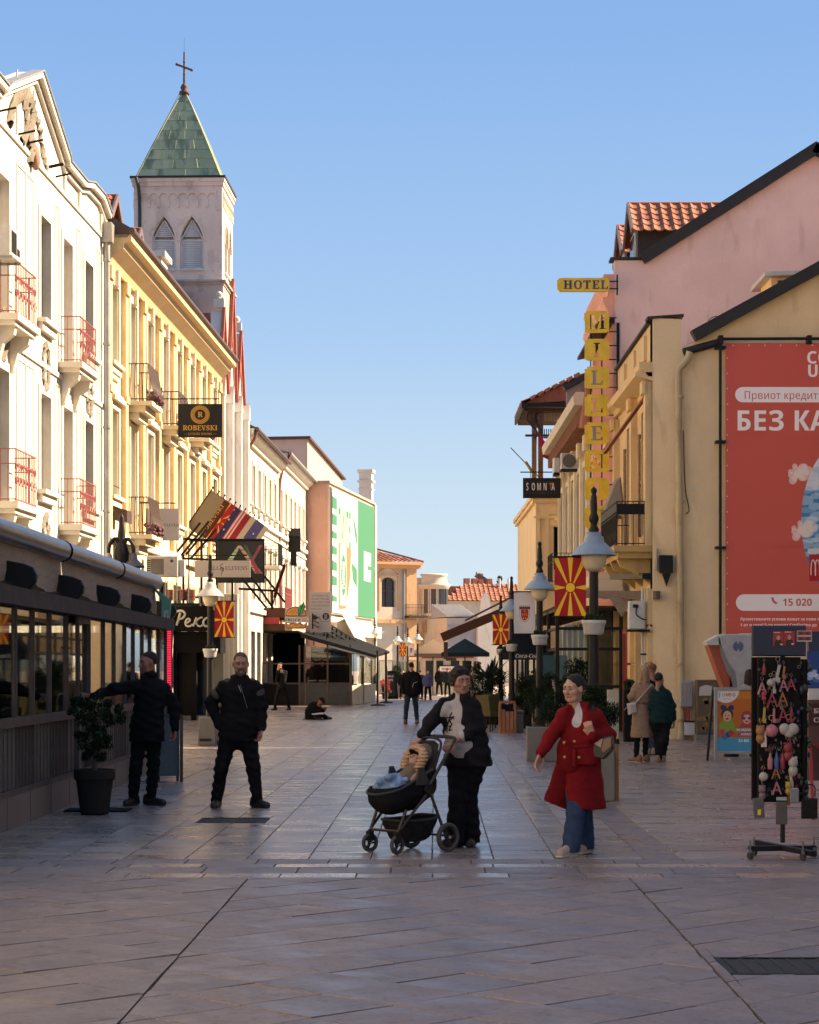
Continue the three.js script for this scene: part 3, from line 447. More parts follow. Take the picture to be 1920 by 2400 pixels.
  const spire = B().add(new THREE.CylinderGeometry(.02, e0 * Math.SQRT2 - .06, apex - y0 - .05, 4), M4(0, (apex + y0) / 2, 0, Math.PI / 4)).build('spire', M.copper, g);
  for (let k = 0; k < 4; k++) for (let r = 0; r < rows; r++) {
    const ta = r / rows, tb = (r + 1) / rows, wa = prof(ta), wb = prof(tb), ya = lerp(y0, apex, ta) - .03, yb = lerp(y0, apex, tb), n = r > 6 ? 1 : r > 4 ? 2 : 3, off = (r % 2) * .5 / n;
    const cuts = [0]; for (let i = 1; i <= n; i++) cuts.push(Math.min(1, i / n + (i < n ? off - .25 / n : 0)));
    for (let i = 0; i < n; i++) {
      const a = lerp(-1, 1, cuts[i]) + (i ? .012 : 0), b = lerp(-1, 1, cuts[i + 1]), p = [V(a * wa, ya, wa + .03), V(b * wa, ya, wa + .03), V(b * wb, yb, wb), V(a * wb, yb, wb)], gmt = new THREE.BufferGeometry(), q = [], tri = (...s) => s.forEach((v) => q.push(v.x, v.y, v.z));
      tri(p[0], p[1], p[2]); tri(p[0], p[2], p[3]); const lo = p.slice(0, 2).map((v) => V(v.x, v.y, v.z - .05)); tri(lo[0], lo[1], p[1]); tri(lo[0], p[1], p[0]);
      gmt.setAttribute('position', new THREE.Float32BufferAttribute(q, 3)); gmt.computeVertexNormals(); metricUV(gmt); const uv = gmt.attributes.uv, ou = rnd() * .8; for (let z = 0; z < uv.count; z++) uv.setXY(z, uv.getX(z) + ou, uv.getY(z)); const o = meshOf(gmt, 'copper_sheet', M.copper, g); o.rotation.y = k * Math.PI / 2;
    }
  }
  const hip = B(); for (let k = 0; k < 4; k++) { const a = k * Math.PI / 2 + Math.PI / 4; for (let r = 0; r < rows; r++) hip.rod(V(prof(r / rows) * Math.SQRT2 * Math.cos(a), lerp(y0, apex, r / rows), prof(r / rows) * Math.SQRT2 * Math.sin(a)), V(prof((r + 1) / rows) * Math.SQRT2 * Math.cos(a), lerp(y0, apex, (r + 1) / rows), prof((r + 1) / rows) * Math.SQRT2 * Math.sin(a)), .035, .035, 6); } hip.build('hip_roll', M.copper, g);
  const ct = PY(122, 84), cr = B().lathe([[0, -.15], [.2, -.12], [.2, 0], [.1, .05], [.16, .16], [.1, .28], [.03, .34], [0, .34]], 0, apex, 0).rod(V(0, apex + .3, 0), V(0, ct, 0), .05, .035).rod(V(-.34, lerp(apex, ct, .62) + .2, -.3), V(.34, lerp(apex, ct, .62) - .2, .3), .045).rod(V(0, ct, 0), V(0, ct + .55, 0), .008, .004);
  for (const s of [.3, .45, .75]) cr.ball(0, lerp(apex, ct, s), 0, .055); cr.ball(-.34, lerp(apex, ct, .62) + .2, -.3, .06).ball(.34, lerp(apex, ct, .62) - .2, .3, .06); cr.build('cross', paint(.14, .08, .07, { roughness: .8 }), g);
  const dp = B().tube([V(-h + .12, eave + .3, h + .25), V(-h + .2, eave - .05, h + .2), V(-h + .22, eave - .4, h + .08), V(-h + .22, 14, h + .08)], .065, 8, 24); dp.build('downpipe', paint(.02, .05, .045), g);
  B().rod(V(-e0, y0, e0), V(-.1, apex, .2), .008).build('lightning_wire', M.iron, g);
}
// ---- pale houses beyond the church
function paleHouse(D0, D1, H, seedv, label, roofMat, roofH, opts) {
  const [g, L] = facade('pale_house', label, 'house', { x: XL(D0), z: -D0 }, { x: XL(D1), z: -D1 }), holes = [], st = opts.step, xs = []; for (let x = opts.first; x < L - .7; x += st) xs.push(x);
  for (const x of xs) { holes.push(archPts(x - .42, x + .42, 8.75, 10.75, false, .25), rectPts(x - .45, x + .45, 4.7, 7.0), rectPts(x - .8, x + .8, .4, 3.3)); }
  wall(g, 'wall', rectPts(0, L, 0, H - .5), holes, M.beige, .35); B().mm(0, L, 0, H - .5, -9, -.36).build('house_body', M.beige, g);
  for (const x of xs) { win(g, x, 8.75, 10.5, .84, { glass: M.curtain, z: -.26, surround: M.whiteTrim, sw: .12, proud: .05, sill: M.whiteTrim, transom: 10 }); win(g, x, 4.7, 7, .9, { glass: rnd() < .5 ? M.glass : M.curtain, z: -.26, surround: M.whiteTrim, sw: .12, proud: .05, hood: true }); win(g, x, .4, 3.3, 1.6, { frame: M.black, z: -.2, glass: M.dark }); }
  B().mm(0, L, 8.1, 8.28, .002, .14).mm(0, L, 7.75, 7.85, .002, .07).mm(0, L, 4.1, 4.3, .002, .14).build('string_course', M.whiteTrim, g);
  B().ext([[0, 0], [.14, 0], [.2, .14], [.42, .3], [.46, .5], [0, .5]], L, M4(L, H - .5, 0, -Math.PI / 2)).build('cornice', M.whiteTrim, g);
  B().ext([[.6, 0], [-4.5, roofH], [-9, 0]], L, M4(L, H + .02, 0, -Math.PI / 2)).build('roof', roofMat, g); B().rod(V(-.05, H - .02, .58), V(L + .05, H - .02, .58), .08).build('gutter', opts.gut, g);
  const dp = B().tube([V(.3, H, .55), V(.3, H - .5, .4), V(.3, H - .9, .14), V(.3, 3, .12)], .07, 8, 20); dp.build('downpipe', paint(.30, .12, .09), g);
  return [g, L];
}
{
  const [g, L] = paleHouse(88.98, 103.9, 11.7, 3, 'pale cream house with brown roof between the church and the next pale house', M.roofDark, 2.3, { step: 2.35, first: 1.4, gut: M.railBrown });
  const bm = B().mm(7.4, 9.6, 6.2, 6.34, 0, .8).build('balcony', M.whiteTrim, g), r = B(); railing(r, 7.5, 9.5, 6.34, 7.35, .03, .72, .13); curls(r, 7.5, 9.5, 6.9, .72, .4); r.build('railing', M.iron, bm);
  const b2 = B().mm(9.7, 13.5, 4.3, 4.44, 0, .9).build('balcony', M.whiteTrim, g), r2 = B(); railing(r2, 9.8, 13.4, 4.44, 5.45, .03, .82, .16); r2.build('railing', M.rail, b2);
  const [h] = paleHouse(103.98, 119.9, 12.2, 4, 'pale cream house with grey gutter just before the pink end wall', M.zinc, 1.4, { step: 2.55, first: 1.3, gut: M.zinc });
  B().mm(4.2, 4.5, 7.6, 8.4, .1, .7).ext([[-.3, 0], [.3, 0], [0, .4]], .6, M4(4.35, 8.4, .1)).mm(4.3, 4.4, 6.9, 7.6, .2, .5).build('wall_lantern', M.iron, h);
}
// ---- house with the pink end wall and the green hoarding
{
  const P0 = { x: -4.56, z: -120 }, P1 = { x: -2.28, z: -136 }, [g, L] = facade('hoarding_house', 'house with bare pink end wall and green drinks hoarding on its front', 'house', P0, P1);
  wall(g, 'wall', rectPts(0, L, 0, 12.1), [], M.farCream, .4); B().mm(0, L, 0, 12.1, -8, -.41).build('house_body', M.pinkFar, g);
  B().ext([[-9, 0], [0, 0], [0, 12.1], [-9, 12.1]], .14, M4(-.002, 0, 0, -Math.PI / 2).multiply(M4(0, 0, 0))).build('end_wall', M.pinkFar, g);
  B().mm(-.25, L, 12.11, 12.25, -8, .12).mm(-.16, -.1, 3, 12, .02, .09).build('coping', M.towerDark, g);
  B().ext([[0, 12.26], [L * .7, 12.26], [L * .7, 13.3], [0, 14.6]], 6, M4(0, 0, -7.2)).build('attic_wall', plaster(.66, .46, .38), g); B().ext([[-.2, 14.62], [L * .72, 13.32], [L * .72, 13.42], [-.2, 14.76]], 6.3, M4(0, 0, -7.3)).build('roof', M.roofDark, g);
  B().mm(L - .9, L - .1, 12.26, 14.1, -.8, 0).mm(L - 1, L, 14.1, 14.3, -.9, .1).mm(L - 1, L, 13.5, 13.62, -.9, .1).mm(L - .95, L - .05, 13.0, 13.1, -.85, .05).build('chimney', M.whiteTrim, g);
  B().mm(L - .5, L, 0, 12.1, .002, .2).build('corner_pilaster', M.whiteTrim, g); B().mm(0, L, 3.6, 4.3, .002, .5).build('ledge', M.whiteTrim, g);
  const t = canvasTex(512, 512, (c, w, h) => {
    c.fillStyle = '#b9bcb6'; c.fillRect(0, 0, w, h); c.fillStyle = '#2c7350'; c.fillRect(w * .58, 0, w * .42, h);
    for (const [y, q] of [[.06, .1], [.2, .09], [.34, .06], [.46, .07], [.58, .08], [.7, .08], [.86, .05]]) { c.beginPath(); c.moveTo(0, h * y); c.lineTo(w * .1, h * (y + .01)); c.lineTo(w * .1, h * (y + q)); c.lineTo(0, h * (y + q)); c.fill(); }
    c.save(); c.translate(w * .12, h * .44); c.scale(.62, 2.6); c.font = 'bold 84px sans-serif'; c.fillText('ПИЈТЕ', 0, 0); c.restore();
    c.beginPath(); c.moveTo(w * .44, h * .08); c.lineTo(w * .56, h * .3); c.lineTo(w * .56, h * .42); c.lineTo(w * .5, h * .3); c.fill();
    c.beginPath(); c.moveTo(w * .42, h * .55); c.lineTo(w * .56, h * .6); c.lineTo(w * .56, h * .76); c.lineTo(w * .46, h * .7); c.fill();
    c.fillStyle = '#b06a40'; c.beginPath(); c.moveTo(w * .13, h * .42); c.lineTo(w * .42, h * .44); c.lineTo(w * .40, h * .68); c.lineTo(w * .3, h * .95); c.lineTo(w * .14, h * .97); c.fill();
    c.fillStyle = '#b4b8b0'; c.fillRect(w * .17, h * .43, w * .14, h * .5); c.fillStyle = '#2c7350'; c.beginPath(); c.ellipse(w * .245, h * .68, w * .055, h * .17, 0, 0, 7); c.fill(); c.fillStyle = '#fff'; c.save(); c.translate(w * .25, h * .68); c.rotate(-Math.PI / 2); c.font = 'bold 30px sans-serif'; c.textAlign = 'center'; c.fillText('TUBORG', 0, 8); c.restore();
    c.fillStyle = '#b9bcb6'; c.fillRect(w * .73, h * .42, w * .18, h * .26); c.fillStyle = '#2c7350'; c.fillRect(w * .82, h * .54, w * .09, h * .035);
  });
  const hb = thing('hoarding', 'huge green and white hoarding with a beer glass on the house front', 'billboard', V(P0.x, 0, P0.z), g.rotation.y); hb.updateMatrixWorld();
  picture('printed_sheet', t, L - 1.1, 7.0, hb, M4(L / 2 - .2, 8.35, .16)); B().mm(.1, .16, 4.8, 11.9, .05, .14).mm(L - .8, L - .74, 4.8, 11.9, .05, .14).mm(.16, L - .8, 4.76, 4.82, .05, .14).mm(.16, L - .8, 11.86, 11.92, .05, .14).build('frame', M.zinc, hb);
}
// ---- far houses closing the street
{
  const d = 165, X0 = PX(868, d), X1 = PX(958, d), X2 = PX(990, d), g = thing('corner_house', 'orange and cream corner house with hipped red roof and arched window', 'house', V(X0, 0, -d), .5), W = (X1 - X0) * 1.05, hE = PY(1316, d);
  const pts = rectPts(0, W, 0, hE), a = archPts(W * .32, W * .72, PY(1422, d), PY(1352, d), false, .35);
  B().ext(pts, .4, M4(0, 0, -.4), 0, [a]).build('front_wall', M.farCream, g); B().mm(.01, W - .01, 0, hE, -9, -.41).build('house_body', M.farOrange, g);
  const wm = B().mm(W * .5 - .05, W * .5 + .05, PY(1422, d), PY(1354, d), -.3, -.2).mm(W * .32, W * .72, PY(1385, d), PY(1382, d), -.3, -.2).build('window', M.railBrown, g); B().mm(W * .31, W * .73, PY(1424, d), PY(1350, d), -.38, -.33).build('pane', M.glass, wm);
  const s = B().bar(V(W * .2, PY(1345, d), .06), V(W * .52, PY(1318, d) - .2, .06), .12, .14).bar(V(W * .84, PY(1345, d), .06), V(W * .52, PY(1318, d) - .2, .06), .12, .14).mm(W * .2, W * .84, PY(1349, d), PY(1345, d), .002, .14).mm(W * .22, W * .27, PY(1430, d), PY(1349, d), .002, .1).mm(W * .77, W * .82, PY(1430, d), PY(1349, d), .002, .1); s.build('surround', M.farOrange, wm);
  B().ext([[W, 0], [W, hE], [W + .9, hE], [W + .9, 0]].map(([x, y]) => [x - W, y]), 1.1, M4(W + .002, 0, -.95)).build('corner_pilaster', M.farOrange, g);
  B().mm(-.3, W + 1.2, hE - .5, hE - .2, -9, .3).mm(-.4, W + 1.35, hE - .2, hE, -9, .45).build('cornice', plaster(.72, .42, .2), g); B().mm(-.2, W + 1, 5.2, 5.5, .002, .2).build('string_course', M.farOrange, g);
  const ry = PY(1268, d), rx = W + 1.4; const roof = B().ext([[-4, 0], [rx, 0], [-.2, ry - hE + .1], [-4, ry - hE + .1]], 5.1, M4(0, hE, -8.6)).build('roof', M.tileC, g);
  tiles(roof, V(-3, hE + .02, .4), V(W + 4.4, 0, 0), V(-1.5, ry - hE, -3.4), .42, .42, false, (u, v) => u < 1 - v * .62);
  B().bar(V(rx, hE + .06, .4), V(-.2, ry + .12, -3.2), .16, .14).build('hip_tile', M.tileB, roof); B().mm(W * .55, W * .75, PY(1300, d), PY(1278, d), -4, -3.4).mm(W * .85, W * .95, PY(1305, d), PY(1280, d), -4, -3.4).build('chimney', M.whiteTrim, g); B().mm(W * .08, W * .3, PY(1298, d), PY(1278, d), -1.3, -.9).build('roof_window', M.glass, roof);
  const b = B().mm(W - .2, W + 1.5, PY(1447, d), PY(1442, d), -.2, .9).build('balcony', M.woodDark, g), r = B(); railing(r, W - .1, W + 1.4, PY(1442, d), PY(1416, d), 0, .8, .14); r.build('railing', M.iron, b); downpipe(g, M.zinc, W * .93, 1, hE - .4, .15, .08);
}
{
  const d = 176, X0 = PX(982, d), X1 = PX(1050, d), g = thing('bay_house', 'small white house with rounded bay and tall windows, right of the orange corner house', 'house', V(X0, 0, -d), .3), W = X1 - X0, top = PY(1345, d), c = W * .55, R = W * .45, low = PY(1478, d);
  B().add(new THREE.CylinderGeometry(R, R, top - low - .9, 12), M4(c, (top - .9 + low) / 2, 0)).build('bay', M.farCream, g); B().mm(0, W, 0, top - .3, -7, -.4).build('wall', M.farCream, g);
  B().lathe([[R, 0], [R + .12, .05], [R + .25, .3], [R + .3, .42], [R + .05, .5], [R - .05, 1.1], [R + .06, 1.15], [R + .06, 1.3], [0, 1.3]], c, top - 1.3, 0, 24).build('parapet', M.farCream, g);
  for (const a of [-.95, -.35, .35, .95]) { const w = B().box(0, 0, 0, .58, 3.2, .1).build('window', a > 0 ? M.woodDark : M.winWhite, g); w.position.set(c + Math.sin(a) * R, PY(1420, d), Math.cos(a) * R); w.rotation.y = a; B().box(0, 0, .05, .42, 3, .03).build('pane', M.glass, w); }
  B().lathe([[R, 0], [R + .15, .05], [R + .15, .25], [R, .3]], c, PY(1446, d), 0, 24).build('sill_band', M.whiteTrim, g); B().mm(-.1, W + .3, PY(1482, d), PY(1446, d), 0.05, R + .05).build('balcony_panel', std(C(.42, .34, .24), { map: T.concrete }), g); for (const x of [W * .75, W * .95]) B().ext([[0, 0], [1, 0], [0, -1.2]], .15, M4(x, low, 0, -Math.PI / 2)).build('bracket', M.woodDark, g);
  B().mm(W * .2, W * .8, PY(1500, d), PY(1486, d), 1.2, 1.3).build('shop_sign', paint(.25, .42, .36), g);
}
{
  const d = 205, X0 = PX(1046, d), X1 = PX(1240, d), g = thing('far_red_roof_house', 'far white house with broad red tiled roof and chimneys at the street end', 'house', V(X0, 0, -d), .35), W = X1 - X0, e = PY(1408, d), r = PY(1366, d);
  B().mm(0, W, 0, e, -12, 0).build('wall', M.farCream, g); const wm = B().mm(W * .42, W * .5, PY(1470, d), PY(1432, d), -.1, .03).build('window', M.winWhite, g); B().mm(W * .43, W * .49, PY(1469, d), PY(1433, d), .03, .05).build('pane', M.glass, wm);
  const roof = B().ext([[-.4, 0], [W, 0], [W, r - e - .2], [W * .2, r - e - .2]], 7.3, M4(0, e, -10)).build('roof', M.tileC, g);
  tiles(roof, V(-.5, e, .4), V(W + 1, 0, 0), V(W * .1, r - e, -3), .5, .5, false, (u, v) => u > v * .3);
  for (const x of [.42, .52, .6, .72]) B().mm(W * x, W * x + .5, r - .3, r + .55 + (x * 10 % 1) * .4, -4, -3.5).build('chimney', M.tileB, g); for (const x of [.8, .92]) B().rod(V(W * x, e + .5, -2), V(W * x, r + .6, -2), .12).build('flue', M.whiteTrim, g);
  B().box(W * .74, r + .6, -5, 1.7, .08, 1.2, 0, -.2, -.6).build('solar_panel', paint(.06, .1, .2, { roughness: .2 }), g); B().rod(V(W * .66, r + 1.15, -5.3), V(W * .74, r + 1.15, -5.3), .25).build('water_tank', M.zinc, g);
  const p2 = thing('stepped_gable_house', 'low white house with stepped gable and metal roof behind the brown awning', 'house', V(PX(1048, 170), 0, -170), .3), k = 170, w2 = PX(1150, k) - PX(1048, k);
  B().mm(0, w2 * .7, 0, PY(1448, k), -6, 0).build('wall', plaster(.5, .5, .5), p2); B().ext([[.3, 0], [-4, 1.1], [-4, 0]], w2 * .72, M4(w2 * .71, PY(1446, k), 0, -Math.PI / 2)).build('metal_roof', M.zinc, p2);
  const seam = B(); for (let i = 0; i < 12; i++) seam.bar(V(w2 * .06 * i + .03, PY(1446, k) + .03, .3), V(w2 * .06 * i + .03, PY(1446, k) + 1.12, -4), .03, .06); seam.build('roof_seam', M.acWhite, p2);
  B().ext([[0, 0], [w2 * .38, 0], [w2 * .38, PY(1440, k)], [w2 * .32, PY(1430, k)], [w2 * .28, PY(1400, k)], [w2 * .2, PY(1388, k)], [w2 * .12, PY(1400, k)], [w2 * .1, PY(1430, k)], [0, PY(1445, k)]], .5, M4(w2 * .7, 0, .002)).build('gable_wall', M.whiteTrim, p2); B().mm(0, w2 * .7, 2.6, 5.2, .002, .1).build('shutter', M.zinc, p2);
}
for (const [px, d, top, lab] of [[1172, 215, 1352, 'far conifer rising behind the red roofed far house'], [1262, 150, 1345, 'dark tree top showing over the roofs right of the brown awning']]) { const o = thing('far_tree', lab, 'tree', V(PX(px, d), 0, -d)), h = PY(top, d), cl = []; B().rod(V(0, 0, 0), V(0, h, 0), .16, .03).build('trunk', M.bark, o); for (let i = 0; i < 60; i++) { const t = rnd(), r = (1 - t) * 1.5, a = rnd() * 6.3; cl.push([Math.cos(a) * r, h * (.35 + .65 * t), Math.sin(a) * r, .28]); } leaves(o, 'crown', M.leafB, 2500, .16, clumps(cl)); }
// ================================================================ RIGHT SIDE
const FR = (z) => new THREE.Matrix4().makeRotationY(-Math.PI / 2).setPosition(0, 0, z);   // facade frame: x towards the camera, z out over the street
const onF = (m, z) => { if (m) m.applyMatrix4(FR(z)); return m; };
// ---- ochre house whose bare side wall carries the red hoarding
{
  const d = 50.5, X0 = 5.75, g = thing('ochre_house', 'ochre two storey house with bare side wall, shuttered window and corner downpipe', 'house', V(X0, 0, -d)), X = (px) => PX(px, d) - X0, Y = (py) => PY(py, d), LF = 8.4;
  const slope = (x) => 9.3 + (x - .75) * .545, rx = 8.2;
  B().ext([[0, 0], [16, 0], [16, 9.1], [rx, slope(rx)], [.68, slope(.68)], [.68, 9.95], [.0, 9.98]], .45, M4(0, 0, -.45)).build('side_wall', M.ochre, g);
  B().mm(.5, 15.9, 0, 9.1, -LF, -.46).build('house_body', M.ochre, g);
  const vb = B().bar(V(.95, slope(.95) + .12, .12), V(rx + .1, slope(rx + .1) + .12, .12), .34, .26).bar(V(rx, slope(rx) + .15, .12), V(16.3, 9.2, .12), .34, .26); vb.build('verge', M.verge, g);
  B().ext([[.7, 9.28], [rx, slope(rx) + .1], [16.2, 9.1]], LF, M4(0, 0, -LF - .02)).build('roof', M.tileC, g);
  B().bar(V(-.12, 9.98, -.2), V(.74, 10.04, -.2), .5, .06).mm(-.1, .1, 9.9, 9.96, -LF, -.4).build('attic_coping', M.verge, g);
  B().mm(2.95, 8, 9.9, 11.08, -2.3, -.8).build('roof_light', M.ochre, g); B().bar(V(2.75, 11.12, -1.6), V(8, 11.3, -1.6), 2.2, .1).build('roof_light_cap', M.acWhite, g); B().mm(3.1, 7.8, 10.4, 11.0, -.79, -.72).build('roof_light_pane', M.glass, g);
  // street front
  const z = -LF - .01, h = 9.0, hs = [rectPts(2.4, 3.7, 4.95, 8.0), rectPts(6.0, 7.3, 4.95, 8.0), rectPts(1.0, 3.6, .1, 3.2), rectPts(4.6, 7.6, .1, 3.2)];
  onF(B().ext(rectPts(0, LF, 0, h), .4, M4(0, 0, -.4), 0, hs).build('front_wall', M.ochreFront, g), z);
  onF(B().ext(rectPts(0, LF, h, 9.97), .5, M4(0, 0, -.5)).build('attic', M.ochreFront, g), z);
  onF(B().ext([[0, 0], [.1, 0], [.16, .1], [.3, .2], [.32, .34], [0, .34]], LF, M4(LF, h - .4, .002, -Math.PI / 2)).build('cornice', M.ochreFront, g), z);
  onF(B().ext([[0, 0], [.4, .12], [.4, .2], [0, .2]], 6, M4(LF, 8.5, .002, -Math.PI / 2)).build('window_hood', M.ochreFront, g), z);
  for (const x of [.3, 4.85, 8.1]) onF(B().mm(x - .22, x + .22, 4.6, 8.5, .002, .16).mm(x - .28, x + .28, 8.2, 8.5, .161, .24).build('pilaster', M.ochreFront, g), z);
  for (let i = 0; i < 3; i++) onF(B().mm(1 + i * 2.4, 2.4 + i * 2.4, 9.15, 9.75, .002, .07).build('attic_panel', M.ochreFront, g), z);
  for (const x of [.3, 4.1, 8.1]) for (let y = 0; y < 3.2; y += .9) onF(B().mm(x - .3, x + .3, y + .03, y + .87, .002, .12).build('quoin_block', M.ochreFront, g), z);
  for (const x of [3.05, 6.65]) {
    const w = win(g, x, 4.95, 8.0, 1.3, { frame: M.woodDark, glass: M.dark, z: -.25 }); onF(w, z);
    for (const s of [-1, 1]) { // open louvred shutters
      const sh = B(), a = -.62, b = .0; sh.mm(a, a + .07, 4.95, 7.5, -.02, .02).mm(b - .07, b, 4.95, 7.5, -.02, .02).mm(a + .07, b - .07, 4.95, 5.04, -.02, .02).mm(a + .07, b - .07, 7.4, 7.5, -.02, .02).mm(a + .07, b - .07, 6.2, 6.27, -.02, .02);
      const m = sh.build('shutter', paint(.38, .20, .12), g), geo = B().mm(a + .07, b - .07, -.006, .006, -.03, .03).geo(); for (let y = 5.09; y < 7.38; y += .1) { if (Math.abs(y - 6.23) < .06) continue; const q = meshOf(geo, 'slat', m.material, m); q.position.y = y; q.rotation.x = .7; }
      const mm = FR(z).multiply(M4(x + s * .72, 0, .06, s > 0 ? Math.PI / 2 * .82 + Math.PI : -.35)); m.applyMatrix4(mm);
    }
  }
  onF(B().mm(1.02, 3.58, .12, 3.18, -.3, -.26).mm(4.62, 7.58, .12, 3.18, -.3, -.26).build('shop_glass', M.dark, g), z);
  const sun = B().bar(V(4.3, 7.2, .75), V(8.1, 8.2, .1), .1, .05); onF(sun.build('awning_bar', M.wood, g), z);
  const bs = B().mm(4.0, 8.35, 4.45, 4.6, 0, .9).mm(4.15, 8.25, 4.3, 4.45, 0, .8); for (const x of [4.5, 6.2, 7.9]) bs.ext([[0, 0], [.8, 0], [.7, -.2], [.25, -.4], [0, -.6]], .25, M4(x + .12, 4.3, 0, -Math.PI / 2)); const bm = bs.build('balcony', plaster(.50, .34, .14), g); onF(bm, z);
  const r = B(); railing(r, 4.1, 8.25, 4.6, 5.65, .05, .82, .13); curls(r, 4.2, 8.2, 4.85, .82, .3); r.mm(8.12, 8.2, 5.35, 5.6, .1, .8).mm(4.1, 8.2, 5.42, 5.62, .80, .83); r.build('railing', M.iron, bm);
  // corner downpipe and gutter
  const dp = B().tube([V(X(1614), 9.15, .22), V(X(1608), 8.95, .2), V(X(1590), 8.75, .17), V(X(1588), 8.5, .15), V(X(1589), 7, .15), V(X(1592), 4, .15), V(X(1596), .12, .15)], .085, 10, 60); for (const py of [935, 1180, 1420, 1560, 1690]) dp.rod(V(X(1590) + .01, PY(py, d), .15), V(X(1590) + .01, PY(py, d) + .06, .15), .105, .105, 10); dp.rod(V(X(1596), 0.02, .15), V(X(1597), .2, .17), .14, .1, 10); dp.build('downpipe', std(C(.50, .40, .24), { map: T.worn, roughness: .6 }), g);
  B().rod(V(.72, 9.16, .1), V(1.6, 9.4, .1), .09).build('gutter', M.verge, g);
  B().box(X(1560), PY(1323, d), .12, .3, .42, .22).ext([[-.1, 0], [.1, 0], [0, -.3]], .1, M4(X(1561), PY(1345, d), .05)).build('wall_lamp', M.iron, g);
  B().tube([V(X(1600), PY(1010, d), .12), V(X(1606), PY(1150, d), .06), V(X(1614), PY(1200, d), .05), V(X(1607), PY(1205, d), .05)], .012, 5, 20).build('cable', M.iron, g); B().tube([V(X(1655), PY(768, d), .2), V(X(1660), PY(752, d), .25), V(X(1676), PY(746, d), .3), V(X(1690), PY(755, d), .2)], .01, 5, 16).build('cable', M.iron, g);
  for (let i = 0; i < 7; i++) { const px = rr(1545, 1690), py = rr(1130, 1560), n = 7, pts = []; for (let k = 0; k < n; k++) { const a = k / n * 6.283, q = rr(.03, .09); pts.push([Math.cos(a) * q * 1.5, Math.sin(a) * q * .8]); } B().ext(pts, .004, M4(X(px), PY(py, d), 0)).build('render_patch', M.cream, g); }
  // meter cabinet and rusty distribution box at its foot
  const mb = thing('meter_box', 'grey meter box scribbled with graffiti beside the corner downpipe', 'meter box', at(1608, 1600, 50.2)), mt = canvasTex(128, 256, (c, w, hh) => { c.fillStyle = '#8d8a88'; c.fillRect(0, 0, w, hh); c.strokeStyle = '#33302f'; c.lineWidth = 3; let s = 5; const q = () => (s = (s * 16807) % 2147483647) / 2147483647; for (let i = 0; i < 3; i++) { c.beginPath(); let y = 20; c.moveTo(25 + i * 38, y); while (y < 220) { y += 9 + q() * 8; c.lineTo(25 + i * 38 + (q() - .5) * 26, y); } c.stroke(); } });
  mb.position.y = PY(1657, 50.2); const mw = PX(1624, 50.2) - PX(1595, 50.2), mh = .62; B().cham(0, mh / 2, 0, mw, mh, .2, .015).build('cabinet', M.zinc, mb); picture('door', mt, mw * .9, mh * .95, mb, M4(0, mh / 2, .1025)); B().mm(-.02, .02, -.4, 0, -.02, .02).mm(.06, .09, -.5, 0, -.02, .02).build('cable', M.red, mb);
  const rb = thing('distribution_box', 'rust stained dark distribution cabinet with torn poster on a concrete plinth', 'cabinet', at(1662, 1725, 50)); rb.position.y = 0; const w = PX(1695, 50) - PX(1628, 50); B().cham(0, .78, 0, w * .92, 1.28, .34, .02).build('cabinet', std(C(.11, .085, .06), { map: T.worn, roughness: .9 }), rb); B().mm(-w / 2, w / 2, 0, .14, -.24, .24).build('plinth', M.concrete, rb);
  const po = B().ext([[-.26, 0], [.02, .0], [.05, .22], [-.1, .25], [-.24, .2]], .004, M4(.0, 1.05, .172)).build('torn_poster', std(C(.45, .44, .42), { roughness: .9 }), rb);
  const ru = B(); for (let i = 0; i < 26; i++) { const pts = []; for (let k = 0; k < 7; k++) { const a = k / 7 * 6.283, q = rr(.02, .1); pts.push([Math.cos(a) * q, Math.sin(a) * q]); } ru.ext(pts, .002, M4(rr(-w * .38, w * .38), rr(.25, 1.0), .1705)); } ru.build('rust_patch', std(C(.24, .16, .075), { map: T.worn, roughness: 1 }), rb);
  const pb = thing('lean_board', 'white board leaning on the wall below the meter box', 'board', at(1616, 1710, 50.1)); pb.position.y = .1; B().box(0, .17, 0, .24, .3, .03, 0, -.15).build('panel', M.acWhite, pb); B().box(0, .34, 0, .26, .03, .04).build('edge', M.dark, pb);
}
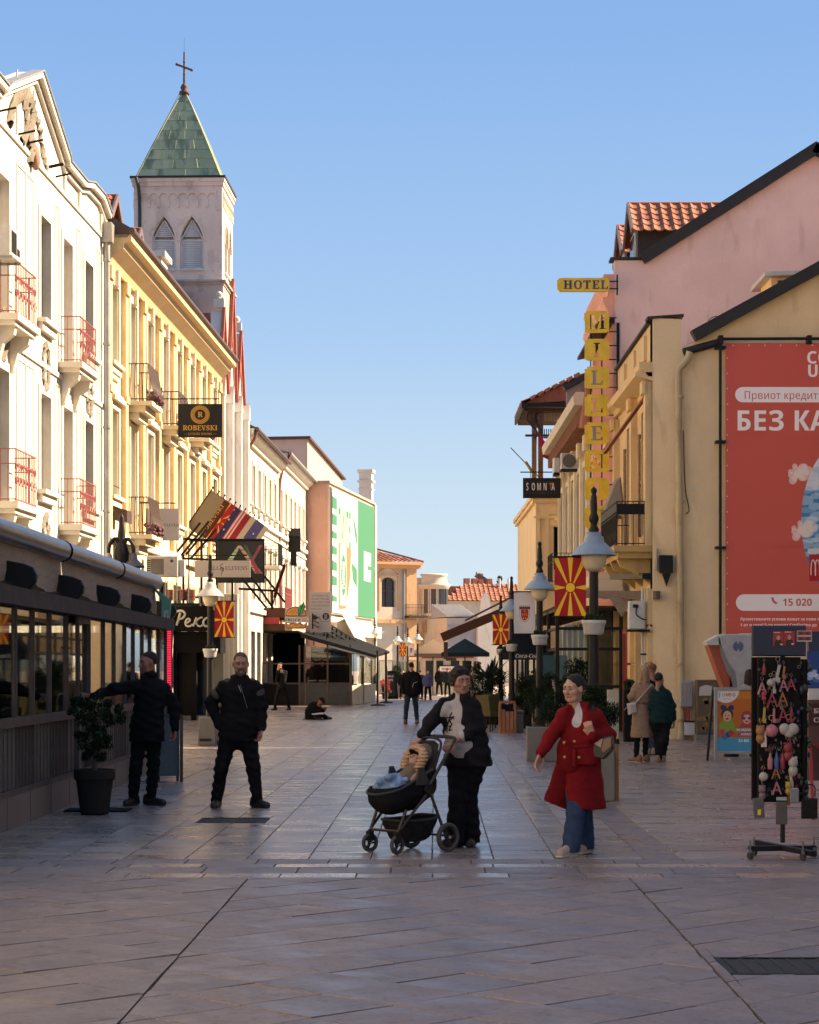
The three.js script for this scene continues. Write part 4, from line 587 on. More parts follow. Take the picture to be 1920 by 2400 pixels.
// ---- red hoarding on the ochre wall
{
  const d = 50.28, X = (px) => PX(px, d), hb = thing('loan_hoarding', 'big red advertising hoarding with white Cyrillic lettering on the ochre side wall', 'billboard', V(0, 0, -d));
  const x0 = X(1700), x1 = x0 + 4.6, y0 = PY(1490, d), y1 = PY(805, d), Wd = x1 - x0, Hd = y1 - y0;
  const t = canvasTex(1024, 1536, (c, w, h) => {
    const k = w / Wd, sx = (px) => (X(px) - x0) * k, sy = (py) => (y1 - PY(py, d)) / Hd * h, u = sx(1800) - sx(1799);
    c.fillStyle = '#c9584b'; c.fillRect(0, 0, w, h);
    c.fillStyle = '#f3ecec'; c.font = `bold ${u * 40}px sans-serif`; c.fillText('CO', sx(1889), sy(853)); c.fillText('U', sx(1890), sy(884)); c.fillRect(sx(1940), sy(840), u * 60, u * 8);
    const pill = (px, py, hh) => { c.beginPath(); c.roundRect(sx(px), sy(py), w, u * hh, u * hh / 2); c.fill(); };
    pill(1722, 908, 36); pill(1724, 1393, 39);
    c.fillStyle = '#c9584b'; c.font = `${u * 25}px sans-serif`; c.fillText('Првиот кредит', sx(1742), sy(936)); c.font = `bold ${u * 23}px sans-serif`; c.fillText('15 020', sx(1833), sy(1420)); c.strokeStyle = '#c9584b'; c.lineWidth = u * 5; c.beginPath(); c.arc(sx(1822), sy(1402), u * 12, Math.PI * .55, Math.PI * 1.05); c.stroke();
    c.fillStyle = '#f3ecec'; c.font = `bold ${u * 66}px sans-serif`; c.fillText('БЕЗ КАМАТА', sx(1722), sy(1010)); c.font = `bold ${u * 9.4}px sans-serif`; c.fillText('Промотивните услови важат за нови клиенти', sx(1734), sy(1454)); c.fillText('1-от и секој 5-ти кредит Credissimo до', sx(1734), sy(1468));
    c.save(); c.beginPath(); c.ellipse(sx(1990), sy(1220), u * 113, u * 190, 0, 0, 7); c.clip(); c.fillStyle = '#3f7fb4'; c.fillRect(0, 0, w, h); c.fillStyle = '#c9d2dc'; c.fillRect(0, 0, w, sy(1150)); for (let i = 0; i < 60; i++) { c.fillStyle = i % 3 ? 'rgba(225,226,230,.5)' : 'rgba(160,190,220,.5)'; c.beginPath(); c.ellipse(sx(1880 + (i * 37) % 120), sy(1070 + (i * 61) % 230), u * (12 + i % 14), u * (6 + i % 7), 0, 0, 7); c.fill(); } c.restore();
    for (const [px, py] of [[1878, 1105], [1890, 1238], [1868, 1118], [1876, 1250]]) for (let i = 0; i < 9; i++) { c.fillStyle = 'rgba(232,215,205,.75)'; c.beginPath(); c.arc(sx(px + (i * 13) % 34 - 16), sy(py + (i * 7) % 24 - 12), u * (6 + i % 6), 0, 7); c.fill(); }
    c.fillStyle = '#d8d3d0'; c.fillRect(sx(1892), sy(1286), u * 90, u * 12); c.fillStyle = '#b01c22'; c.fillRect(sx(1896), sy(1300), u * 80, u * 62); c.strokeStyle = '#e6d9d8'; c.lineWidth = u * 2.2; for (let i = 0; i < 5; i++) { c.beginPath(); c.moveTo(sx(1900 + i * 10), sy(1348)); c.bezierCurveTo(sx(1898 + i * 10), sy(1290), sx(1914 + i * 10), sy(1312), sx(1910 + i * 10), sy(1350)); c.stroke(); }
    c.fillStyle = 'rgba(255,240,235,.8)'; for (let px = 1718; px < 2000; px += 37) { c.beginPath(); c.arc(sx(px), u * 5, u * 1.6, 0, 7); c.fill(); } for (let py = 840; py < 1490; py += 36) { c.beginPath(); c.arc(u * 4, sy(py), u * 1.6, 0, 7); c.fill(); }
  });
  const pg = new THREE.PlaneGeometry(Wd, Hd, 48, 72), p = pg.attributes.position, N = new ImprovedNoise(); for (let i = 0; i < p.count; i++) { const x = p.getX(i), y = p.getY(i), e = Math.max(0, 1 - (Hd / 2 - y) / 1.1); p.setZ(i, N.noise(x * .7, y * .7, 3) * .035 + N.noise(x * 3, y * .5, 9) * .02 * e + .03 * Math.exp(-((x + .95) ** 2) / .3 - ((y + 1.25) ** 2) / .004)); } pg.computeVertexNormals(); pg.translate(x0 + Wd / 2, y0 + Hd / 2, .06);
  meshOf(pg, 'printed_sheet', new THREE.MeshStandardMaterial({ map: t, roughness: .75, side: THREE.DoubleSide }), hb);
  const f = B(), xl = X(1687), yt = PY(796, d); f.rod(V(xl, y0, .1), V(xl, yt, .1), .035).rod(V(xl, yt, .1), V(x1 + .2, yt + .02, .1), .035); for (const py of [815, 1036, 1284]) f.mm(xl - .1, xl + .13, PY(py, d) - .03, PY(py, d) + .03, -.15, .13); for (const px of [1688, 1895]) f.mm(X(px) - .05, X(px) + .05, yt - .12, yt + .08, -.1, .18); f.build('frame', M.iron, hb);
}
// ---- pink hotel
{
  const d = 59.05, X0 = 5.68, g = thing('pink_hotel', 'tall pink hotel with blank side gable and tiled dormers behind the ochre house', 'hotel', V(X0, 0, -d)), LF = 6.8, z = -LF - .01;
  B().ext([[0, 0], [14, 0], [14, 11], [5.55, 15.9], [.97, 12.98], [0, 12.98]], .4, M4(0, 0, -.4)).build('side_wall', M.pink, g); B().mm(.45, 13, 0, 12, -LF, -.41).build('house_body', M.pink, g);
  B().bar(V(.75, 13.0, .08), V(5.62, 16.1, .08), .3, .3).bar(V(5.5, 16.08, .08), V(14.4, 10.9, .08), .3, .3).build('verge', M.verge, g); B().mm(-.12, 1.0, 12.99, 13.06, -.5, .06).build('coping', M.verge, g);
  B().ext([[.7, 12.8], [5.55, 15.95], [14, 11]], LF, M4(0, 0, -LF - .02)).build('roof', M.tileC, g);
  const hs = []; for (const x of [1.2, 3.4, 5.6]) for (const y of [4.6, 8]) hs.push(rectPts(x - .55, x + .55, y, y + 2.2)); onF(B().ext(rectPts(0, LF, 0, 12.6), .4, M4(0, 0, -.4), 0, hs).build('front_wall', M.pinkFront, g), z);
  for (const x of [1.2, 3.4, 5.6]) for (const y of [4.6, 8]) onF(win(g, x, y, y + 2.2, 1.1, { frame: M.winWhite, sill: M.pinkFront }), z);
  onF(B().mm(.2, LF - .2, .1, 3.3, .03, .06).build('shop_glass', M.dark, g), z);
  const rb = B(); for (let x = .2; x < LF; x += .22) rb.mm(x - .03, x + .03, 3.4, 11.2, .002, .05); onF(rb.build('pilaster_rib', M.pinkFront, g), z);
  const cor = B().ext([[0, 0], [.15, 0], [.18, .2], [.32, .5], [.32, .62], [.2, .62], [.16, .9], [.3, 1.1], [.3, 1.25], [0, 1.25]], LF, M4(LF, 11.35, .002, -Math.PI / 2)); onF(cor.build('cornice', M.pinkFront, g), z);
  onF(B().ext([[0, 0], [.5, -.1], [.5, -.02], [0, .1]], LF, M4(LF, 11.3, 0, -Math.PI / 2)).build('drip_edge', M.verge, g), z); B().mm(.05, .13, 3.4, 11.25, .0, .04).build('corner_strip', M.iron, g);
  onF(dormer(g, LF - 2.0, 12.85, -.75, 2.0, 1.3, 3.3, true), z); onF(dormer(g, LF - 5.1, 12.85, -.75, 2.0, 1.3, 2.6, true), z);
  onF(B().rod(V(LF - 2.4, 8.6, .6), V(LF - 2.4, 10.2, .5), .2, .05).build('cresting', M.tileB, g), z);
  const urn = B(); for (const [x, s] of [[.75, 1], [.45, .7]]) urn.lathe([[0, 0], [.16, 0], [.1, .1], [.2, .25], [.12, .38], [.04, .42], [.1, .5], [0, .62]].map(([a, b]) => [a * s, b * s]), x, 9.98, .4 - 1.2); urn.build('roof_finial', M.tileB, g);
}
// ---- HOTEL and vertical letter signs
function letterPanel(ch, w, h, open, parent, x, y) {
  const c = .065, panel = new THREE.Shape([[-w / 2 + c, -h / 2], [w / 2 - c, -h / 2], [w / 2 - c, -h / 2 + c * .4], [w / 2, -h / 2 + c * .4], [w / 2, h / 2 - c], [w / 2 - c, h / 2 - c], [w / 2 - c, h / 2], [-w / 2 + c, h / 2], [-w / 2 + c, h / 2 - c], [-w / 2, h / 2 - c], [-w / 2, -h / 2 + c * .4], [-w / 2 + c, -h / 2 + c * .4]].map((q) => new THREE.Vector2(...q)));
  const shapes = font.generateShapes(ch, h * .66), bb = new THREE.Box2(); shapes.forEach((s) => s.getPoints(6).forEach((p) => bb.expandByPoint(p))); const off = bb.getCenter(new THREE.Vector2()).negate();
  shapes.forEach((s) => panel.holes.push(new THREE.Path(s.getPoints(6).map((p) => p.clone().add(off)))));
  const o = B().add(new THREE.ExtrudeGeometry(panel, { depth: .05, bevelEnabled: false })).build('letter_panel', M.yellowSign, parent); o.position.set(x, y, 0);
  if (!open) B().box(0, 0, .012, bb.max.x - bb.min.x + .05, bb.max.y - bb.min.y + .05, .012).build('letter_backing', ch === 'L' ? M.mauve : M.mauve, o);
  return o;
}
{
  const d = 58.75, s = d / F, g = thing('vertical_hotel_sign', 'tall vertical sign of notched yellow panels with cut out letters on the pink hotel', 'sign', V(PX(1399, d), 0, -d));
  'MILLENIUM'.split('').forEach((c, i) => letterPanel(c, 57 * s, 51 * s, ![2, 4, 7].includes(i), g, 0, PY(755 + i * 65.2, d)));
  const b = B(); for (const px of [-14, 12]) b.rod(V(px * s, PY(1330, d), -.03), V(px * s, PY(735, d), -.03), .018); for (let py = 745; py < 1320; py += 32.6) b.rod(V(28 * s, PY(py, d), .02), V(46 * s, PY(py, d), .02), .016).rod(V(12 * s, PY(py, d), -.03), V(28 * s, PY(py, d), .02), .014); b.build('bracket', M.iron, g);
}
{
  const d = 58.75, s = d / F, g = thing('hotel_sign', 'small yellow projecting sign reading HOTEL in blue letters above the vertical sign', 'sign', V(PX(1367, d), PY(668, d), -d)), w = 122 * s, h = 32 * s, c = .07;
  B().ext([[-w / 2 + c, -h / 2], [w / 2 - c, -h / 2], [w / 2, -h / 2 + c], [w / 2, h / 2 - c], [w / 2 - c, h / 2], [-w / 2 + c, h / 2], [-w / 2, h / 2 - c], [-w / 2, -h / 2 + c]], .12, M4(0, 0, -.06)).build('panel', M.yellowSign, g);
  let x = -w / 2 + .17; for (const ch of 'HOTEL') { const gm = new THREE.ExtrudeGeometry(font.generateShapes(ch, h * .62), { depth: .012, bevelEnabled: false, curveSegments: 5 }); gm.computeBoundingBox(); const bb = gm.boundingBox; const m = B().add(gm).build('letter', ch === 'O' || ch === 'L' ? std(C(.05, .05, .17), { roughness: .5 }) : M.navy, g); m.position.set(x - bb.min.x, -h * .31, .061); x += bb.max.x - bb.min.x + .04; }
  B().bar(V(w / 2, .1, 0), V(w / 2 + .25, .1, 0), .03, .03).bar(V(w / 2, -.1, 0), V(w / 2 + .25, -.1, 0), .03, .03).bar(V(w / 2 + .22, -.28, 0), V(w / 2 + .22, .28, 0), .04, .04).build('bracket', M.iron, g);
}
// ---- ornate cream house
{
  const D1 = 66.0, D0 = 81.9, X0 = 5.85, g = thing('ornate_house', 'cream house with heavy bracketed cornice and stucco front, beyond the pink hotel', 'house', V(X0, 0, -D1)), LF = D0 - D1, z = -LF;
  const hs = [], xs = [1.4, 4, 6.6, 9.2, 11.8, 14.4]; for (const x of xs) hs.push(archPts(x - .55, x + .55, 5.2, 8.3, false), rectPts(x - .9, x + .9, .2, 3.2));
  onF(B().ext(rectPts(0, LF, 0, 10), .4, M4(0, 0, -.4), 0, hs).build('front_wall', M.cream, g), z); B().mm(.41, 9, 0, 10, -LF, 0).build('house_body', M.cream, g);
  for (const x of xs) { onF(win(g, x, 5.2, 8.3, 1.1, { surround: M.farCream, proud: .12, sw: .2, glass: M.glass }), z); onF(win(g, x, .2, 3.2, 1.8, { glass: M.dark, frame: M.black }), z); }
  const st = B(); for (const x of [0.2, 2.7, 5.3, 7.9, 10.5, 13.1, 15.6]) st.mm(x - .2, x + .2, 4.6, 9.2, .002, .16).mm(x - .28, x + .28, 8.7, 9.2, .161, .26); st.mm(0, LF, 4.2, 4.55, .002, .3); onF(st.build('stucco_pilaster', M.cream, g), z);
  const br = B(); for (let x = .3; x < LF; x += .5) br.mm(x - .12, x + .12, 9.35, 9.8, .002, .55); onF(br.build('cornice_bracket', std(C(.22, .09, .05), { roughness: .9 }), g), z); onF(B().ext([[0, 0], [.75, .02], [.8, .3], [.7, .42], [0, .42]], LF, M4(LF, 9.82, .002, -Math.PI / 2)).build('cornice', M.farCream, g), z);
  B().ext([[-.5, 0], [4.5, 2.3], [9, 0]], LF, M4(0, 10.26, -LF)).build('roof', M.tileC, g); B().ext([[.2, 0], [5, 0], [5, 2.6], [1.6, 2.3], [.2, 1.4]], .3, M4(-.4, 10.25, -11)).build('fire_wall', std(C(.30, .26, .25), { map: T.worn }), g); B().bar(V(-.3, 11.75, -10.7), V(1.3, 12.65, -10.7), .4, .18).build('fire_wall_cap', M.verge, g); B().tube([V(-.5, 10.6, -10.5), V(-.45, 10.2, -10.5), V(0, 9.9, -10.5), V(.0, 5, -10.5)], .07, 8, 20).build('downpipe', M.zinc, g);
  const bal = B().mm(7, 9.6, 4.4, 4.6, 0, 1.1).build('balcony', M.ochreFront, g); onF(bal, z); const rl = B(); railing(rl, 7.1, 9.5, 4.6, 5.6, .05, 1.0, .13); rl.build('railing', M.iron, bal);
  const d = 73, ac = thing('air_conditioner', 'air conditioner with round fan grille above the balcony brackets on the right', 'air conditioner', V(PX(1342, d), PY(1100, d), -d)); B().cham(0, .27, 0, .8, .55, .32, .02).build('casing', M.acWhite, ac); B().add(new THREE.CylinderGeometry(.23, .23, .02, 24), M4(-.12, .27, .168, 0, Math.PI / 2)).build('fan_grille', paint(.13, .12, .11), ac); B().ball(.3, .44, .165, .035, 1, 1, .2).build('badge', M.red, ac); B().mm(-.42, .42, -.07, -.01, -.3, .25).mm(.3, .42, -.07, -.01, -.2, .1).build('bracket', M.iron, ac);
  const a2 = thing('air_conditioner', 'second air conditioner seen edge on, left of the fan unit', 'air conditioner', V(PX(1304, 76), PY(1112, 76), -76)); B().cham(0, .3, 0, .22, .52, .8, .02).build('casing', M.acWhite, a2); B().mm(-.1, .1, -.05, .03, -.4, .4).build('bracket', M.iron, a2);
}
// ---- ochre corner house with the timber gallery on its roof
{
  const d = 82.2, s = d / F, X0 = PX(1256, d), g = thing('gallery_house', 'low ochre house with black window and timber roof gallery at right of street', 'house', V(X0, 0, -d)), W = PX(1334, d) - X0, X = (px) => PX(px, d) - X0, Y = (py) => PY(py, d), top = Y(1178);
  B().ext(rectPts(0, W + 3, 0, top), .4, M4(0, 0, -.4), 0, [rectPts(X(1298), X(1326), Y(1335), Y(1235))]).build('side_wall', M.ochre, g); B().mm(.01, W + 3, 0, top, -14, -.41).build('house_body', M.ochre, g);
  const w = B().mm(X(1298), X(1301), Y(1335), Y(1235), -.2, .03).mm(X(1323), X(1326), Y(1335), Y(1235), -.2, .03).mm(X(1301), X(1323), Y(1285), Y(1282), -.2, .03).build('window', M.iron, g); B().mm(X(1299), X(1325), Y(1335), Y(1235), -.24, -.2).build('pane', M.dark, w);
  B().mm(-.12, W + .2, top, top + .14, -14, .14).mm(-.2, W + .2, top + .14, top + .3, -14, .24).mm(-.08, W, Y(1215), Y(1210), .002, .08).mm(X(1262), X(1266), Y(1400), Y(1215), .002, .06).mm(X(1284), X(1330), Y(1206), Y(1203), .002, .05).mm(X(1284), X(1287), Y(1400), Y(1206), .002, .05).mm(X(1288), X(1330), Y(1232), Y(1228), .002, .05).build('moulding', M.ochre, g); B().ball(X(1304), Y(1218), .05, .09, 1, 1, .5).build('boss', M.ochre, g);
  const post = B(); for (const [px, zz] of [[1268, -.2], [1268, -4.4], [1330, -.2]]) post.cham(X(px), (top + Y(950)) / 2, zz, .2, Y(950) - top, .2, .02); post.build('post', paint(.13, .075, .05), g);
  const gal = B(), ry = Y(958); gal.mm(X(1226), X(1330), ry, ry + .14, -5, .5).mm(X(1232), X(1330), ry - .14, ry - .001, -.3, -.1).mm(X(1232), X(1330), Y(1022), Y(1017), -.25, -.15).mm(X(1275), X(1325), Y(1026), Y(1023), -.26, -.14); for (let px = 1276; px < 1326; px += 5) gal.mm(X(px), X(px + 2), Y(1022), Y(1004), -.22, -.18); for (let zz = -4.6; zz < .4; zz += .42) gal.mm(X(1228), X(1330), ry - .12, ry - .001, zz, zz + .12); gal.build('timber_roof_frame', M.woodDark, g);
  const pan = B(); for (let px = 1277; px < 1320; px += 7) pan.mm(X(px), X(px + 5), Y(985), Y(962), -.2, -.17); pan.build('board', paint(.26, .19, .12), g);
  const sc = B(); for (const px of [1240, 1252]) { sc.tube([V(X(px), ry - .05, .1), V(X(px) - .1, ry - .4, .1), V(X(px) + .15, ry - .7, .1), V(X(px) + .3, ry - 1.0, .1), V(X(px) + .2, ry - 1.15, .1)], .06, 6, 20); sc.tube([V(X(px + 8), ry - .1, -.2), V(X(px + 4), ry - .35, -.2), V(X(px + 12), ry - .6, -.2)], .07, 6, 14); } sc.build('carved_bracket', M.woodDark, g);
  const lat = B(); for (let i = 0; i < 8; i++) { lat.bar(V(X(1273 + i * 6), Y(1060), -.2), V(X(1285 + i * 6), Y(1034), -.2), .015, .015).bar(V(X(1285 + i * 6), Y(1060), -.2), V(X(1273 + i * 6), Y(1034), -.2), .015, .015); } lat.bar(V(X(1270), Y(1060), -.2), V(X(1328), Y(1060), -.2), .02, .02).bar(V(X(1270), Y(1034), -.2), V(X(1328), Y(1034), -.2), .02, .02); lat.build('lattice', M.iron, g);
  const rf = B().ext([[X(1226), ry + .141], [X(1372), Y(880)], [X(1372), ry + .3]], 5.4, M4(0, 0, -5)).build('roof', M.tileC, g); tiles(rf, V(X(1222), ry + .17, .55), V(0, 0, -5.5), V(X(1368) - X(1222), Y(884) - ry - .12, 0), .34, .36, true); B().mm(X(1226), X(1328), ry + .0, ry + .16, .5, .58).mm(X(1226) - .08, X(1226), ry - .06, ry + .16, -5, .58).build('gutter', M.iron, g);
  const e = B(); for (let i = 0; i < 7; i++) e.rod(V(X(1242 + i * 17), Y(940 - i * 8.6) + .02, .55), V(X(1254 + i * 17), Y(934 - i * 8.6) + .05, .55), .08, .06, 8); e.build('verge_tile', M.tileB, g);
}
{
  const d = 79, g = thing('apartment_sign', 'black projecting sign with slim white letters under the timber gallery', 'sign', V(PX(1270, d), PY(1144, d), -d)), w = 88 * d / F, h = 47 * d / F;
  B().box(0, 0, 0, w, h, .12).build('box', M.blackMatte, g); picture('face', canvasTex(512, 272, (c, W, H) => { c.fillStyle = '#070707'; c.fillRect(0, 0, W, H); c.fillStyle = '#d8d2cc'; c.save(); c.translate(40, 168); c.scale(.62, 1.25); c.font = 'bold 112px sans-serif'; let x = 0; for (const ch of 'SOMN A') { if (ch !== ' ') c.fillText(ch, x, 0); x += ch === 'M' ? 140 : ch === ' ' ? 66 : 118; } c.restore(); c.fillStyle = '#c8652a'; c.fillRect(372, 85, 11, 82); c.beginPath(); c.moveTo(345, 80); c.quadraticCurveTo(378, 50, 412, 78); c.lineTo(378, 90); c.fill(); c.fillStyle = '#8d6a5c'; c.font = 'bold 22px sans-serif'; c.letterSpacing = '14px'; let xx = 46; for (const ch of 'apartments') { c.fillText(ch, xx, 210); xx += 42; } }), w, h, g, M4(0, 0, .062));
  B().bar(V(-w / 2 - .1, h / 2 + .22, 0), V(w / 2 + 1.0, h / 2 + .22, 0), .04, .04).bar(V(-w * .3, h / 2, 0), V(-w * .3, h / 2 + .22, 0), .02, .02).bar(V(w * .3, h / 2, 0), V(w * .3, h / 2 + .22, 0), .02, .02).build('bracket', M.iron, g);
  const f = thing('wall_flag', 'drooping red flag hanging from the timber gallery post', 'flag', at(1262, 1040, 81.5)); B().rod(V(-.45, 1.1, 0), V(.75, -.9, 0), .015).build('pole', M.iron, f); const p = B().ext([[-.15, .35], [0, .2], [.2, -.1], [.36, -.3], [.3, -.72], [.05, -.6], [.0, -.3]], .02, M4(.1, .1, -.01)).build('cloth', cloth(.42, .03, .06), f);
  const f2 = thing('furled_flag', 'yellow and dark furled flag on a pole left of the black sign', 'flag', at(1238, 1090, 79.5)); B().rod(V(-.65, .65, 0), V(.4, -.45, 0), .018).build('pole', M.iron, f2); B().tube([V(-.1, .12, .02), V(.05, -.1, .03), V(.18, -.3, .03), V(.3, -.35, .02)], .06, 6, 14).build('cloth', cloth(.42, .3, .06), f2);
}
// ---- building outside the frame on the right whose shadow covers the square
{
  const [g, L] = facade('square_side_house', 'plain plastered house along the right of the square, outside the picture', 'house', { x: 13.5, z: -49.5 }, { x: 13.5, z: -1 });
  wall(g, 'wall', rectPts(0, L, 0, 17.2), [], M.cream, .4); B().mm(0, L, 0, 17.2, -10, -.41).build('house_body', M.cream, g); B().ext([[.6, 0], [-5, 4], [-10, 0]], L, M4(L, 17.22, 0, -Math.PI / 2)).build('roof', M.tileC, g);
  for (let x = 3; x < L - 2; x += 4) for (const y of [1, 5, 9, 13]) win(g, x, y, y + 2.4, 1.4, { z: .01, surround: M.whiteTrim });
}
{
  const [g, L] = facade('added_row_house', 'added unseen white plastered house behind the near end of the glass terrace, for warm fill', 'house', { x: XL(39.9), z: 40 }, { x: XL(39.9), z: -39.9 });  // unseen sunlit house on the left, added to throw warm fill light
  wall(g, 'wall', rectPts(0, L, 0, 13), [], M.white, .4); B().mm(0, L, 0, 13, -9, -.41).build('house_body', M.white, g); B().ext([[.6, 0], [-4.5, 3], [-9, 0]], L, M4(L, 13.02, 0, -Math.PI / 2)).build('roof', M.tileC, g);
  for (let x = 3; x < L - 2; x += 4) for (const y of [5.7, 9.6]) win(g, x, y, y + 2.2, 1.2, { z: .01, surround: M.whiteTrim });
}
{
  const [g, L] = facade('side_street_house', 'low cream house hidden beyond the timber gallery house', 'house', { x: 7, z: -116 }, { x: 7, z: -96.5 });
  wall(g, 'wall', rectPts(0, L, 0, 7.6), [], M.cream, .4); B().mm(0, L, 0, 7.6, -7, -.41).build('house_body', M.cream, g); B().ext([[.4, 0], [-3.5, .5], [-7, 0]], L, M4(L, 7.62, 0, -Math.PI / 2)).build('roof', M.tileC, g);
  for (let x = 2; x < L - 1; x += 3.4) for (const y of [.9, 4.4]) win(g, x, y, y + 2.1, 1.2, { z: .01, surround: M.whiteTrim });
}
// ================================================================ FOLIAGE AND FLAGS
function sunFlagTex() {
  return canvasTex(256, 480, (c, w, h) => {
    c.fillStyle = '#a81722'; c.fillRect(0, 0, w, h); c.fillStyle = '#e8c229'; const cx = w / 2, cy = h / 2;
    const ray = (x0, y0, x1, y1) => { const dx = cx - (x0 + x1) / 2, dy = cy - (y0 + y1) / 2, L = Math.hypot(dx, dy), k = (L - 42) / L; c.beginPath(); c.moveTo(x0, y0); c.lineTo(x1, y1); c.lineTo((x0 + x1) / 2 + dx * k + (y1 - y0 ? 0 : 4), (y0 + y1) / 2 + dy * k + (x1 - x0 ? 0 : 4)); c.lineTo((x0 + x1) / 2 + dx * k - (y1 - y0 ? 0 : 4), (y0 + y1) / 2 + dy * k - (x1 - x0 ? 0 : 4)); c.fill(); };
    ray(cx - 22, 0, cx + 22, 0); ray(cx - 22, h, cx + 22, h); ray(0, cy - 22, 0, cy + 22); ray(w, cy - 22, w, cy + 22);
    for (const [x, y] of [[0, 0], [w, 0], [0, h], [w, h]]) { const sx = x ? -1 : 1, sy = y ? -1 : 1; c.beginPath(); c.moveTo(x, y + sy * 30); c.lineTo(x, y); c.lineTo(x + sx * 30, y); c.lineTo(cx - sx * 22, cy - sy * 36); c.lineTo(cx - sx * 30, cy - sy * 30); c.fill(); }
    c.fillStyle = '#a81722'; c.beginPath(); c.arc(cx, cy, 44, 0, 7); c.fill(); c.fillStyle = '#e8c229'; c.beginPath(); c.arc(cx, cy, 36, 0, 7); c.fill();
  });
}
const crestTex = () => canvasTex(256, 480, (c, w, h) => { c.fillStyle = '#cfc8c4'; c.fillRect(0, 0, w, h); c.fillStyle = '#5a3a34'; c.fillRect(62, 165, 132, 28); c.fillStyle = '#7d6a60'; for (let i = 0; i < 6; i++) c.fillRect(68 + i * 21, 150, 10, 14); c.strokeStyle = '#6a5850'; c.lineWidth = 4; c.beginPath(); c.moveTo(70, 195); c.lineTo(70, 260); c.quadraticCurveTo(76, 330, 128, 340); c.quadraticCurveTo(180, 330, 186, 260); c.lineTo(186, 195); c.stroke(); c.fillStyle = '#a02a1c'; c.beginPath(); c.moveTo(84, 196); c.lineTo(84, 262); c.quadraticCurveTo(90, 314, 128, 324); c.quadraticCurveTo(166, 314, 172, 262); c.lineTo(172, 196); c.fill(); c.fillStyle = '#d9902a'; for (const [x, y] of [[128, 214], [104, 250], [128, 250], [152, 250], [116, 290], [140, 290]]) { c.beginPath(); c.moveTo(x - 9, y + 14); c.lineTo(x, y - 16); c.lineTo(x + 9, y + 14); c.fill(); } });
const TF = sunFlagTex(), TC = crestTex();
function streetFlag(label, mapT, px0, px1, py0, py1, d, side, cat = 'flag') {
  const w = PX(px1, d) - PX(px0, d), h = PY(py0, d) - PY(py1, d), o = thing(mapT === TF ? 'street_flag' : 'street_banner', label, cat, V((PX(px0, d) + PX(px1, d)) / 2, PY(py1, d), -d));
  const g = new THREE.PlaneGeometry(w, h, 8, 14), p = g.attributes.position; for (let i = 0; i < p.count; i++) p.setZ(i, .012 * Math.sin(p.getX(i) / w * 5 + p.getY(i) * 3)); g.translate(0, h / 2, 0); g.computeVertexNormals();
  meshOf(g, 'cloth', new THREE.MeshStandardMaterial({ map: mapT, roughness: .85, side: THREE.DoubleSide, bumpMap: T.fabricB, bumpScale: .001 }), o);
  B().rod(V(-w / 2 - .03, h + .01, 0), V(w / 2 + .03, h + .01, 0), .012).rod(V(-w / 2 - .03, .01, 0), V(w / 2 + .03, .01, 0), .012).bar(V(side * w / 2, h + .01, 0), V(side * (w / 2 + .12), h + .01, 0), .02, .02).bar(V(side * w / 2, .01, 0), V(side * (w / 2 + .12), .01, 0), .02, .02).build('arm', M.iron, o);
  return o;
}
// ================================================================ STREET LAMPS
const hatBlue = paint(.30, .38, .46, { roughness: .35 });
function makeLamp(label, H, pot, hatMat) {
  const o = thing('street_lamp', label, 'street lamp', V(0, 0, 0), 0, 'street lamps with cone shades'), y = H;
  B().lathe([[0, 0], [.2, 0], [.2, .08], [.15, .12], [.13, .5], [.15, .54], [.1, .6], [.085, .95], [.1, .98], [.075, 1.04], [.062, 2.6], [.062, y - 1.15], [0, y - 1.15]], 0, 0, 0, 14).build('post', M.black, o);
  B().lathe([[0, y - 1.13], [.06, y - 1.15], [.13, y - 1.1], [.165, y - 1.02], [.175, y - .94], [.175, y - .9], [0, y - .9]], 0, 0, 0, 20).build('globe', M.globe, o);
  B().lathe([[.305, y - .93], [.31, y - .92], [.2, y - .8], [.135, y - .74], [.13, y - .68], [.1, y - .66], [.1, y - .62], [0, y - .6], [0, y - .9], [.17, y - .9]], 0, 0, 0, 28).build('lamp_shade', hatMat || hatBlue, o);
  B().lathe([[.06, y - .62], [.075, y - .58], [.05, y - .54], [.045, y - .5], [.065, y - .46], [.07, y - .42], [.045, y - .36], [.05, y - .3], [.04, y - .14], [.028, y - .1], [.042, y - .07], [.042, y - .04], [.02, y - .015], [0, y]], 0, 0, 0, 12).build('finial', M.black, o);
  if (pot) { const p = B().lathe([[0, pot], [.1, pot], [.13, pot + .02], [.155, pot + .15], [.165, pot + .15], [.165, pot + .2], [.15, pot + .2], [.14, pot + .17], [0, pot + .17]], 0, 0, 0, 18).build('flower_pot', M.plastic, o); leaves(p, 'plant', M.leafB, 260, .035, clumps([[0, pot + .22, 0, .15, .07]])); }
  return o;
}
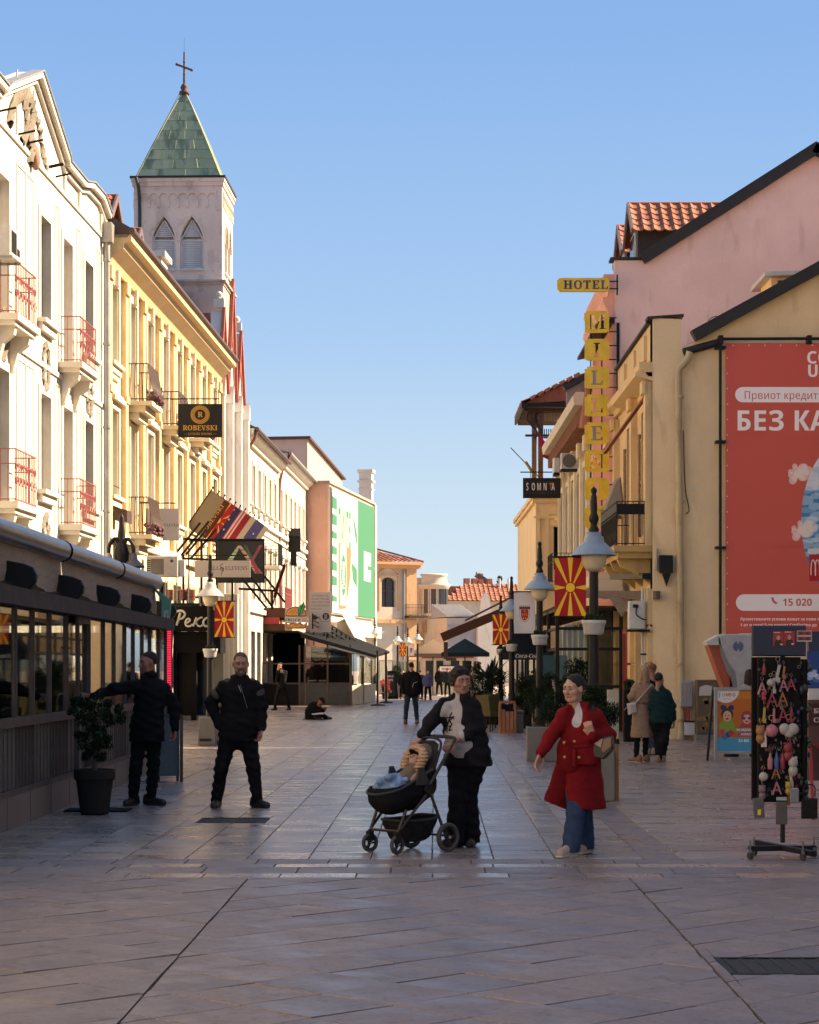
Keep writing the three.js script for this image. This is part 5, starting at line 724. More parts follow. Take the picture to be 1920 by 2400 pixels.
{
  const l1 = makeLamp('nearest street lamp on the right, tall blue grey shade before the ochre house balcony', 4.13, 2.13); l1.position.set(PX(1392, 28.7), 0, -28.7);
  copyOf(l1, 'second street lamp on the right, between the sun flag and the white crest banner', V(PX(1265, 41), 0, -41)); copyOf(l1, 'third street lamp on the right, behind the wooden litter bin', V(PX(1199, 56.5), 0, -56.5));
  copyOf(l1, 'fourth street lamp on the right, half hidden behind the small sun flag', V(PX(1174, 71), 0, -71));
  const l2 = makeLamp('street lamp with white cone shade on the left, hung with a sun flag', 4.2, 1.92, paint(.62, .60, .55, { roughness: .4 })); l2.position.set(PX(493, 47), 0, -47);
  const far = makeLamp('far slim street lamp left of the small far sun flag', 4.2, 0, paint(.55, .58, .6)); far.position.set(PX(932, 125), 0, -125);
  copyOf(far, 'far slim street lamp between the two small far banners', V(PX(956, 130), 0, -130)); copyOf(far, 'far street lamp with pale shade right of the small white far banner', V(PX(979, 118), 0, -118)); copyOf(far, 'far street lamp rising over the white awning of the glass cafe', V(PX(879, 122), 0.4, -122));
  // the double lamp behind the terrace roof
  const d = 37.6, o = thing('double_lamp', 'black two headed street lamp rising behind the end of the glass terrace', 'street lamp', V(PX(285, d), 0, -d)), y = PY(1203, d);
  B().lathe([[0, 0], [.2, 0], [.14, .5], [.08, .6], [.07, y - 1.1], [.1, y - 1.05], [.14, y - .7], [.1, y - .55], [.06, y - .5], [.07, y - .4], [.045, y - .2], [.05, y - .08], [.02, y - .03], [0, y]], 0, 0, 0, 14).build('post', M.black, o);
  const arm = B(), hat = [B(), B()]; for (const s of [-1, 1]) arm.tube([V(0, y - .85, 0), V(s * .1, y - .45, .02), V(s * .2, y - .55, .04), V(s * .22, y - .72, .05)], .035, 8, 20); arm.build('arm', M.black, o);
  [-1, 1].forEach((s, i) => { B().lathe([[.03, y - .7], [.06, y - .74], [.075, y - .82], [.19, y - .93], [.2, y - .96], [0, y - .96]], s * .22, 0, .05, 20).build('lamp_shade', i ? paint(.12, .12, .125) : paint(.5, .49, .47), o); B().lathe([[0, y - 1.1], [.1, y - 1.04], [.12, y - .965], [0, y - .961]], s * .22, 0, .05, 16).build('globe', M.globe, o); });
  streetFlag('red flag with yellow sun, largest, left of the nearest right hand lamp', TF, 1300, 1374, 1307, 1447, 28.7, 1);
  streetFlag('white banner with red shield crest beside the second right hand lamp', TC, 1205, 1255, 1388, 1487, 41, 1, 'banner');
  streetFlag('small red flag with yellow sun in front of the brown awning', TF, 1155, 1193, 1440, 1512, 56.5, 1);
  streetFlag('red flag with yellow sun beside the white shaded lamp on the left', TF, 503, 548, 1410, 1495, 47, -1);
  streetFlag('tiny far sun flag hanging from the far lamps', TF, 936, 952, 1508, 1538, 125, -1); streetFlag('tiny far white banner beside the far sun flag', TC, 957, 971, 1510, 1538, 126, -1, 'banner');
}
// ================================================================ LEFT GLASS TERRACE
{
  const X0 = -4.2, ZN = -17, ZF = -36.9, g = thing('glass_terrace', 'dark glazed terrace with cream awning and black roof arms along the left', 'terrace', V(X0, 0, 0)), Z = (px) => -X0 * F / (VX - px);
  B().mm(-.22, .04, 0, .34, ZF, ZN).build('base_wall', plaster(.17, .135, .125), g); const joint = B(); for (let z = ZN - 1; z > ZF; z -= 1.35) joint.mm(.041, .043, .0, .34, z - .008, z); joint.build('base_joint', M.dark, g);
  B().mm(-.06, .05, 1.06, 1.16, ZF, ZN).mm(-.06, .04, .341, .4, ZF, ZN).build('rail', M.frameTaupe, g);
  const mg = B().mm(-.04, .02, .34, 2.36, -.018, .018).geo(), sg = B().mm(-.04, .015, .41, 1.05, -.016, .016).geo();
  const pxs = [-60, -15, 36, 77, 117, 156, 200, 243, 268, 293, 313, 334, 352, 372, 389]; pxs.forEach((px) => { const m = meshOf(mg, 'mullion', M.frameTaupe, g); m.position.z = -Z(px); });
  for (let i = 0; i < pxs.length - 1; i++) { const a = -Z(pxs[i]), b = -Z(pxs[i + 1]); B().mm(-.015, -.009, 1.17, 2.34, b + .035, a - .035).build('pane', M.pane, g); const m = B().mm(-.03, .005, .41, 1.05, b + .035, a - .035).build('panel', i % 2 ? paint(.10, .105, .10) : M.panelTaupe, g); for (let k = 1; k < 5; k++) { const s = meshOf(sg, 'batten', M.frameTaupe, g); s.position.z = lerp(a, b, k / 5); } }
  // door with handle and hang tag
  const dz = -Z(170), dr = B().mm(.035, .08, .42, 2.34, dz - .05, dz).mm(.035, .08, .42, 2.34, dz - 1.0, dz - .95).mm(.035, .08, 2.25, 2.34, dz - .95, dz - .05).build('door', M.frameTaupe, g); B().tube([V(.09, 1.0, dz - .1), V(.16, 1.02, dz - .1), V(.16, 1.35, dz - .1), V(.09, 1.37, dz - .1)], .016, 6, 14).build('handle', M.steel, dr); B().mm(.17, .19, 1.05, 1.22, dz - .14, dz - .06).build('hang_tag', std(C(.2, .26, .03)), dr);
  B().mm(-.45, .14, 2.34, 2.53, ZF, ZN).build('gutter_beam', M.grey, g); B().mm(-3.9, -.2, 2.42, 2.5, ZF, ZN).build('soffit', M.dark, g);
  // interior: floor, back wall, end wall
  B().mm(-3.9, -.23, 0, .02, ZF + .1, ZN).mm(-4, -3.9, 0, 2.42, ZF, ZN).mm(-3.89, -.25, 0, 2.3, ZF, ZF + .08).build('interior', M.interior, g);
  const tb = B(); for (let i = 0; i < 7; i++) { const z = -19 - i * 2.5; tb.rod(V(-1.4, 0, z), V(-1.4, .72, z), .04).add(new THREE.CylinderGeometry(.38, .38, .04, 16), M4(-1.4, .74, z)); } tb.build('cafe_table', M.woodDark, g);
  // cassette, valance, arms
  for (let i = 0; i < 4; i++) { const z0 = ZN - i * 5, z1 = Math.max(ZF - .4, z0 - 4.96); B().rod(V(-.2, 3.17, z0), V(-.2, 3.17, z1), .13, .13, 14).build('awning_tube', M.steel, g); B().rod(V(-.2, 3.17, z0), V(-.2, 3.17, z0 - .05), .14, .14, 14).build('tube_collar', M.dark, g);
    const n = 44, pg = new THREE.PlaneGeometry(z0 - z1, .42, n, 4), p = pg.attributes.position; for (let k = 0; k < p.count; k++) { const x = p.getX(k), y = p.getY(k); p.setZ(k, .03 * Math.sin(x * 2.1 + i) * (.5 - y) + .012 * Math.sin(x * 9 + y * 6) + (y < -.2 ? .02 * Math.sin(x * 1.7) : 0)); p.setY(k, y + (y < -.2 ? .035 * Math.sin(x * 1.9 + i * 2) : 0)); } pg.computeVertexNormals(); pg.rotateY(Math.PI / 2); pg.translate(-.2, 2.86, (z0 + z1) / 2); meshOf(pg, 'valance', M.canvasCream, g); }
  const arm = B().ext([[-2.1, .2], [-.05, -.16], [.06, -.13], [.13, -.05], [.14, .03], [.1, .11], [0, .15], [-2.05, .52]], .1, M4(0, 0, -.05), .012).geo(); for (const px of [-90, 62, 176, 263, 338, 398]) { const m = meshOf(arm, 'roof_arm', M.black, g); m.position.set(-.02, 2.68, -Z(px)); }
  B().ext([[-3.9, 3.0], [-.2, 2.56], [-.2, 2.6], [-3.9, 3.04]], ZN - ZF, M4(0, 0, ZF)).build('canvas_roof', M.canvasCream, g);
  // green corner awning scrap and red LED column at the far end
  const gs = thing('green_corner_sign', 'small mint green lit sign at the far corner of the glass terrace', 'sign', at(394, 1458, 36.6)); B().ext([[-.28, .62], [.02, .4], [.06, .38], [.06, .3], [.03, 0], [-.1, 0], [-.1, .38]], .1, M4(0, 0, 0)).build('panel', paint(.14, .46, .30), gs); B().ext([[-.06, .04], [-.03, .04], [-.03, .14], [.0, .14], [.0, .04], [.02, .04], [.02, .2], [-.06, .2]], .01, M4(0, 0, .101)).build('mark', M.acWhite, gs);
  const led = thing('led_column', 'column of thin red light bars in the dark doorway left of the black arched sign', 'light column', V(PX(386, 38), 0, -38)); B().mm(-.13, .13, 0, 2.55, -.1, 0).build('housing', M.blackMatte, led); const lm = std(C(.3, .01, .02), { emissive: C(1, .03, .08), emissiveIntensity: .55 }), lg = B().mm(-.05, .05, -.008, .008, 0, .02).geo(), lg2 = B().mm(-.012, .012, -.012, .012, 0, .02).geo();
  for (let i = 0; i < 38; i++) { const m = meshOf(lg, 'light_bar', lm, led); m.position.set(.07, 1.28 + i * .031, .002); if (i < 26) { const q = meshOf(lg2, 'light_dot', lm, led); q.position.set(-.11, 1.55 + i * .034, .002); } }
}
// ---- potted shrub and mat
{
  const d = 24.6, o = thing('potted_shrub', 'scraggly evergreen shrub in a tall dark pot by the terrace door', 'potted plant', V(PX(222, d), 0, -d));
  B().lathe([[0, 0], [.155, 0], [.165, .02], [.215, .40], [.235, .40], [.24, .42], [.24, .52], [.225, .52], [.215, .47], [0, .46]], 0, 0, 0, 24).build('pot', M.potGrey, o);
  B().rod(V(0, .44, 0), V(.02, .9, .0), .03, .015).rod(V(0, .5, 0), V(-.12, 1.0, .05), .02, .01).rod(V(.02, .6, 0), V(.16, 1.1, -.04), .018, .01).build('stem', M.bark, o);
  const cl = []; for (let i = 0; i < 34; i++) { const y = rr(.62, 1.32), r = y < .8 ? .17 : y < 1.05 ? .2 : .25; const a = rnd() * 6.3; cl.push([Math.cos(a) * r * rr(.3, 1), y, Math.sin(a) * r * rr(.3, 1), rr(.05, .1)]); } for (const [x, y] of [[-.22, 1.3], [-.26, 1.2], [.27, 1.22], [.3, 1.1], [.05, 1.38]]) cl.push([x, y, 0, .07]);
  leaves(o, 'foliage', M.leaf, 5200, .022, clumps(cl)); leaves(o, 'foliage', std(C(.07, .085, .05), { roughness: .55, side: THREE.DoubleSide }), 500, .02, clumps(cl));
  const mat = thing('door_mat', 'dark door mat half under the potted shrub', 'mat', V(PX(225, 25), .006, -25.2)); B().cham(0, .008, 0, .75, .014, .5, .004).build('mat', M.blackMatte, mat);
}
// ---- grey sandwich board behind the dark coated man, left planter
{
  const d = 31.6, o = thing('sandwich_board', 'grey blank sandwich board standing behind the man in the dark coat', 'sign board', V(PX(400, d), 0, -d), .1); B().box(-.04, .52, .0, .34, .86, .03, 0, -.08).build('panel', paint(.10, .115, .125), o); B().bar(V(.16, 0, .06), V(.16, 1.0, -.02), .09, .05).bar(V(-.24, 0, .06), V(-.24, 1.0, -.02), .05, .05).bar(V(-.2, .98, -.02), V(.16, .98, -.02), .05, .05).bar(V(.1, 0, -.3), V(.1, .98, -.04), .04, .04).bar(V(-.18, 0, -.3), V(-.18, .98, -.04), .04, .04).build('frame', M.frameTaupe, o);
  const p = thing('planter_box', 'tapered concrete planter at the foot of the left street lamp', 'planter', V(PX(484, 46.5), 0, -46.4)); B().ext([[-.2, 0], [.2, 0], [.17, .62], [-.17, .62]], .7, M4(0, 0, -.9), .012).build('box', M.concrete, p); B().mm(-.12, .12, .1, .16, .0, .2).build('foot_ring', M.iron, p);
}
// ================================================================ RIGHT STREET FURNITURE
function planter(label, px0, px1, py0, py1, d, hp, board) {
  const o = thing('planter_box', label, 'planter', V((PX(px0, d) + PX(px1, d)) / 2, 0, -d - .3), -.03), w = PX(px1, d) - PX(px0, d), h = PY(py0, d);
  B().cham(0, h / 2, 0, w, h, .6, .015).build('box', M.concrete, o); B().mm(-w / 2 + .05, w / 2 - .05, h - .02, h + .004, -.25, .25).build('soil', M.dark, o); if (board) { B().box(w / 2 + .028, h * .55, 0, .05, h * 1.1, .52).build('seat_board', M.orangePanel, o); }
  return [o, w, h];
}
{
  const bush = (label, px, py0, py1, wpx, d, z = -.3) => { const s = d / F, o = thing('thuja_bush', label, 'bush', V(PX(px, d), PY(py1, d), -d + z)), h = (py1 - py0) * s, r = wpx * s / 2, cl = []; B().rod(V(0, -.1, 0), V(0, h * .6, 0), .03, .015).build('stem', M.bark, o); for (let i = 0; i < 46; i++) { const t = rnd(), y = h * (.06 + .9 * t), q = r * Math.sqrt(Math.max(.05, 1 - (2 * t - .95) ** 2)) * Math.sqrt(rnd()), a = rnd() * 6.3; cl.push([Math.cos(a) * q, y, Math.sin(a) * q, r * .3]); } leaves(o, 'foliage', M.leaf, 6500, Math.max(.014, r * .06), clumps(cl)); leaves(o, 'foliage', M.leafB, 1200, Math.max(.014, r * .05), clumps(cl)); return o; };
  planter('concrete planter with orange board on its right side, behind the woman in red', 1352, 1443, 1759, 1881, 26.9, 0, true); bush('rounded dark bush above the orange sided planter, behind the woman in red', 1398, 1612, 1752, 118, 27.4);
  planter('concrete planter left of the woman in red, under the second lamp', 1236, 1330, 1704, 1786, 38.4, 0, false); bush('bushy evergreen in the concrete planter left of the woman in red', 1290, 1578, 1708, 92, 38.8); bush('taller dark evergreen just behind the bush at the second lamp', 1262, 1568, 1700, 70, 43);
  // litter bin of wooden boards
  const d = 55.5, s = d / F, o = thing('litter_bin', 'wooden slatted litter bin with open hatch beside the third lamp', 'litter bin', V(PX(1190, d), 0, -d)), w = 35 * s, h = 75 * s;
  B().mm(-w / 2 + .02, w / 2 - .02, 0, h * .75, -.32, -.03).build('liner', M.dark, o); B().mm(-w / 2, w / 2, h - .06, h, -.36, .02).build('top_frame', M.wood, o); for (const sd of [-1, 1]) B().mm(sd * w / 2 - .025, sd * w / 2 + .025, 0, h - .061, -.36, .02).build('side_frame', M.wood, o); B().mm(-w / 2 + .026, w / 2 - .026, 0, .07, -.02, .019).build('bottom_rail', M.wood, o); for (let i = 0; i < 3; i++) B().mm(-w / 2 + .035 + i * .108, -w / 2 + .13 + i * .108, .075, h * (i === 0 ? .74 : .68), -.02, .01).build('board', std(C(.40, .18, .09).multiplyScalar(rr(.8, 1.15)), { map: T.wood, roughness: .6 }), o); B().ext([[-w * .3, h * .68], [w * .3, h * .68], [w * .34, h * .82], [w * .28, h * .9], [-w * .28, h * .9], [-w * .34, h * .82]], .02, M4(0, 0, -.045)).build('hatch', M.blackMatte, o);
  const b = thing('utility_box', 'plain grey box standing against the litter bin', 'box', V(PX(1218, 56), 0, -56.2)); B().cham(0, .29, 0, .2, .58, .4, .015).build('box', M.concrete, b); B().mm(-.08, .08, .5, .52, .2, .21).build('handle', M.iron, b);
  const mbd = thing('menu_board', 'tall cream menu board by the cafe entrance', 'sign board', V(PX(1441, 47), 0, -47.4)), q = 47 / F; B().cham(0, (1690 - 1572) / 2 * q + .1, 0, 27 * q, 118 * q, .12, .01).build('panel', paint(.55, .50, .38), mbd); B().mm(-.13, .13, 0, .12, -.12, .12).build('foot', M.iron, mbd); const st = thing('drink_stand', 'narrow black stand by the red shop door', 'stand', V(PX(1475, 49), 0, -49)); B().cham(0, .6, 0, .26, 1.2, .26, .02).build('body', M.blackMatte, st); leaves(st, 'plant', M.leafB, 300, .05, clumps([[0, 1.3, 0, .14]]));
}
// ---- ochre shop front: cream awning, folded parasol, meter box, red door
{
  const d = 51, o = thing('shop_awning', 'cream drop awning over the shop under the balcony', 'awning', V(0, 0, 0)), P = (px, py, dd) => at(px, py, dd), sheet = (a, b, c, e, nm, mat) => { const pos = [], n = 14, m = 6; for (let i = 0; i < n; i++) for (let j = 0; j < m; j++) { const f = (u, v) => { const p = a.clone().lerp(b, u), r = e.clone().lerp(c, u), k = p.lerp(r, v); k.y += Math.sin(u * 14) * .02 * v - .05 * Math.sin(v * 3.1); k.z += .05 * Math.sin(u * 9 + v * 2) * v; return k; }, q = [f(i / n, j / m), f((i + 1) / n, j / m), f((i + 1) / n, (j + 1) / m), f(i / n, (j + 1) / m)]; for (const t of [0, 1, 2, 0, 2, 3]) pos.push(q[t].x, q[t].y, q[t].z); } const g = new THREE.BufferGeometry(); g.setAttribute('position', new THREE.Float32BufferAttribute(pos, 3)); g.computeVertexNormals(); return meshOf(metricUV(g), nm, mat, o); };
  sheet(P(1425, 1312, 58), P(1540, 1284, 50.4), P(1540, 1338, 50.2), P(1448, 1338, 55), 'canvas', M.canvasCream); sheet(P(1405, 1345, 58), P(1448, 1330, 56), P(1470, 1408, 55.5), P(1392, 1400, 58), 'canvas', M.canvasCream);
  B().bar(P(1370, 1393, 59), P(1543, 1395, 50.2), .1, .2).build('front_bar', M.frameTaupe, o); B().ext([[-.3, .0], [.35, 0], [.02, -.5]], .02, M4(PX(1455, 54), PY(1400, 54), -54)).build('canvas_corner', M.canvasCream, o); B().bar(P(1452, 1352, 54), P(1530, 1350, 50.6), .5, .14).build('cassette', M.black, o);
  const pr = thing('folded_parasol', 'folded cream parasol beside the balcony', 'parasol', at(1420, 1235, 57)), s = 57 / F; B().ext([[34, 125], [20, 118], [-2, 60], [-14, 20], [-12, 8], [24, 0], [30, 40], [40, 70]].map(([x, y]) => [x * s, y * s]), .35, M4(0, -.1, -.2), .05).build('canvas', M.canvasCream, pr); for (const y of [-6, 8]) B().box(.15, (26 + y) * s, .25, .5, .1, .06, 0, 0, .08).build('tie', M.frameTaupe, pr);
  const mb = thing('wall_meter_cabinet', 'off white meter cabinet on a bracket by the corner pipes', 'cabinet', at(1492, 1475, 50.6)), k = 50.6 / F; B().cham(0, 33 * k, 0, 38 * k, 66 * k, .3, .02).build('cabinet', M.acWhite, mb); B().mm(-.24, .3, -.06, -.01, -.2, .2).build('bracket', M.iron, mb); B().tube([V(-.02, 50 * k, .16), V(-.02, 34 * k, .2), V(.12, 24 * k, .18), V(.22, 22 * k, .1)], .015, 5, 20).mm(-.1, .02, 50 * k, 58 * k, .15, .18).build('cable', M.iron, mb);
  for (const [px, w] of [[1508, .05], [1514, .05], [1521, .05]]) { const p = thing('wall_pipe', { 1508: 'left one of three thin white pipes at the ochre corner', 1514: 'middle one of three thin white pipes at the ochre corner', 1521: 'right one of three thin white pipes at the ochre corner' }[px], 'pipe', V(PX(px, 50.45), 0, -50.7), 0, 'thin pipes on the ochre corner'); B().rod(V(0, .1, 0), V(0, 3.6, 0), .025).build('pipe', M.acWhite, p); B().mm(-.04, .04, 2, 2.04, -.04, .04).build('clip', M.iron, p); }
  const rd = thing('shop_door', 'red framed glass shop door under the cream awning', 'door', V(PX(1468, 56), 0, -56), -Math.PI / 2); B().mm(-.5, -.42, 0, 2.7, -.05, .05).mm(.42, .5, 0, 2.7, -.05, .05).mm(-.42, .42, 2.6, 2.7, -.05, .05).build('frame', M.red, rd); B().mm(-.42, .42, .02, 2.6, -.01, .01).build('pane', M.pane, rd);
}
// ---- right hand cafe: dark steel frame terrace, parasols, awning, plants
{
  const X0 = 3.95, g = thing('steel_terrace', 'black steel framed cafe terrace with glass along the right hand houses', 'terrace', V(X0, 0, 0)), zs = [-57, -60.5, -64, -67.5, -71, -74.5, -78, -81];
  const pg = B().cham(0, 1.65, 0, .1, 3.3, .1, .01).geo(); for (const z of zs) { const m = meshOf(pg, 'post', M.iron, g); m.position.z = z; } for (const [x, z] of [[1.7, -57], [.85, -57]]) { const m = meshOf(pg, 'post', M.iron, g); m.position.set(x, 0, z); }
  for (const y of [1.2, 2.2, 2.75, 3.26]) B().bar(V(0, y, -57), V(0, y, -81), .06, .08).build('beam', M.iron, g); for (const y of [1.2, 2.2, 2.75, 3.26]) B().bar(V(0, y, -57), V(1.75, y, -57), .06, .08).build('beam', M.iron, g);
  for (let i = 0; i < zs.length - 1; i++) { B().mm(-.01, -.004, 1.24, 2.16, zs[i + 1] + .06, zs[i] - .06).build('pane', M.pane, g); B().mm(-.02, .01, .1, 1.15, zs[i + 1] + .06, zs[i] - .06).build('panel', M.dark, g); }
  B().mm(.06, .79, 1.24, 2.7, -57.004, -56.998).mm(.91, 1.64, 1.24, 2.7, -57.004, -56.998).build('pane', M.pane, g); B().mm(-.05, 1.8, 3.31, 3.36, -81, -57).build('roof', M.canvasBrown, g);
  const bp = thing('cafe_poster', 'teal cafe poster with a pale figure behind the terrace glass', 'poster', at(1295, 1640, 57.5)); B().mm(-.4, .4, -.1, 1.2, -.03, 0).build('panel', paint(.03, .10, .12), bp); B().ext([[-.16, 0], [.16, 0], [.12, .35], [.06, .5], [-.08, .52], [-.15, .3]], .01, M4(.05, .1, .001)).build('print', std(C(.40, .30, .26)), bp);
  // brown retractable awning seen from its end
  const aw = thing('brown_awning', 'long brown retractable awning sloping down to the left over the cafe', 'awning', V(0, 0, 0)), d = 84; const a = at(1036, 1494, d), b = at(1210, 1422, d); B().bar(a, b, 1.2, .34).build('front_box', M.canvasBrown, aw); B().ext([[0, 0], [PX(1215, d) - PX(1090, d), PY(1395, d) - PY(1455, d) + 0.05], [PX(1215, d) - PX(1090, d), PY(1387, d) - PY(1455, d)], [0, .08]], .3, M4(PX(1090, d), PY(1457, d), -d - .2)).build('arm', M.railBrown, aw); B().bar(at(1045, 1505, d), at(1045, 1545, d), .16, .16).bar(at(1045, 1545, d), at(1070, 1545, d), .12, .12).build('bracket', M.railBrown, aw); B().bar(at(1060, 1492, d + 1.5), at(1210, 1428, d + 1.5), 2.4, .05).build('canvas', M.canvasBrown, aw);
  const par = (label, px, pyTop, pyEdge, wpx, d, mat, text) => { const s = d / F, r = wpx * s / 2, o = thing('parasol', label, 'parasol', V(PX(px, d), 0, -d)), yt = PY(pyTop, d), ye = PY(pyEdge, d); B().rod(V(0, 0, 0), V(0, yt, 0), .03).build('pole', M.iron, o); B().mm(-.25, .25, 0, .08, -.25, .25).build('base', M.concrete, o); const c = B().add(new THREE.CylinderGeometry(.03, r * 1.41, yt - ye, 4, 1, true), M4(0, (yt + ye) / 2, 0, Math.PI / 4)); c.build('canopy', mat, o); const v = B(); for (let k = 0; k < 4; k++) v.add(new THREE.BoxGeometry(r * 2, .2, .02), M4(0, ye - .1, 0, k * Math.PI / 2).multiply(M4(0, 0, r))); v.build('valance', mat, o); if (text) picture('print', canvasTex(512, 64, (x, w, h) => { x.fillStyle = '#0c0c0d'; x.fillRect(0, 0, w, h); x.fillStyle = '#cfcac6'; x.font = 'italic bold 52px serif'; x.fillText(text, 130, 48); }), r * 1.9, .19, o, M4(0, ye - .1, r + .012)); return o; };
  par('black cafe parasol with white cola lettering behind the third lamp', 1232, 1452, 1530, 120, 62, M.canvasBlack, 'Coca-Cola'); par('dark green parasol with pale stripe beyond the brown awning', 1090, 1497, 1530, 110, 112, cloth(.02, .035, .04, { side: THREE.DoubleSide })); par('large beige parasol canopy at the far end of the street', 1015, 1498, 1532, 110, 132, cloth(.20, .14, .10, { side: THREE.DoubleSide }));
  const far = thing('far_cafe', 'far cafe with red brown fascia and dark windows', 'cafe', V(PX(992, 140), 0, -140)), w = PX(1110, 140) - PX(992, 140); B().mm(0, w, 0, 3.1, -4, 0).build('wall', M.farCream, far); B().mm(-.1, w, 2.35, 2.75, .002, .25).build('fascia', paint(.25, .08, .05), far); for (const [a, b] of [[.05, .2], [.26, .4], [.55, .72], [.78, .95]]) { const m = B().mm(w * a, w * b, .6, 2.2, .002, .06).build('window', M.woodDark, far); B().mm(w * a + .06, w * b - .06, .66, 2.14, .06, .07).build('pane', M.glass, m); }
  picture('sign_board', canvasTex(128, 128, (c, ww, h) => { c.fillStyle = '#1a1a1a'; c.fillRect(0, 0, ww, h); c.fillStyle = '#e4ded8'; c.fillRect(6, 8, 116, 34); c.fillStyle = '#1a1a1a'; c.font = 'bold 26px sans-serif'; c.fillText('HOTEL', 18, 36); c.fillStyle = '#e4ded8'; c.font = '18px serif'; c.fillText('menu', 30, 72); c.fillText('cafe', 40, 100); }), 1.1, 1.2, far, M4(w * .48, 1.3, .32));
  const fs = thing('far_terrace_screen', 'far glazed terrace screen with pale posts left of the street end', 'screen', at(888, 1590, 142)); fs.position.y = 0; for (let i = 0; i < 7; i++) B().mm(i * .45, i * .45 + .05, 0, 2.2, -.03, .03).build('post', M.frameTaupe, fs); B().mm(0, 2.8, 2.15, 2.25, -.05, .05).mm(0, 2.8, .0, .9, -.05, .04).build('panel', M.farCream, fs); B().mm(.05, 2.7, .92, 2.14, -.01, .0).build('pane', M.pane, fs);
  // dark plants and chairs
  const palm = thing('potted_palm', 'dark palm like plant in a pot behind the stroller woman', 'potted plant', V(PX(1150, 66), 0, -66)); B().lathe([[0, 0], [.3, 0], [.36, .6], [.3, .62], [0, .58]], 0, 0, 0, 16).build('pot', M.potGrey, palm); B().rod(V(0, .5, 0), V(0, 1.3, 0), .09, .06).build('stem', M.bark, palm); const fr = B(); for (let i = 0; i < 46; i++) { const a = rnd() * 6.3, l = rr(.6, 1.1), e = rr(.1, 1.0); fr.ext([[0, -.03], [l * .6, -.06], [l, 0], [l * .6, .06], [0, .03]], .006, M4(0, 1.3 + rr(-.2, .15), 0, a).multiply(M4(0, 0, 0, 0, 0, e)).multiply(M4(0, 0, 0, 0, Math.PI / 2))); } fr.build('frond', M.leaf, palm);
  for (const [px, py0, py1, w, dd, lab] of [[1118, 1545, 1712, 60, 62, 'tall dark hedge plant left of the litter bin'], [1228, 1560, 1700, 44, 60, 'dark hedge plant right of the litter bin'], [1160, 1560, 1705, 46, 64, 'dark hedge plant behind the litter bin'], [1350, 1540, 1690, 60, 50, 'dark climbing hedge by the terrace steel posts']]) { const s = dd / F, o = thing('hedge_plant', lab, 'hedge', V(PX(px, dd), 0, -dd)), h = PY(py0, dd), r = w * s / 2, cl = []; B().mm(-r * .8, r * .8, 0, .4, -.2, .2).build('trough', M.dark, o); for (let i = 0; i < 40; i++) cl.push([rr(-r, r) * .85, rr(.45, h - .1), rr(-.15, .15), .14]); leaves(o, 'foliage', M.leaf, 3000, .035, clumps(cl)); }
  const ch = thing('cafe_chair', 'olive upholstered cafe chair behind the stroller woman, nearer one', 'chair', V(PX(1152, 57), 0, -57), 2.2, 'olive cafe chairs'); B().cham(0, .45, 0, .5, .1, .5, .03).build('seat', cloth(.13, .115, .05), ch); B().box(0, .72, -.24, .52, .5, .08, 0, -.15).build('backrest', cloth(.13, .115, .05), ch); for (const [x, z] of [[-.2, -.2], [.2, -.2], [-.2, .2], [.2, .2]]) B().rod(V(x, 0, z), V(x, .42, z), .018).build('leg', M.iron, ch); copyOf(ch, 'olive upholstered cafe chair half hidden behind the nearer one', V(PX(1138, 60), 0, -60), -.6);
  const mk = thing('market_stand', 'small orange and white cafe counter behind the stroller woman', 'counter', at(1115, 1620, 80)); mk.position.y = 0; B().mm(-.5, .5, 0, .8, -.3, .3).build('front', paint(.36, .16, .10), mk); B().mm(-.5, .5, .8, 1.15, -.3, .31).build('sign_band', M.acWhite, mk);
}
// ================================================================ LEFT MID STREET: signs, shops, cafe
function hangSign(name, label, px0, px1, py0, py1, d, t, edge, arm = .5) {
  const w = PX(px1, d) - PX(px0, d), h = PY(py0, d) - PY(py1, d), o = thing(name, label, 'sign', V((PX(px0, d) + PX(px1, d)) / 2, PY(py1, d), -d)); B().box(0, h / 2, 0, w, h, .08).build('box', edge, o); picture('face', t, w - .01, h - .01, o, M4(0, h / 2, .042));
  const b = B().bar(V(-w / 2 - arm, h + .16, 0), V(w / 2 - .1, h + .16, 0), .03, .03); for (const s of [-.35, .35]) b.bar(V(w * s, h, 0), V(w * s, h + .16, 0), .015, .015); b.bar(V(-w / 2 - arm, h - .2, 0), V(-w / 2 - arm, h + .5, 0), .04, .04); b.build('bracket', M.iron, o); return o;
}
const elevens = (w, h, size) => canvasTex(w, h, (c) => { c.fillStyle = '#bdb5ae'; c.fillRect(0, 0, w, h); c.fillStyle = '#221e1d'; c.font = `${size}px serif`; c.textAlign = 'right'; c.fillText('ALL', w * .5 - size * .62, h * .56); c.textAlign = 'left'; c.fillText('ELEVENS', w * .5 + size * .5, h * .56); c.strokeStyle = '#221e1d'; c.lineWidth = size * .12; const x = w * .49, y = h * .5, s = size; c.beginPath(); c.moveTo(x + s * .25, y - s * 1.1); c.bezierCurveTo(x - s * .8, y - s * .6, x + s * .1, y - s * .5, x - s * .35, y + s * .05); c.stroke(); c.beginPath(); c.arc(x, y, s * .3, .4, 6.6); c.stroke(); c.beginPath(); c.arc(x + s * .02, y, s * .12, 3, 7.4); c.stroke(); c.beginPath(); c.moveTo(x + s * .3, y + s * .1); c.bezierCurveTo(x + s * .4, y + s * .6, x - s * .4, y + s * .7, x - s * .05, y + s * 1.25); c.stroke(); });
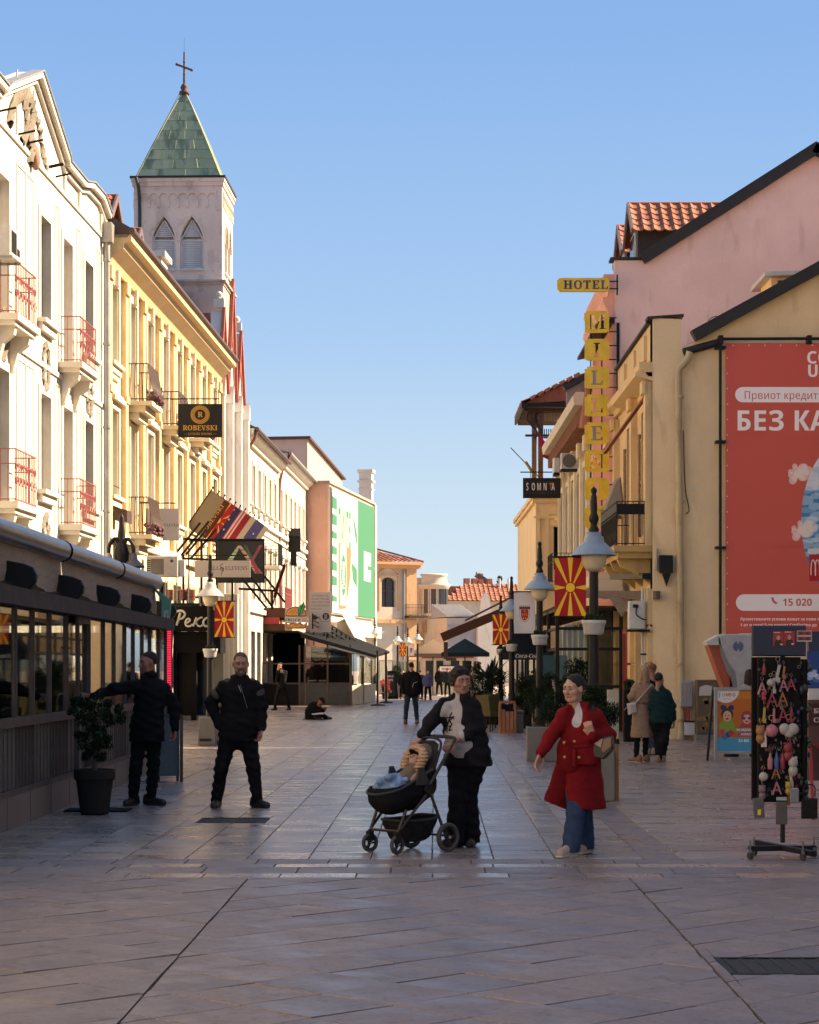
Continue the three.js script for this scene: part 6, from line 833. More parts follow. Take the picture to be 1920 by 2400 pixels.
hangSign('rooms_sign', 'black square sign with gold ring emblem and lettering before the white church', 418, 521, 947, 1025, 65.4, canvasTex(512, 400, (c, w, h) => { c.fillStyle = '#0b0d10'; c.fillRect(0, 0, w, h); c.strokeStyle = c.fillStyle = '#c99a35'; c.lineWidth = 5; for (const r of [66, 88, 108]) { c.beginPath(); c.arc(256, 128, r, 0, 7); c.stroke(); } c.lineWidth = 6; for (let i = 0; i < 28; i++) { const a = i / 28 * 6.283; c.beginPath(); c.arc(256 + 98 * Math.cos(a), 128 + 98 * Math.sin(a), 7, 0, 5); c.stroke(); c.beginPath(); c.arc(256 + 77 * Math.cos(a), 128 + 77 * Math.sin(a), 5, 0, 5); c.stroke(); } c.textAlign = 'center'; c.font = 'bold 88px serif'; c.fillText('R', 256, 158); c.font = 'bold 84px serif'; c.save(); c.translate(256, 318); c.scale(.93, 1); c.fillText('ROBEVSKI', 0, 0); c.restore(); c.font = '36px serif'; c.fillText('— LUXURY ROOMS —', 256, 374); }), M.blackMatte);
hangSign('store_sign', 'square pale sign with fine black lettering below the black rooms sign', 342, 420, 1192, 1267, 62, elevens(384, 384, 44), M.acWhite, .3);
hangSign('store_sign', 'wide pale sign with swirl and black serif lettering over the white shaded lamp', 457, 587, 1314, 1353, 68, elevens(768, 230, 70), M.acWhite, .2);
{
  const d = 73, o = thing('led_screen', 'black LED screen showing coloured zigzag lines behind the wide pale sign', 'screen', V((PX(506, d) + PX(620, d)) / 2, PY(1366, d), -d)), w = PX(620, d) - PX(506, d), h = 99 * d / F; B().box(0, h / 2, 0, w, h, .15).build('box', M.blackMatte, o);
  const t = canvasTex(256, 222, (c, W, H) => { c.fillStyle = '#020202'; c.fillRect(0, 0, W, H); for (let i = 0; i < 26; i++) { const y = 22 + i * 6; for (const [x, l, col] of [[118 - i * 4.4, 14 + i * 1.2, i % 3 ? '#c9c98a' : '#7fae7a'], [118 + i * 3.6, 16 + i, i % 4 ? '#cfae7a' : '#b4484a'], [232 - i * 3.4, 18, '#a83a3f'], [150 + i * 2.6, 14 + i * .5, i > 12 ? '#a8303a' : '#405a40']]) { if (i < 17 || x > 120) { c.fillStyle = col; c.fillRect(x, y, l, 2.4); } } } });
  picture('display', t, w - .06, h - .06, o, M4(0, h / 2, .078), .3, { emissiveMap: t, emissive: new THREE.Color(1, 1, 1), emissiveIntensity: .35 }); B().bar(V(-w / 2 - 1.6, h + .02, -.1), V(w / 2, h + .02, -.1), .08, .1).bar(V(-w / 2 - .5, h, -.1), V(-w / 2 - .5, -1.6, -.1), .08, .08).build('bracket', M.iron, o);
}
{ // row of flags on the house fronts
  const cols = [['#8b7f68', null, null], ['#5c2d22', 'ROBEVSKI', '#c9a04a'], ['#a3202a', 'sun', '#e2b93a'], ['#34305c', 'star', '#d8d4da'], ['#b04a55', 'stripe', '#cfc3c6'], ['#9b2430', null, null], ['#b7a890', null, null], ['#4a4470', 'cross', '#d9ae34'], ['#48466a', 'star', '#d8d4da'], ['#a8997f', null, null]];
  cols.forEach(([bg, k, fg], i) => {
    const d = 72 + i * 1.62, o = thing('facade_flag', ['beige flag first in the slanted row of flags', 'brown flag with gold lettering, second in the slanted row', 'red and yellow sun flag in the slanted row', 'dark blue starry flag in the slanted row', 'red and white striped flag in the slanted row', 'plain crimson flag in the slanted row', 'plain sand coloured flag in the slanted row', 'blue flag with yellow cross in the slanted row', 'blue flag with small stars in the slanted row', 'pale beige flag last in the slanted row'][i], 'flag', V(XL(d), 6.46, -d)), t = canvasTex(256, 128, (c, w, h) => { c.fillStyle = bg; c.fillRect(0, 0, w, h); c.fillStyle = fg || bg; if (k === 'ROBEVSKI') { c.font = 'bold 40px serif'; c.fillText(k, 14, h - 30); } if (k === 'sun') { c.beginPath(); c.arc(128, 70, 20, 0, 7); c.fill(); for (let q = 0; q < 8; q++) { const a = q / 8 * 6.283; c.beginPath(); c.moveTo(128 + 26 * Math.cos(a), 70 + 26 * Math.sin(a)); c.lineTo(128 + 200 * Math.cos(a - .12), 70 + 200 * Math.sin(a - .12)); c.lineTo(128 + 200 * Math.cos(a + .12), 70 + 200 * Math.sin(a + .12)); c.fill(); } } if (k === 'star') for (let q = 0; q < 7; q++) { c.beginPath(); c.arc(30 + q * 34, 40 + (q * 29) % 70, 6, 0, 7); c.fill(); } if (k === 'stripe') for (let q = 0; q < 5; q++) c.fillRect(0, 8 + q * 26, w, 12); if (k === 'cross') { c.fillRect(0, 50, w, 28); c.fillRect(80, 0, 28, h); } });
    const px = .84, py = 1.22, hg = .66, g = new THREE.PlaneGeometry(1, 1, 10, 4), p = g.attributes.position; for (let q = 0; q < p.count; q++) { const u = p.getX(q) + .5, v = .5 - p.getY(q); p.setXYZ(q, .02 + u * px + v * hg * .66, .02 + u * py - v * hg * .5, .03 * Math.sin(u * 6 + i) * v); } g.computeVertexNormals(); meshOf(g, 'cloth', new THREE.MeshStandardMaterial({ map: t, roughness: .9, side: THREE.DoubleSide }), o);
    B().rod(V(-.35, -.5, 0), V(px + .06, py + .09, 0), .018).ball(px + .07, py + .11, 0, .04).build('pole', M.iron, o);
  });
}
{ // air conditioner, steel frame, balustrade seats, arched shop sign
  const d = 63, ac = thing('air_conditioner', 'grey fronted air conditioner hanging over the terrace end, left side', 'air conditioner', V(PX(382, d), PY(1352, d), -d)); B().cham(0, .3, 0, .92, .62, .4, .02).build('casing', M.acWhite, ac); B().mm(-.33, .05, .06, .52, .201, .205).build('fan_grille', paint(.2, .19, .19), ac); for (let i = 0; i < 7; i++) B().mm(-.455, -.34, .1 + i * .06, .13 + i * .06, .2, .206).build('vent', M.dark, ac); B().ball(.28, .46, .2, .045, 1, 1, .2).build('badge', M.navy, ac); B().cham(.56, .26, -.1, .18, .5, .3, .02).build('side_unit', M.acWhite, ac);
  const fr = thing('canopy_frame', 'black steel canopy frame and slanting stays below the row of flags', 'frame', V(0, 0, 0)), q = 70; const P = (x, y, dd = q) => at(x, y, dd); const bars = [[430, 1263, 508, 1268], [430, 1300, 430, 1440], [508, 1268, 508, 1440], [405, 1308, 505, 1312], [385, 1400, 505, 1400], [410, 1300, 470, 1225], [436, 1300, 485, 1240], [420, 1308, 490, 1222], [448, 1308, 508, 1240], [620, 1350, 668, 1412], [590, 1352, 640, 1425], [568, 1356, 625, 1425], [545, 1356, 545, 1425], [560, 1380, 650, 1385], [638, 1385, 638, 1430]]; for (const [a, b, c, e] of bars) B().bar(P(a, b), P(c, e), .07, .07).build('bar', M.iron, fr);
  const ff = thing('leaning_flag', 'dark red furled flag leaning on the steel frame above the red fascia', 'flag', P(640, 1415)); B().rod(V(0, 0, 0), V(.4, 1.35, 0), .02).build('pole', M.iron, ff); B().tube([V(.06, .2, 0), V(.16, .6, .02), V(.3, 1.0, .02), V(.38, 1.28, 0)], .06, 6, 16).build('cloth', cloth(.07, .015, .015), ff);
  const bl = thing('glass_balustrade', 'upper terrace glass balustrade with red seats behind it, above the black arched sign', 'balustrade', at(388, 1412, 66)), s = 66 / F; B().ext([[0, 0], [80 * s, 0], [80 * s, 34 * s], [0, 52 * s]], .012, M4(0, 0, 0)).build('pane', M.pane, bl); for (const x of [0, 27, 54, 80]) B().mm(x * s - .015, x * s + .015, -.05, (52 - x * .22) * s, -.02, .02).build('post', M.zinc, bl); for (const x of [8, 24, 40, 60]) B().cham(x * s, .24, -.25, 14 * s, .34, .2, .03).build('seat', M.red, bl); B().mm(0, 80 * s, -.1, -.02, -.6, .05).build('floor_edge', M.iron, bl);
  const D = 69, sg = thing('arched_shop_sign', 'black arched shop sign with white script lettering', 'sign', V(PX(450, D), PY(1480, D), -D)), k = D / F; const sh = [[-62, 0], [62, 0]]; for (let i = 0; i <= 16; i++) { const a = i / 16 * Math.PI; sh.push([62 * Math.cos(a), 22 + 44 * Math.sin(a) ** .8]); } B().ext(sh.map(([x, y]) => [x * k, y * k]), .12, M4(0, 0, -.12)).build('board', M.blackMatte, sg);
  // lettering as raised strokes: Рекс
  const L = (pts, r) => B().tube(pts.map(([x, y]) => V(x * k, y * k, .03)), r * k, 6, pts.length * 8); const lt = (list) => { const b = B(); for (const [pts, r] of list) b.g.push(...L(pts, r).g); const m = b.build('letter', M.acWhite, sg); m.scale.z = .5; };
  lt([[[[-36, 14], [-32, 26], [-27, 44]], 3.2], [[[-44, 34], [-36, 46], [-22, 48], [-16, 40], [-22, 31], [-31, 29]], 3]]); lt([[[[-16, 20], [-8, 22], [-4, 27], [-9, 30], [-15, 22], [-13, 14], [-5, 12], [2, 17]], 2.5]]); lt([[[[3, 12], [7, 22], [11, 33]], 2.8], [[[25, 33], [18, 31], [8, 22]], 2.3], [[[9, 23], [14, 14], [20, 12], [25, 15]], 2.3]]); lt([[[[42, 30], [34, 31], [27, 22], [31, 13], [39, 13], [44, 18]], 2.8]]);
  const po = thing('shop_porch', 'black shop porch with dark doorway under the arched script sign', 'porch', V(PX(450, D), 0, -D - .2)); B().mm(-.8, -.5, 0, PY(1480, D), -2, 0).build('pillar', M.blackMatte, po); B().mm(-.05, .12, 0, PY(1480, D), -.4, 0).build('pillar', M.blackMatte, po); B().mm(-.8, .9, PY(1530, D), PY(1480, D), -2, -.01).build('lintel', M.blackMatte, po); B().mm(-.5, .9, .05, PY(1530, D), -1.2, -1.15).build('pane', M.glass, po); B().mm(-.5, .9, 0, .15, -1.4, -.05).build('step', M.concrete, po); B().mm(-.5, -.05, 0, 2.2, -.35, -.3).build('door', M.dark, po);
  const wp = thing('stone_pillar', 'pale panelled stone pillar left of the burger cafe, behind the bearded man', 'pillar', V(PX(538, 77), 0, -77)), kk = 77 / F; B().cham(0, PY(1392, 77) / 2, 0, 42 * kk, PY(1392, 77), .5, .02).build('shaft', plaster(.58, .55, .52), wp); for (const x of [-12, 0, 12]) B().mm(x * kk - .03, x * kk + .03, .3, PY(1400, 77), .251, .28).build('panel_rib', M.whiteTrim, wp); B().mm(-.4, .4, 0, .25, -.3, .32).build('plinth', M.concrete, wp);
}
{ // burger cafe with red fascia, sign, glass pavilion
  const d = 97, k = d / F, g = thing('burger_cafe', 'dark open fronted cafe with red and brown fascia, left of the glass pavilion', 'cafe', V(0, 0, -d)), X = (px) => PX(px, d), Y = (py) => PY(py, d);
  B().mm(X(566), X(668), Y(1447), Y(1425), -6, .02).mm(X(566), X(668), Y(1478), Y(1462), -6, .02).build('fascia', M.canvasBrown, g); B().mm(X(566), X(655), Y(1462) + .001, Y(1447) - .001, -.3, .05).build('red_band', M.red, g); B().mm(X(566), X(700), Y(1482), Y(1478), -6, 0).build('ceiling', M.dark, g); B().mm(X(560), X(600), 0, Y(1482), -6, -5.9).mm(X(566), X(700), 0, Y(1482), -6, -5.92).build('back_wall', M.interior, g); B().cham(X(596), 1.7, -.5, .14, 3.4, .14, .01).build('post', paint(.36, .26, .1), g); B().mm(X(615), X(700), .95, 1.02, -.8, -.74).build('counter_rail', M.frameTaupe, g); B().mm(X(566), X(570), 0, 3.3, -.3, 0).build('side_post', M.farCream, g); B().mm(X(615), X(700), 0, .94, -.82, -.76).build('counter', M.dark, g);
  const sd = 95.5, s = sd / F, bs = thing('burger_sign', 'orange burger shaped sign with green leaf and black word across it', 'sign', V(PX(694, sd), PY(1473, sd), -sd)), e = (pts, z, m, nm, dep = .04) => B().ext(pts.map(([x, y]) => [x * s, y * s]), dep, M4(0, 0, z)).build(nm, m, bs), bun = (o) => { const p = [[-22 - o, 30 - o], [22 + o, 30 - o]]; for (let i = 0; i <= 10; i++) { const a = i / 10 * Math.PI; p.push([(23 + o) * Math.cos(a), 34 + (15 + o) * Math.sin(a)]); } return p; }, wave = (o) => { const p = [[-23 - o, 6 - o], [-19, 2 - o], [19, 2 - o], [23 + o, 6 - o]]; for (let i = 0; i <= 24; i++) { const t = 1 - i / 24; p.push([(-23 - o) + (46 + 2 * o) * t, 9.5 + o + 2.6 * Math.cos(t * Math.PI * 6)]); } return p; };
  const or = paint(.72, .32, .06), wh = M.acWhite; e(bun(3), -.06, wh, 'backing'); e(bun(1.5), -.02, M.blackMatte, 'outline', .03); e(bun(0), .01, or, 'bun', .03); e(wave(3), -.06, wh, 'backing'); e(wave(1.5), -.02, M.blackMatte, 'outline', .03); e(wave(0), .01, or, 'bun', .03); e([[-26, 14], [29, 14], [29, 27], [-26, 27]], -.05, wh, 'band', .05);
  const lf = (o) => [[6 - o, 30 - o], [16, 38 - o], [20 + o, 50], [19, 60 + o], [11, 55], [5 - o, 46]]; e(lf(2.5), .03, wh, 'backing', .03); e(lf(1.3), .061, M.blackMatte, 'outline', .01); e(lf(0), .072, paint(.06, .34, .12), 'leaf', .02); e([[7, 33], [8, 33], [17, 57], [16, 57]], .093, M.blackMatte, 'leaf_vein', .005); for (const [x, y] of [[-10, 42], [-2, 42], [-14, 37], [-6, 37], [2, 37], [13, 36]]) B().ball(x * s, y * s, .042, 1.1 * s).build('seed', M.railBrown, bs); B().mm(-22 * s, 22 * s, -4 * s, -2.2 * s, -.03, .03).build('shelf', M.zinc, bs);
  picture('lettering', canvasTex(256, 64, (c, w, h) => { c.fillStyle = '#b9b2b0'; c.fillRect(0, 0, w, h); c.fillStyle = '#15181a'; c.font = 'bold 46px sans-serif'; c.fillText('FRESCH', 4, 50); c.fillStyle = '#a51f36'; c.font = 'bold 26px sans-serif'; c.fillText('FAST', 186, 30); c.fillText('FOOD', 186, 56); }), 55 * s, 12.6 * s, bs, M4(1.5 * s, 20.5 * s, .004));
  const nb = thing('notice_board', 'pale notice board with grey print and black emblems above the glass pavilion', 'sign', V(PX(751, 99), PY(1482, 99), -99)), n = 99 / F; B().box(0, 47 * n, 0, 50 * n, 94 * n, .06).build('board', M.acWhite, nb); picture('face', canvasTex(256, 480, (c, w, h) => { c.fillStyle = '#b9b0ab'; c.fillRect(0, 0, w, h); c.fillStyle = '#5c5552'; c.font = 'italic 30px serif'; ['АГЕНЦИЈА ЗА', 'ВРАБОТУВАЊЕ', 'ПРИ ОПШТИНАТА', 'И НЕДВИЖНОСТИ', 'БИТОЛА'].forEach((q, i) => c.fillText(q, 14, 50 + i * 40)); c.fillStyle = '#1c1a1a'; c.beginPath(); c.arc(60, 300, 32, 0, 7); c.fill(); c.beginPath(); c.arc(196, 290, 42, 0, 7); c.fill(); c.fillStyle = '#8f8884'; c.fillRect(178, 262, 34, 60); c.strokeStyle = '#3b3735'; c.lineWidth = 3; c.beginPath(); c.moveTo(10, 246); c.lineTo(96, 246); c.lineTo(140, 350); c.lineTo(246, 350); c.stroke(); }), 49 * n, 93 * n, nb, M4(0, 47 * n, .032)); B().bar(V(-.3, 0, -.04), V(-.3, -.6, -.04), .05, .05).bar(V(.3, 0, -.04), V(.3, -.6, -.04), .05, .05).build('leg', M.iron, nb);
  // glass pavilion
  const gp = thing('glass_pavilion', 'glass cafe pavilion with pale frames and black sloping canopy in the middle distance', 'pavilion', V(0, 0, -97.5)), q = 97.5, PXq = (px) => PX(px, q), PYq = (py) => PY(py, q), fm = M.frameTaupe, bar = (a, b, c, e2) => B().mm(PXq(a), PXq(b), PYq(e2), PYq(c), -.06, .02).build('frame_bar', fm, gp);
  for (const px of [700, 712.5, 766, 819]) bar(px, px + 4, 1512, 1652); for (const py of [1554, 1600]) { bar(616, 700, py, py + 3); bar(704, 712.5, py, py + 3); bar(716.5, 766, py, py + 3); bar(770, 819, py, py + 3); } bar(700, 822, 1652, 1655); for (const [a, b] of [[704, 712], [717, 766], [770, 819]]) { B().mm(PXq(a), PXq(b), PYq(1599), PYq(1557), -.03, -.024).build('pane', M.pane, gp); B().mm(PXq(a), PXq(b), PYq(1553), PYq(1515), -.03, -.024).build('pane', M.pane, gp); B().mm(PXq(a), PXq(b), PYq(1652), PYq(1603.5), -.04, -.02).build('panel', paint(.055, .06, .055), gp); }
  B().mm(PXq(616), PXq(700), PYq(1652), PYq(1603.5), -.04, -.02).build('panel', M.dark, gp);
  B().mm(PXq(704), PXq(819), 0, .03, -12, -.1).mm(PXq(700), PXq(822), 0, 2.8, -12.1, -12).build('interior', M.interior, gp);
  for (const [px, z] of [[826, -1.5], [850, -6], [872, -11], [905, -16]]) B().cham(PX(px, 97.5 - z), 1.25, z, .14, 2.5, .14, .01).build('side_post', px > 860 ? M.farCream : fm, gp); B().bar(V(PXq(824), .45, -.8), V(PX(880, 110), .45, -12.5), .04, .9).build('side_panel', M.farCream, gp); B().bar(V(PXq(824), 1.65, -.8), V(PX(880, 110), 1.65, -12.5), .02, 1.4).build('pane', M.pane, gp);
  const can = (a, b, c, e2, nm, m, o, th = .1) => { const u = [a, b, c, e2], pos = [], n2 = V().crossVectors(b.clone().sub(a), c.clone().sub(a)).normalize().multiplyScalar(th), w2 = u.map((v) => v.clone().sub(n2)), tr = (...t) => t.forEach((v) => pos.push(v.x, v.y, v.z)); tr(u[0], u[1], u[2]); tr(u[0], u[2], u[3]); tr(w2[2], w2[1], w2[0]); tr(w2[3], w2[2], w2[0]); for (let i = 0; i < 4; i++) { const j = (i + 1) % 4; tr(u[i], w2[i], w2[j]); tr(u[i], w2[j], u[j]); } const g2 = new THREE.BufferGeometry(); g2.setAttribute('position', new THREE.Float32BufferAttribute(pos, 3)); g2.computeVertexNormals(); return meshOf(metricUV(g2), nm, m, o); };
  const rel = (px, py, dd) => { const v = at(px, py, dd); v.z += 97.5; return v; };
  can(rel(705, 1484, 97), rel(882, 1536, 97), rel(914, 1527, 108), rel(770, 1468, 108), 'canopy', M.canvasBlack, gp); can(rel(705, 1484.5, 96.9), rel(882, 1536.5, 96.9), rel(882, 1544, 96.9), rel(705, 1494, 96.9), 'canopy_edge', M.black, gp, .05); can(rel(770, 1512, 96.8), rel(880, 1542, 96.8), rel(880, 1546, 96.8), rel(770, 1516, 96.8), 'gutter', M.zinc, gp, .05);
  const rg = thing('roof_railing', 'black sloping handrail on the pavilion roof behind the burger sign', 'railing', V(0, 0, -97.5)); const rl = (px, t) => rel(px, lerp(1440, 1512, (px - 733) / 120) + t, 98 + (px - 733) * .08); for (const t of [0, 12, 22]) B().bar(rl(733, t), rl(853, t), .05, .06).build('rail', M.iron, rg); for (const px of [733, 760, 769, 779, 789, 800, 811, 820, 832, 845]) B().bar(rl(px, 34), rl(px, -2), px > 740 ? .1 : .07, .07).build('post', M.iron, rg);
  const wa = thing('white_awning', 'white sunlit fabric awning sloping behind the black pavilion canopy', 'awning', V(0, 0, -97.5)); can(rel(803, 1440, 118), rel(868, 1562, 118), rel(884, 1556, 126), rel(828, 1440, 128), 'canvas', M.canvasWhite, wa, .04); B().bar(rel(868, 1560, 118), rel(884, 1556, 126), .08, .08).build('front_bar', M.acWhite, wa);
  for (const [px, py, lab] of [[885, 1654, 'slim parasol pole on a round base at the pavilion corner, left one'], [905, 1648, 'slim parasol pole on a round base at the pavilion corner, right one']]) { const dd = gd(py), o = thing('parasol_pole', lab, 'pole', V(PX(px, dd), 0, -dd)); B().rod(V(0, .05, 0), V(0, 2.5, 0), .05).build('pole', M.iron, o); B().lathe([[0, 0], [.34, 0], [.33, .05], [.1, .09], [0, .1]], 0, 0, 0, 20).build('base', M.woodDark, o); }
  const ab = thing('chalkboard', 'black A frame chalkboard with red flowers beside the parasol poles', 'sign board', V(PX(915, 118), 0, -118)); B().ext([[-.35, 0], [.45, 0], [.3, 1.55], [-.25, 1.55]], .04, M4(0, 0, 0)).build('panel', M.blackMatte, ab); picture('chalk_writing', canvasTex(128, 256, (c, w, h) => { c.fillStyle = '#101211'; c.fillRect(0, 0, w, h); c.fillStyle = '#c9c9c4'; c.font = 'bold 34px sans-serif'; c.fillText('HALO', 14, 50); c.fillText('COFE', 14, 92); c.fillText('IT', 50, 220); }), .5, 1.3, ab, M4(.02, .8, .045)); const fl = thing('flower_stand', 'red flowers in a pot before the A frame chalkboard', 'flowers', V(PX(903, 117), 0, -117)); B().lathe([[0, 0], [.14, 0], [.2, .35], [0, .33]], 0, 0, 0, 12).build('pot', M.potGrey, fl); leaves(fl, 'foliage', M.leafB, 200, .08, clumps([[0, .6, 0, .25]])); leaves(fl, 'blossom', std(C(.5, .03, .05), { side: THREE.DoubleSide }), 350, .06, clumps([[0, .9, 0, .3], [.1, .6, .1, .2]]));
  const bt = thing('round_tub_bush', 'clipped round bush in a pot left of the backpack man', 'bush', V(PX(932, 125), 0, -125)); B().cham(0, .4, 0, .7, .8, .7, .03).build('planter', M.concrete, bt); leaves(bt, 'foliage', M.leafB, 1600, .06, clumps([[0, 1.4, 0, .4, .65], [0, 1.2, 0, .45, .45]]));
}
// ================================================================ RIGHT FOREGROUND: kiosk, poster stand, key ring rack, stall
{
  const d = 42, s = d / F, o = thing('payment_kiosk', 'white and orange curved kiosk with blue emblem behind the children poster', 'kiosk', V(PX(1660, d), 0, -d)), P = (px, py) => [PX(px, d) - PX(1660, d), PY(py, d)];
  const prof = [P(1686, 1492), P(1700, 1486), P(1762, 1486), P(1764, 1790), P(1722, 1790), P(1728, 1600), P(1722, 1575), P(1706, 1550), P(1695, 1525)];
  B().ext(prof, .7, M4(0, 0, -.7), .02).build('shell', paint(.50, .49, .50, { roughness: .4 }), o); B().ext([P(1686, 1493), P(1695, 1526), P(1706, 1551), P(1722, 1576), P(1728, 1600), P(1722, 1620), P(1714, 1590), P(1704, 1575), P(1692, 1540), P(1684, 1500)], .74, M4(0, 0, -.74)).build('side_band', paint(.27, .26, .26), o); B().ext([P(1662, 1512), P(1690, 1512), P(1712, 1588), P(1712, 1640), P(1708, 1640)], .6, M4(0, 0, -.68)).build('orange_panel', paint(.45, .09, .025, { roughness: .45 }), o); B().ext([P(1657, 1504), P(1686, 1488), P(1700, 1485), P(1690, 1506), P(1690, 1512), P(1660, 1512)], .7, M4(0, 0, -.7)).build('canopy', M.acWhite, o); B().mm(PX(1744, d) - PX(1660, d), PX(1766, d) - PX(1660, d), 0, P(0, 1484)[1], -.72, -.1).build('cabinet', M.acWhite, o);
  const em = B(); for (const sg of [-1, 1]) { const p = []; for (let i = 0; i <= 8; i++) { const a = -Math.PI / 2 + i / 8 * Math.PI; p.push([sg * (.02 + .085 * Math.cos(a)), .1 * Math.sin(a)]); } em.ext(sg > 0 ? p : p.reverse(), .01, M4(...[P(1730, 1515)[0], P(1730, 1515)[1], .021])); } em.mm(P(1730, 0)[0] - .03, P(1730, 0)[0] + .03, P(0, 1521)[1], P(0, 1509)[1], .021, .03).build('emblem', paint(.12, .15, .30), o);
}
{
  const d = 38.6, o = thing('poster_stand', 'metal poster stand showing laughing children on an orange ground', 'sign board', V(PX(1755, d), 0, -d), .05), s = d / F, w = 150 * s, h = PY(1617, d) - PY(1760, d), y0 = PY(1760, d);
  const t = canvasTex(512, 480, (c, W, H) => { const g = c; g.fillStyle = '#b8651f'; g.fillRect(0, 0, W, H); g.fillStyle = '#c07a2a'; g.fillRect(0, 0, W, 70); g.fillStyle = '#4a96b8'; g.fillRect(0, H * .78, W, H); g.fillStyle = '#ded6d4'; g.beginPath(); g.arc(70, -10, 112, 0, 7); g.fill(); ['#3a9a9a', '#8fae3a', '#b8507a', '#c99a2a', '#8a5aa0'].forEach((q, i) => { g.fillStyle = q; g.font = 'bold 38px sans-serif'; g.fillText('JUMBO'[i], 14 + i * 27, 52); }); g.fillStyle = '#7a7470'; g.font = '12px sans-serif'; g.fillText('весел свет', 56, 74);
    const face = (x, y, r, hair, top) => { g.fillStyle = top; g.beginPath(); g.ellipse(x, y + r * 2, r * 1.5, r * 1.4, 0, 0, 7); g.fill(); g.fillStyle = hair; g.beginPath(); g.arc(x, y - r * .25, r * 1.15, 0, 7); g.fill(); g.fillStyle = '#d9a583'; g.beginPath(); g.ellipse(x, y + r * .15, r * .82, r, 0, 0, 7); g.fill(); g.fillStyle = '#3a2420'; g.beginPath(); g.arc(x - r * .3, y, r * .1, 0, 7); g.arc(x + r * .3, y, r * .1, 0, 7); g.fill(); g.fillStyle = '#7c2f28'; g.beginPath(); g.arc(x, y + r * .5, r * .32, 0, Math.PI); g.fill(); };
    face(82, 200, 42, '#4a2f22', '#7f9a3a'); face(240, 222, 40, '#8a3a44', '#a83a48'); face(392, 165, 46, '#3f8a3a', '#6a4a80'); g.fillStyle = '#22305c'; g.beginPath(); g.ellipse(52, 140, 26, 22, .4, 0, 7); g.ellipse(112, 142, 26, 22, -.4, 0, 7); g.fill(); g.fillStyle = '#a83a48'; g.fillRect(205, 178, 70, 18); g.fillStyle = '#28408a'; for (const x of [216, 262]) { g.beginPath(); for (let i = 0; i < 10; i++) { const a = i / 10 * 6.283 - 1.57, r = i % 2 ? 9 : 20; g.lineTo(x + r * Math.cos(a), 222 + r * Math.sin(a)); } g.fill(); } for (const [x, y, q] of [[40, 330, '#b83a60'], [90, 352, '#3a3a80'], [60, 372, '#4a6a9a'], [110, 338, '#a03a50']]) { g.fillStyle = q; g.beginPath(); g.arc(x, y, 22, 0, 7); g.fill(); }
    g.fillStyle = '#6a9a4a'; g.fillRect(140, 300, 372, 28); g.fillStyle = '#a84a80'; g.fillRect(170, 334, 342, 28); g.fillStyle = '#e6dfdc'; g.font = 'bold 23px sans-serif'; g.fillText('ЗА НАЈЗАБАВЕН', 155, 322); g.fillText('АПРИЛИЛИЛИ', 190, 357); g.font = 'bold 30px sans-serif'; g.fillText('ЗА ВИ', 170, 410); g.fillStyle = '#8a3a80'; g.fillText('ТРЕБА', 290, 410); g.fillStyle = '#e6dfdc'; g.fillText('ТРЕБА', 290, 446); });
  B().mm(-w / 2 - .05, w / 2 + .05, y0 - .05, y0, -.04, .04).mm(-w / 2 - .05, w / 2 + .05, y0 + h, y0 + h + .05, -.04, .04).mm(-w / 2 - .05, -w / 2, y0, y0 + h, -.04, .04).mm(w / 2, w / 2 + .05, y0, y0 + h, -.04, .04).build('frame', M.zinc, o); B().mm(-w / 2, w / 2, y0, y0 + h, -.03, .0).build('backing', M.grey, o); picture('poster', t, w, h, o, M4(0, y0 + h / 2, .006)); for (const [x, z] of [[-w / 2, .0], [w / 2, 0]]) { B().bar(V(x - .02, 0, z), V(x - .02, y0, 0), .05, .05).build('leg', M.zinc, o); B().bar(V(x - .08, 0, -.5), V(x - .06, y0 + h, -.05), .04, .04).build('back_leg', M.grey, o); }
}
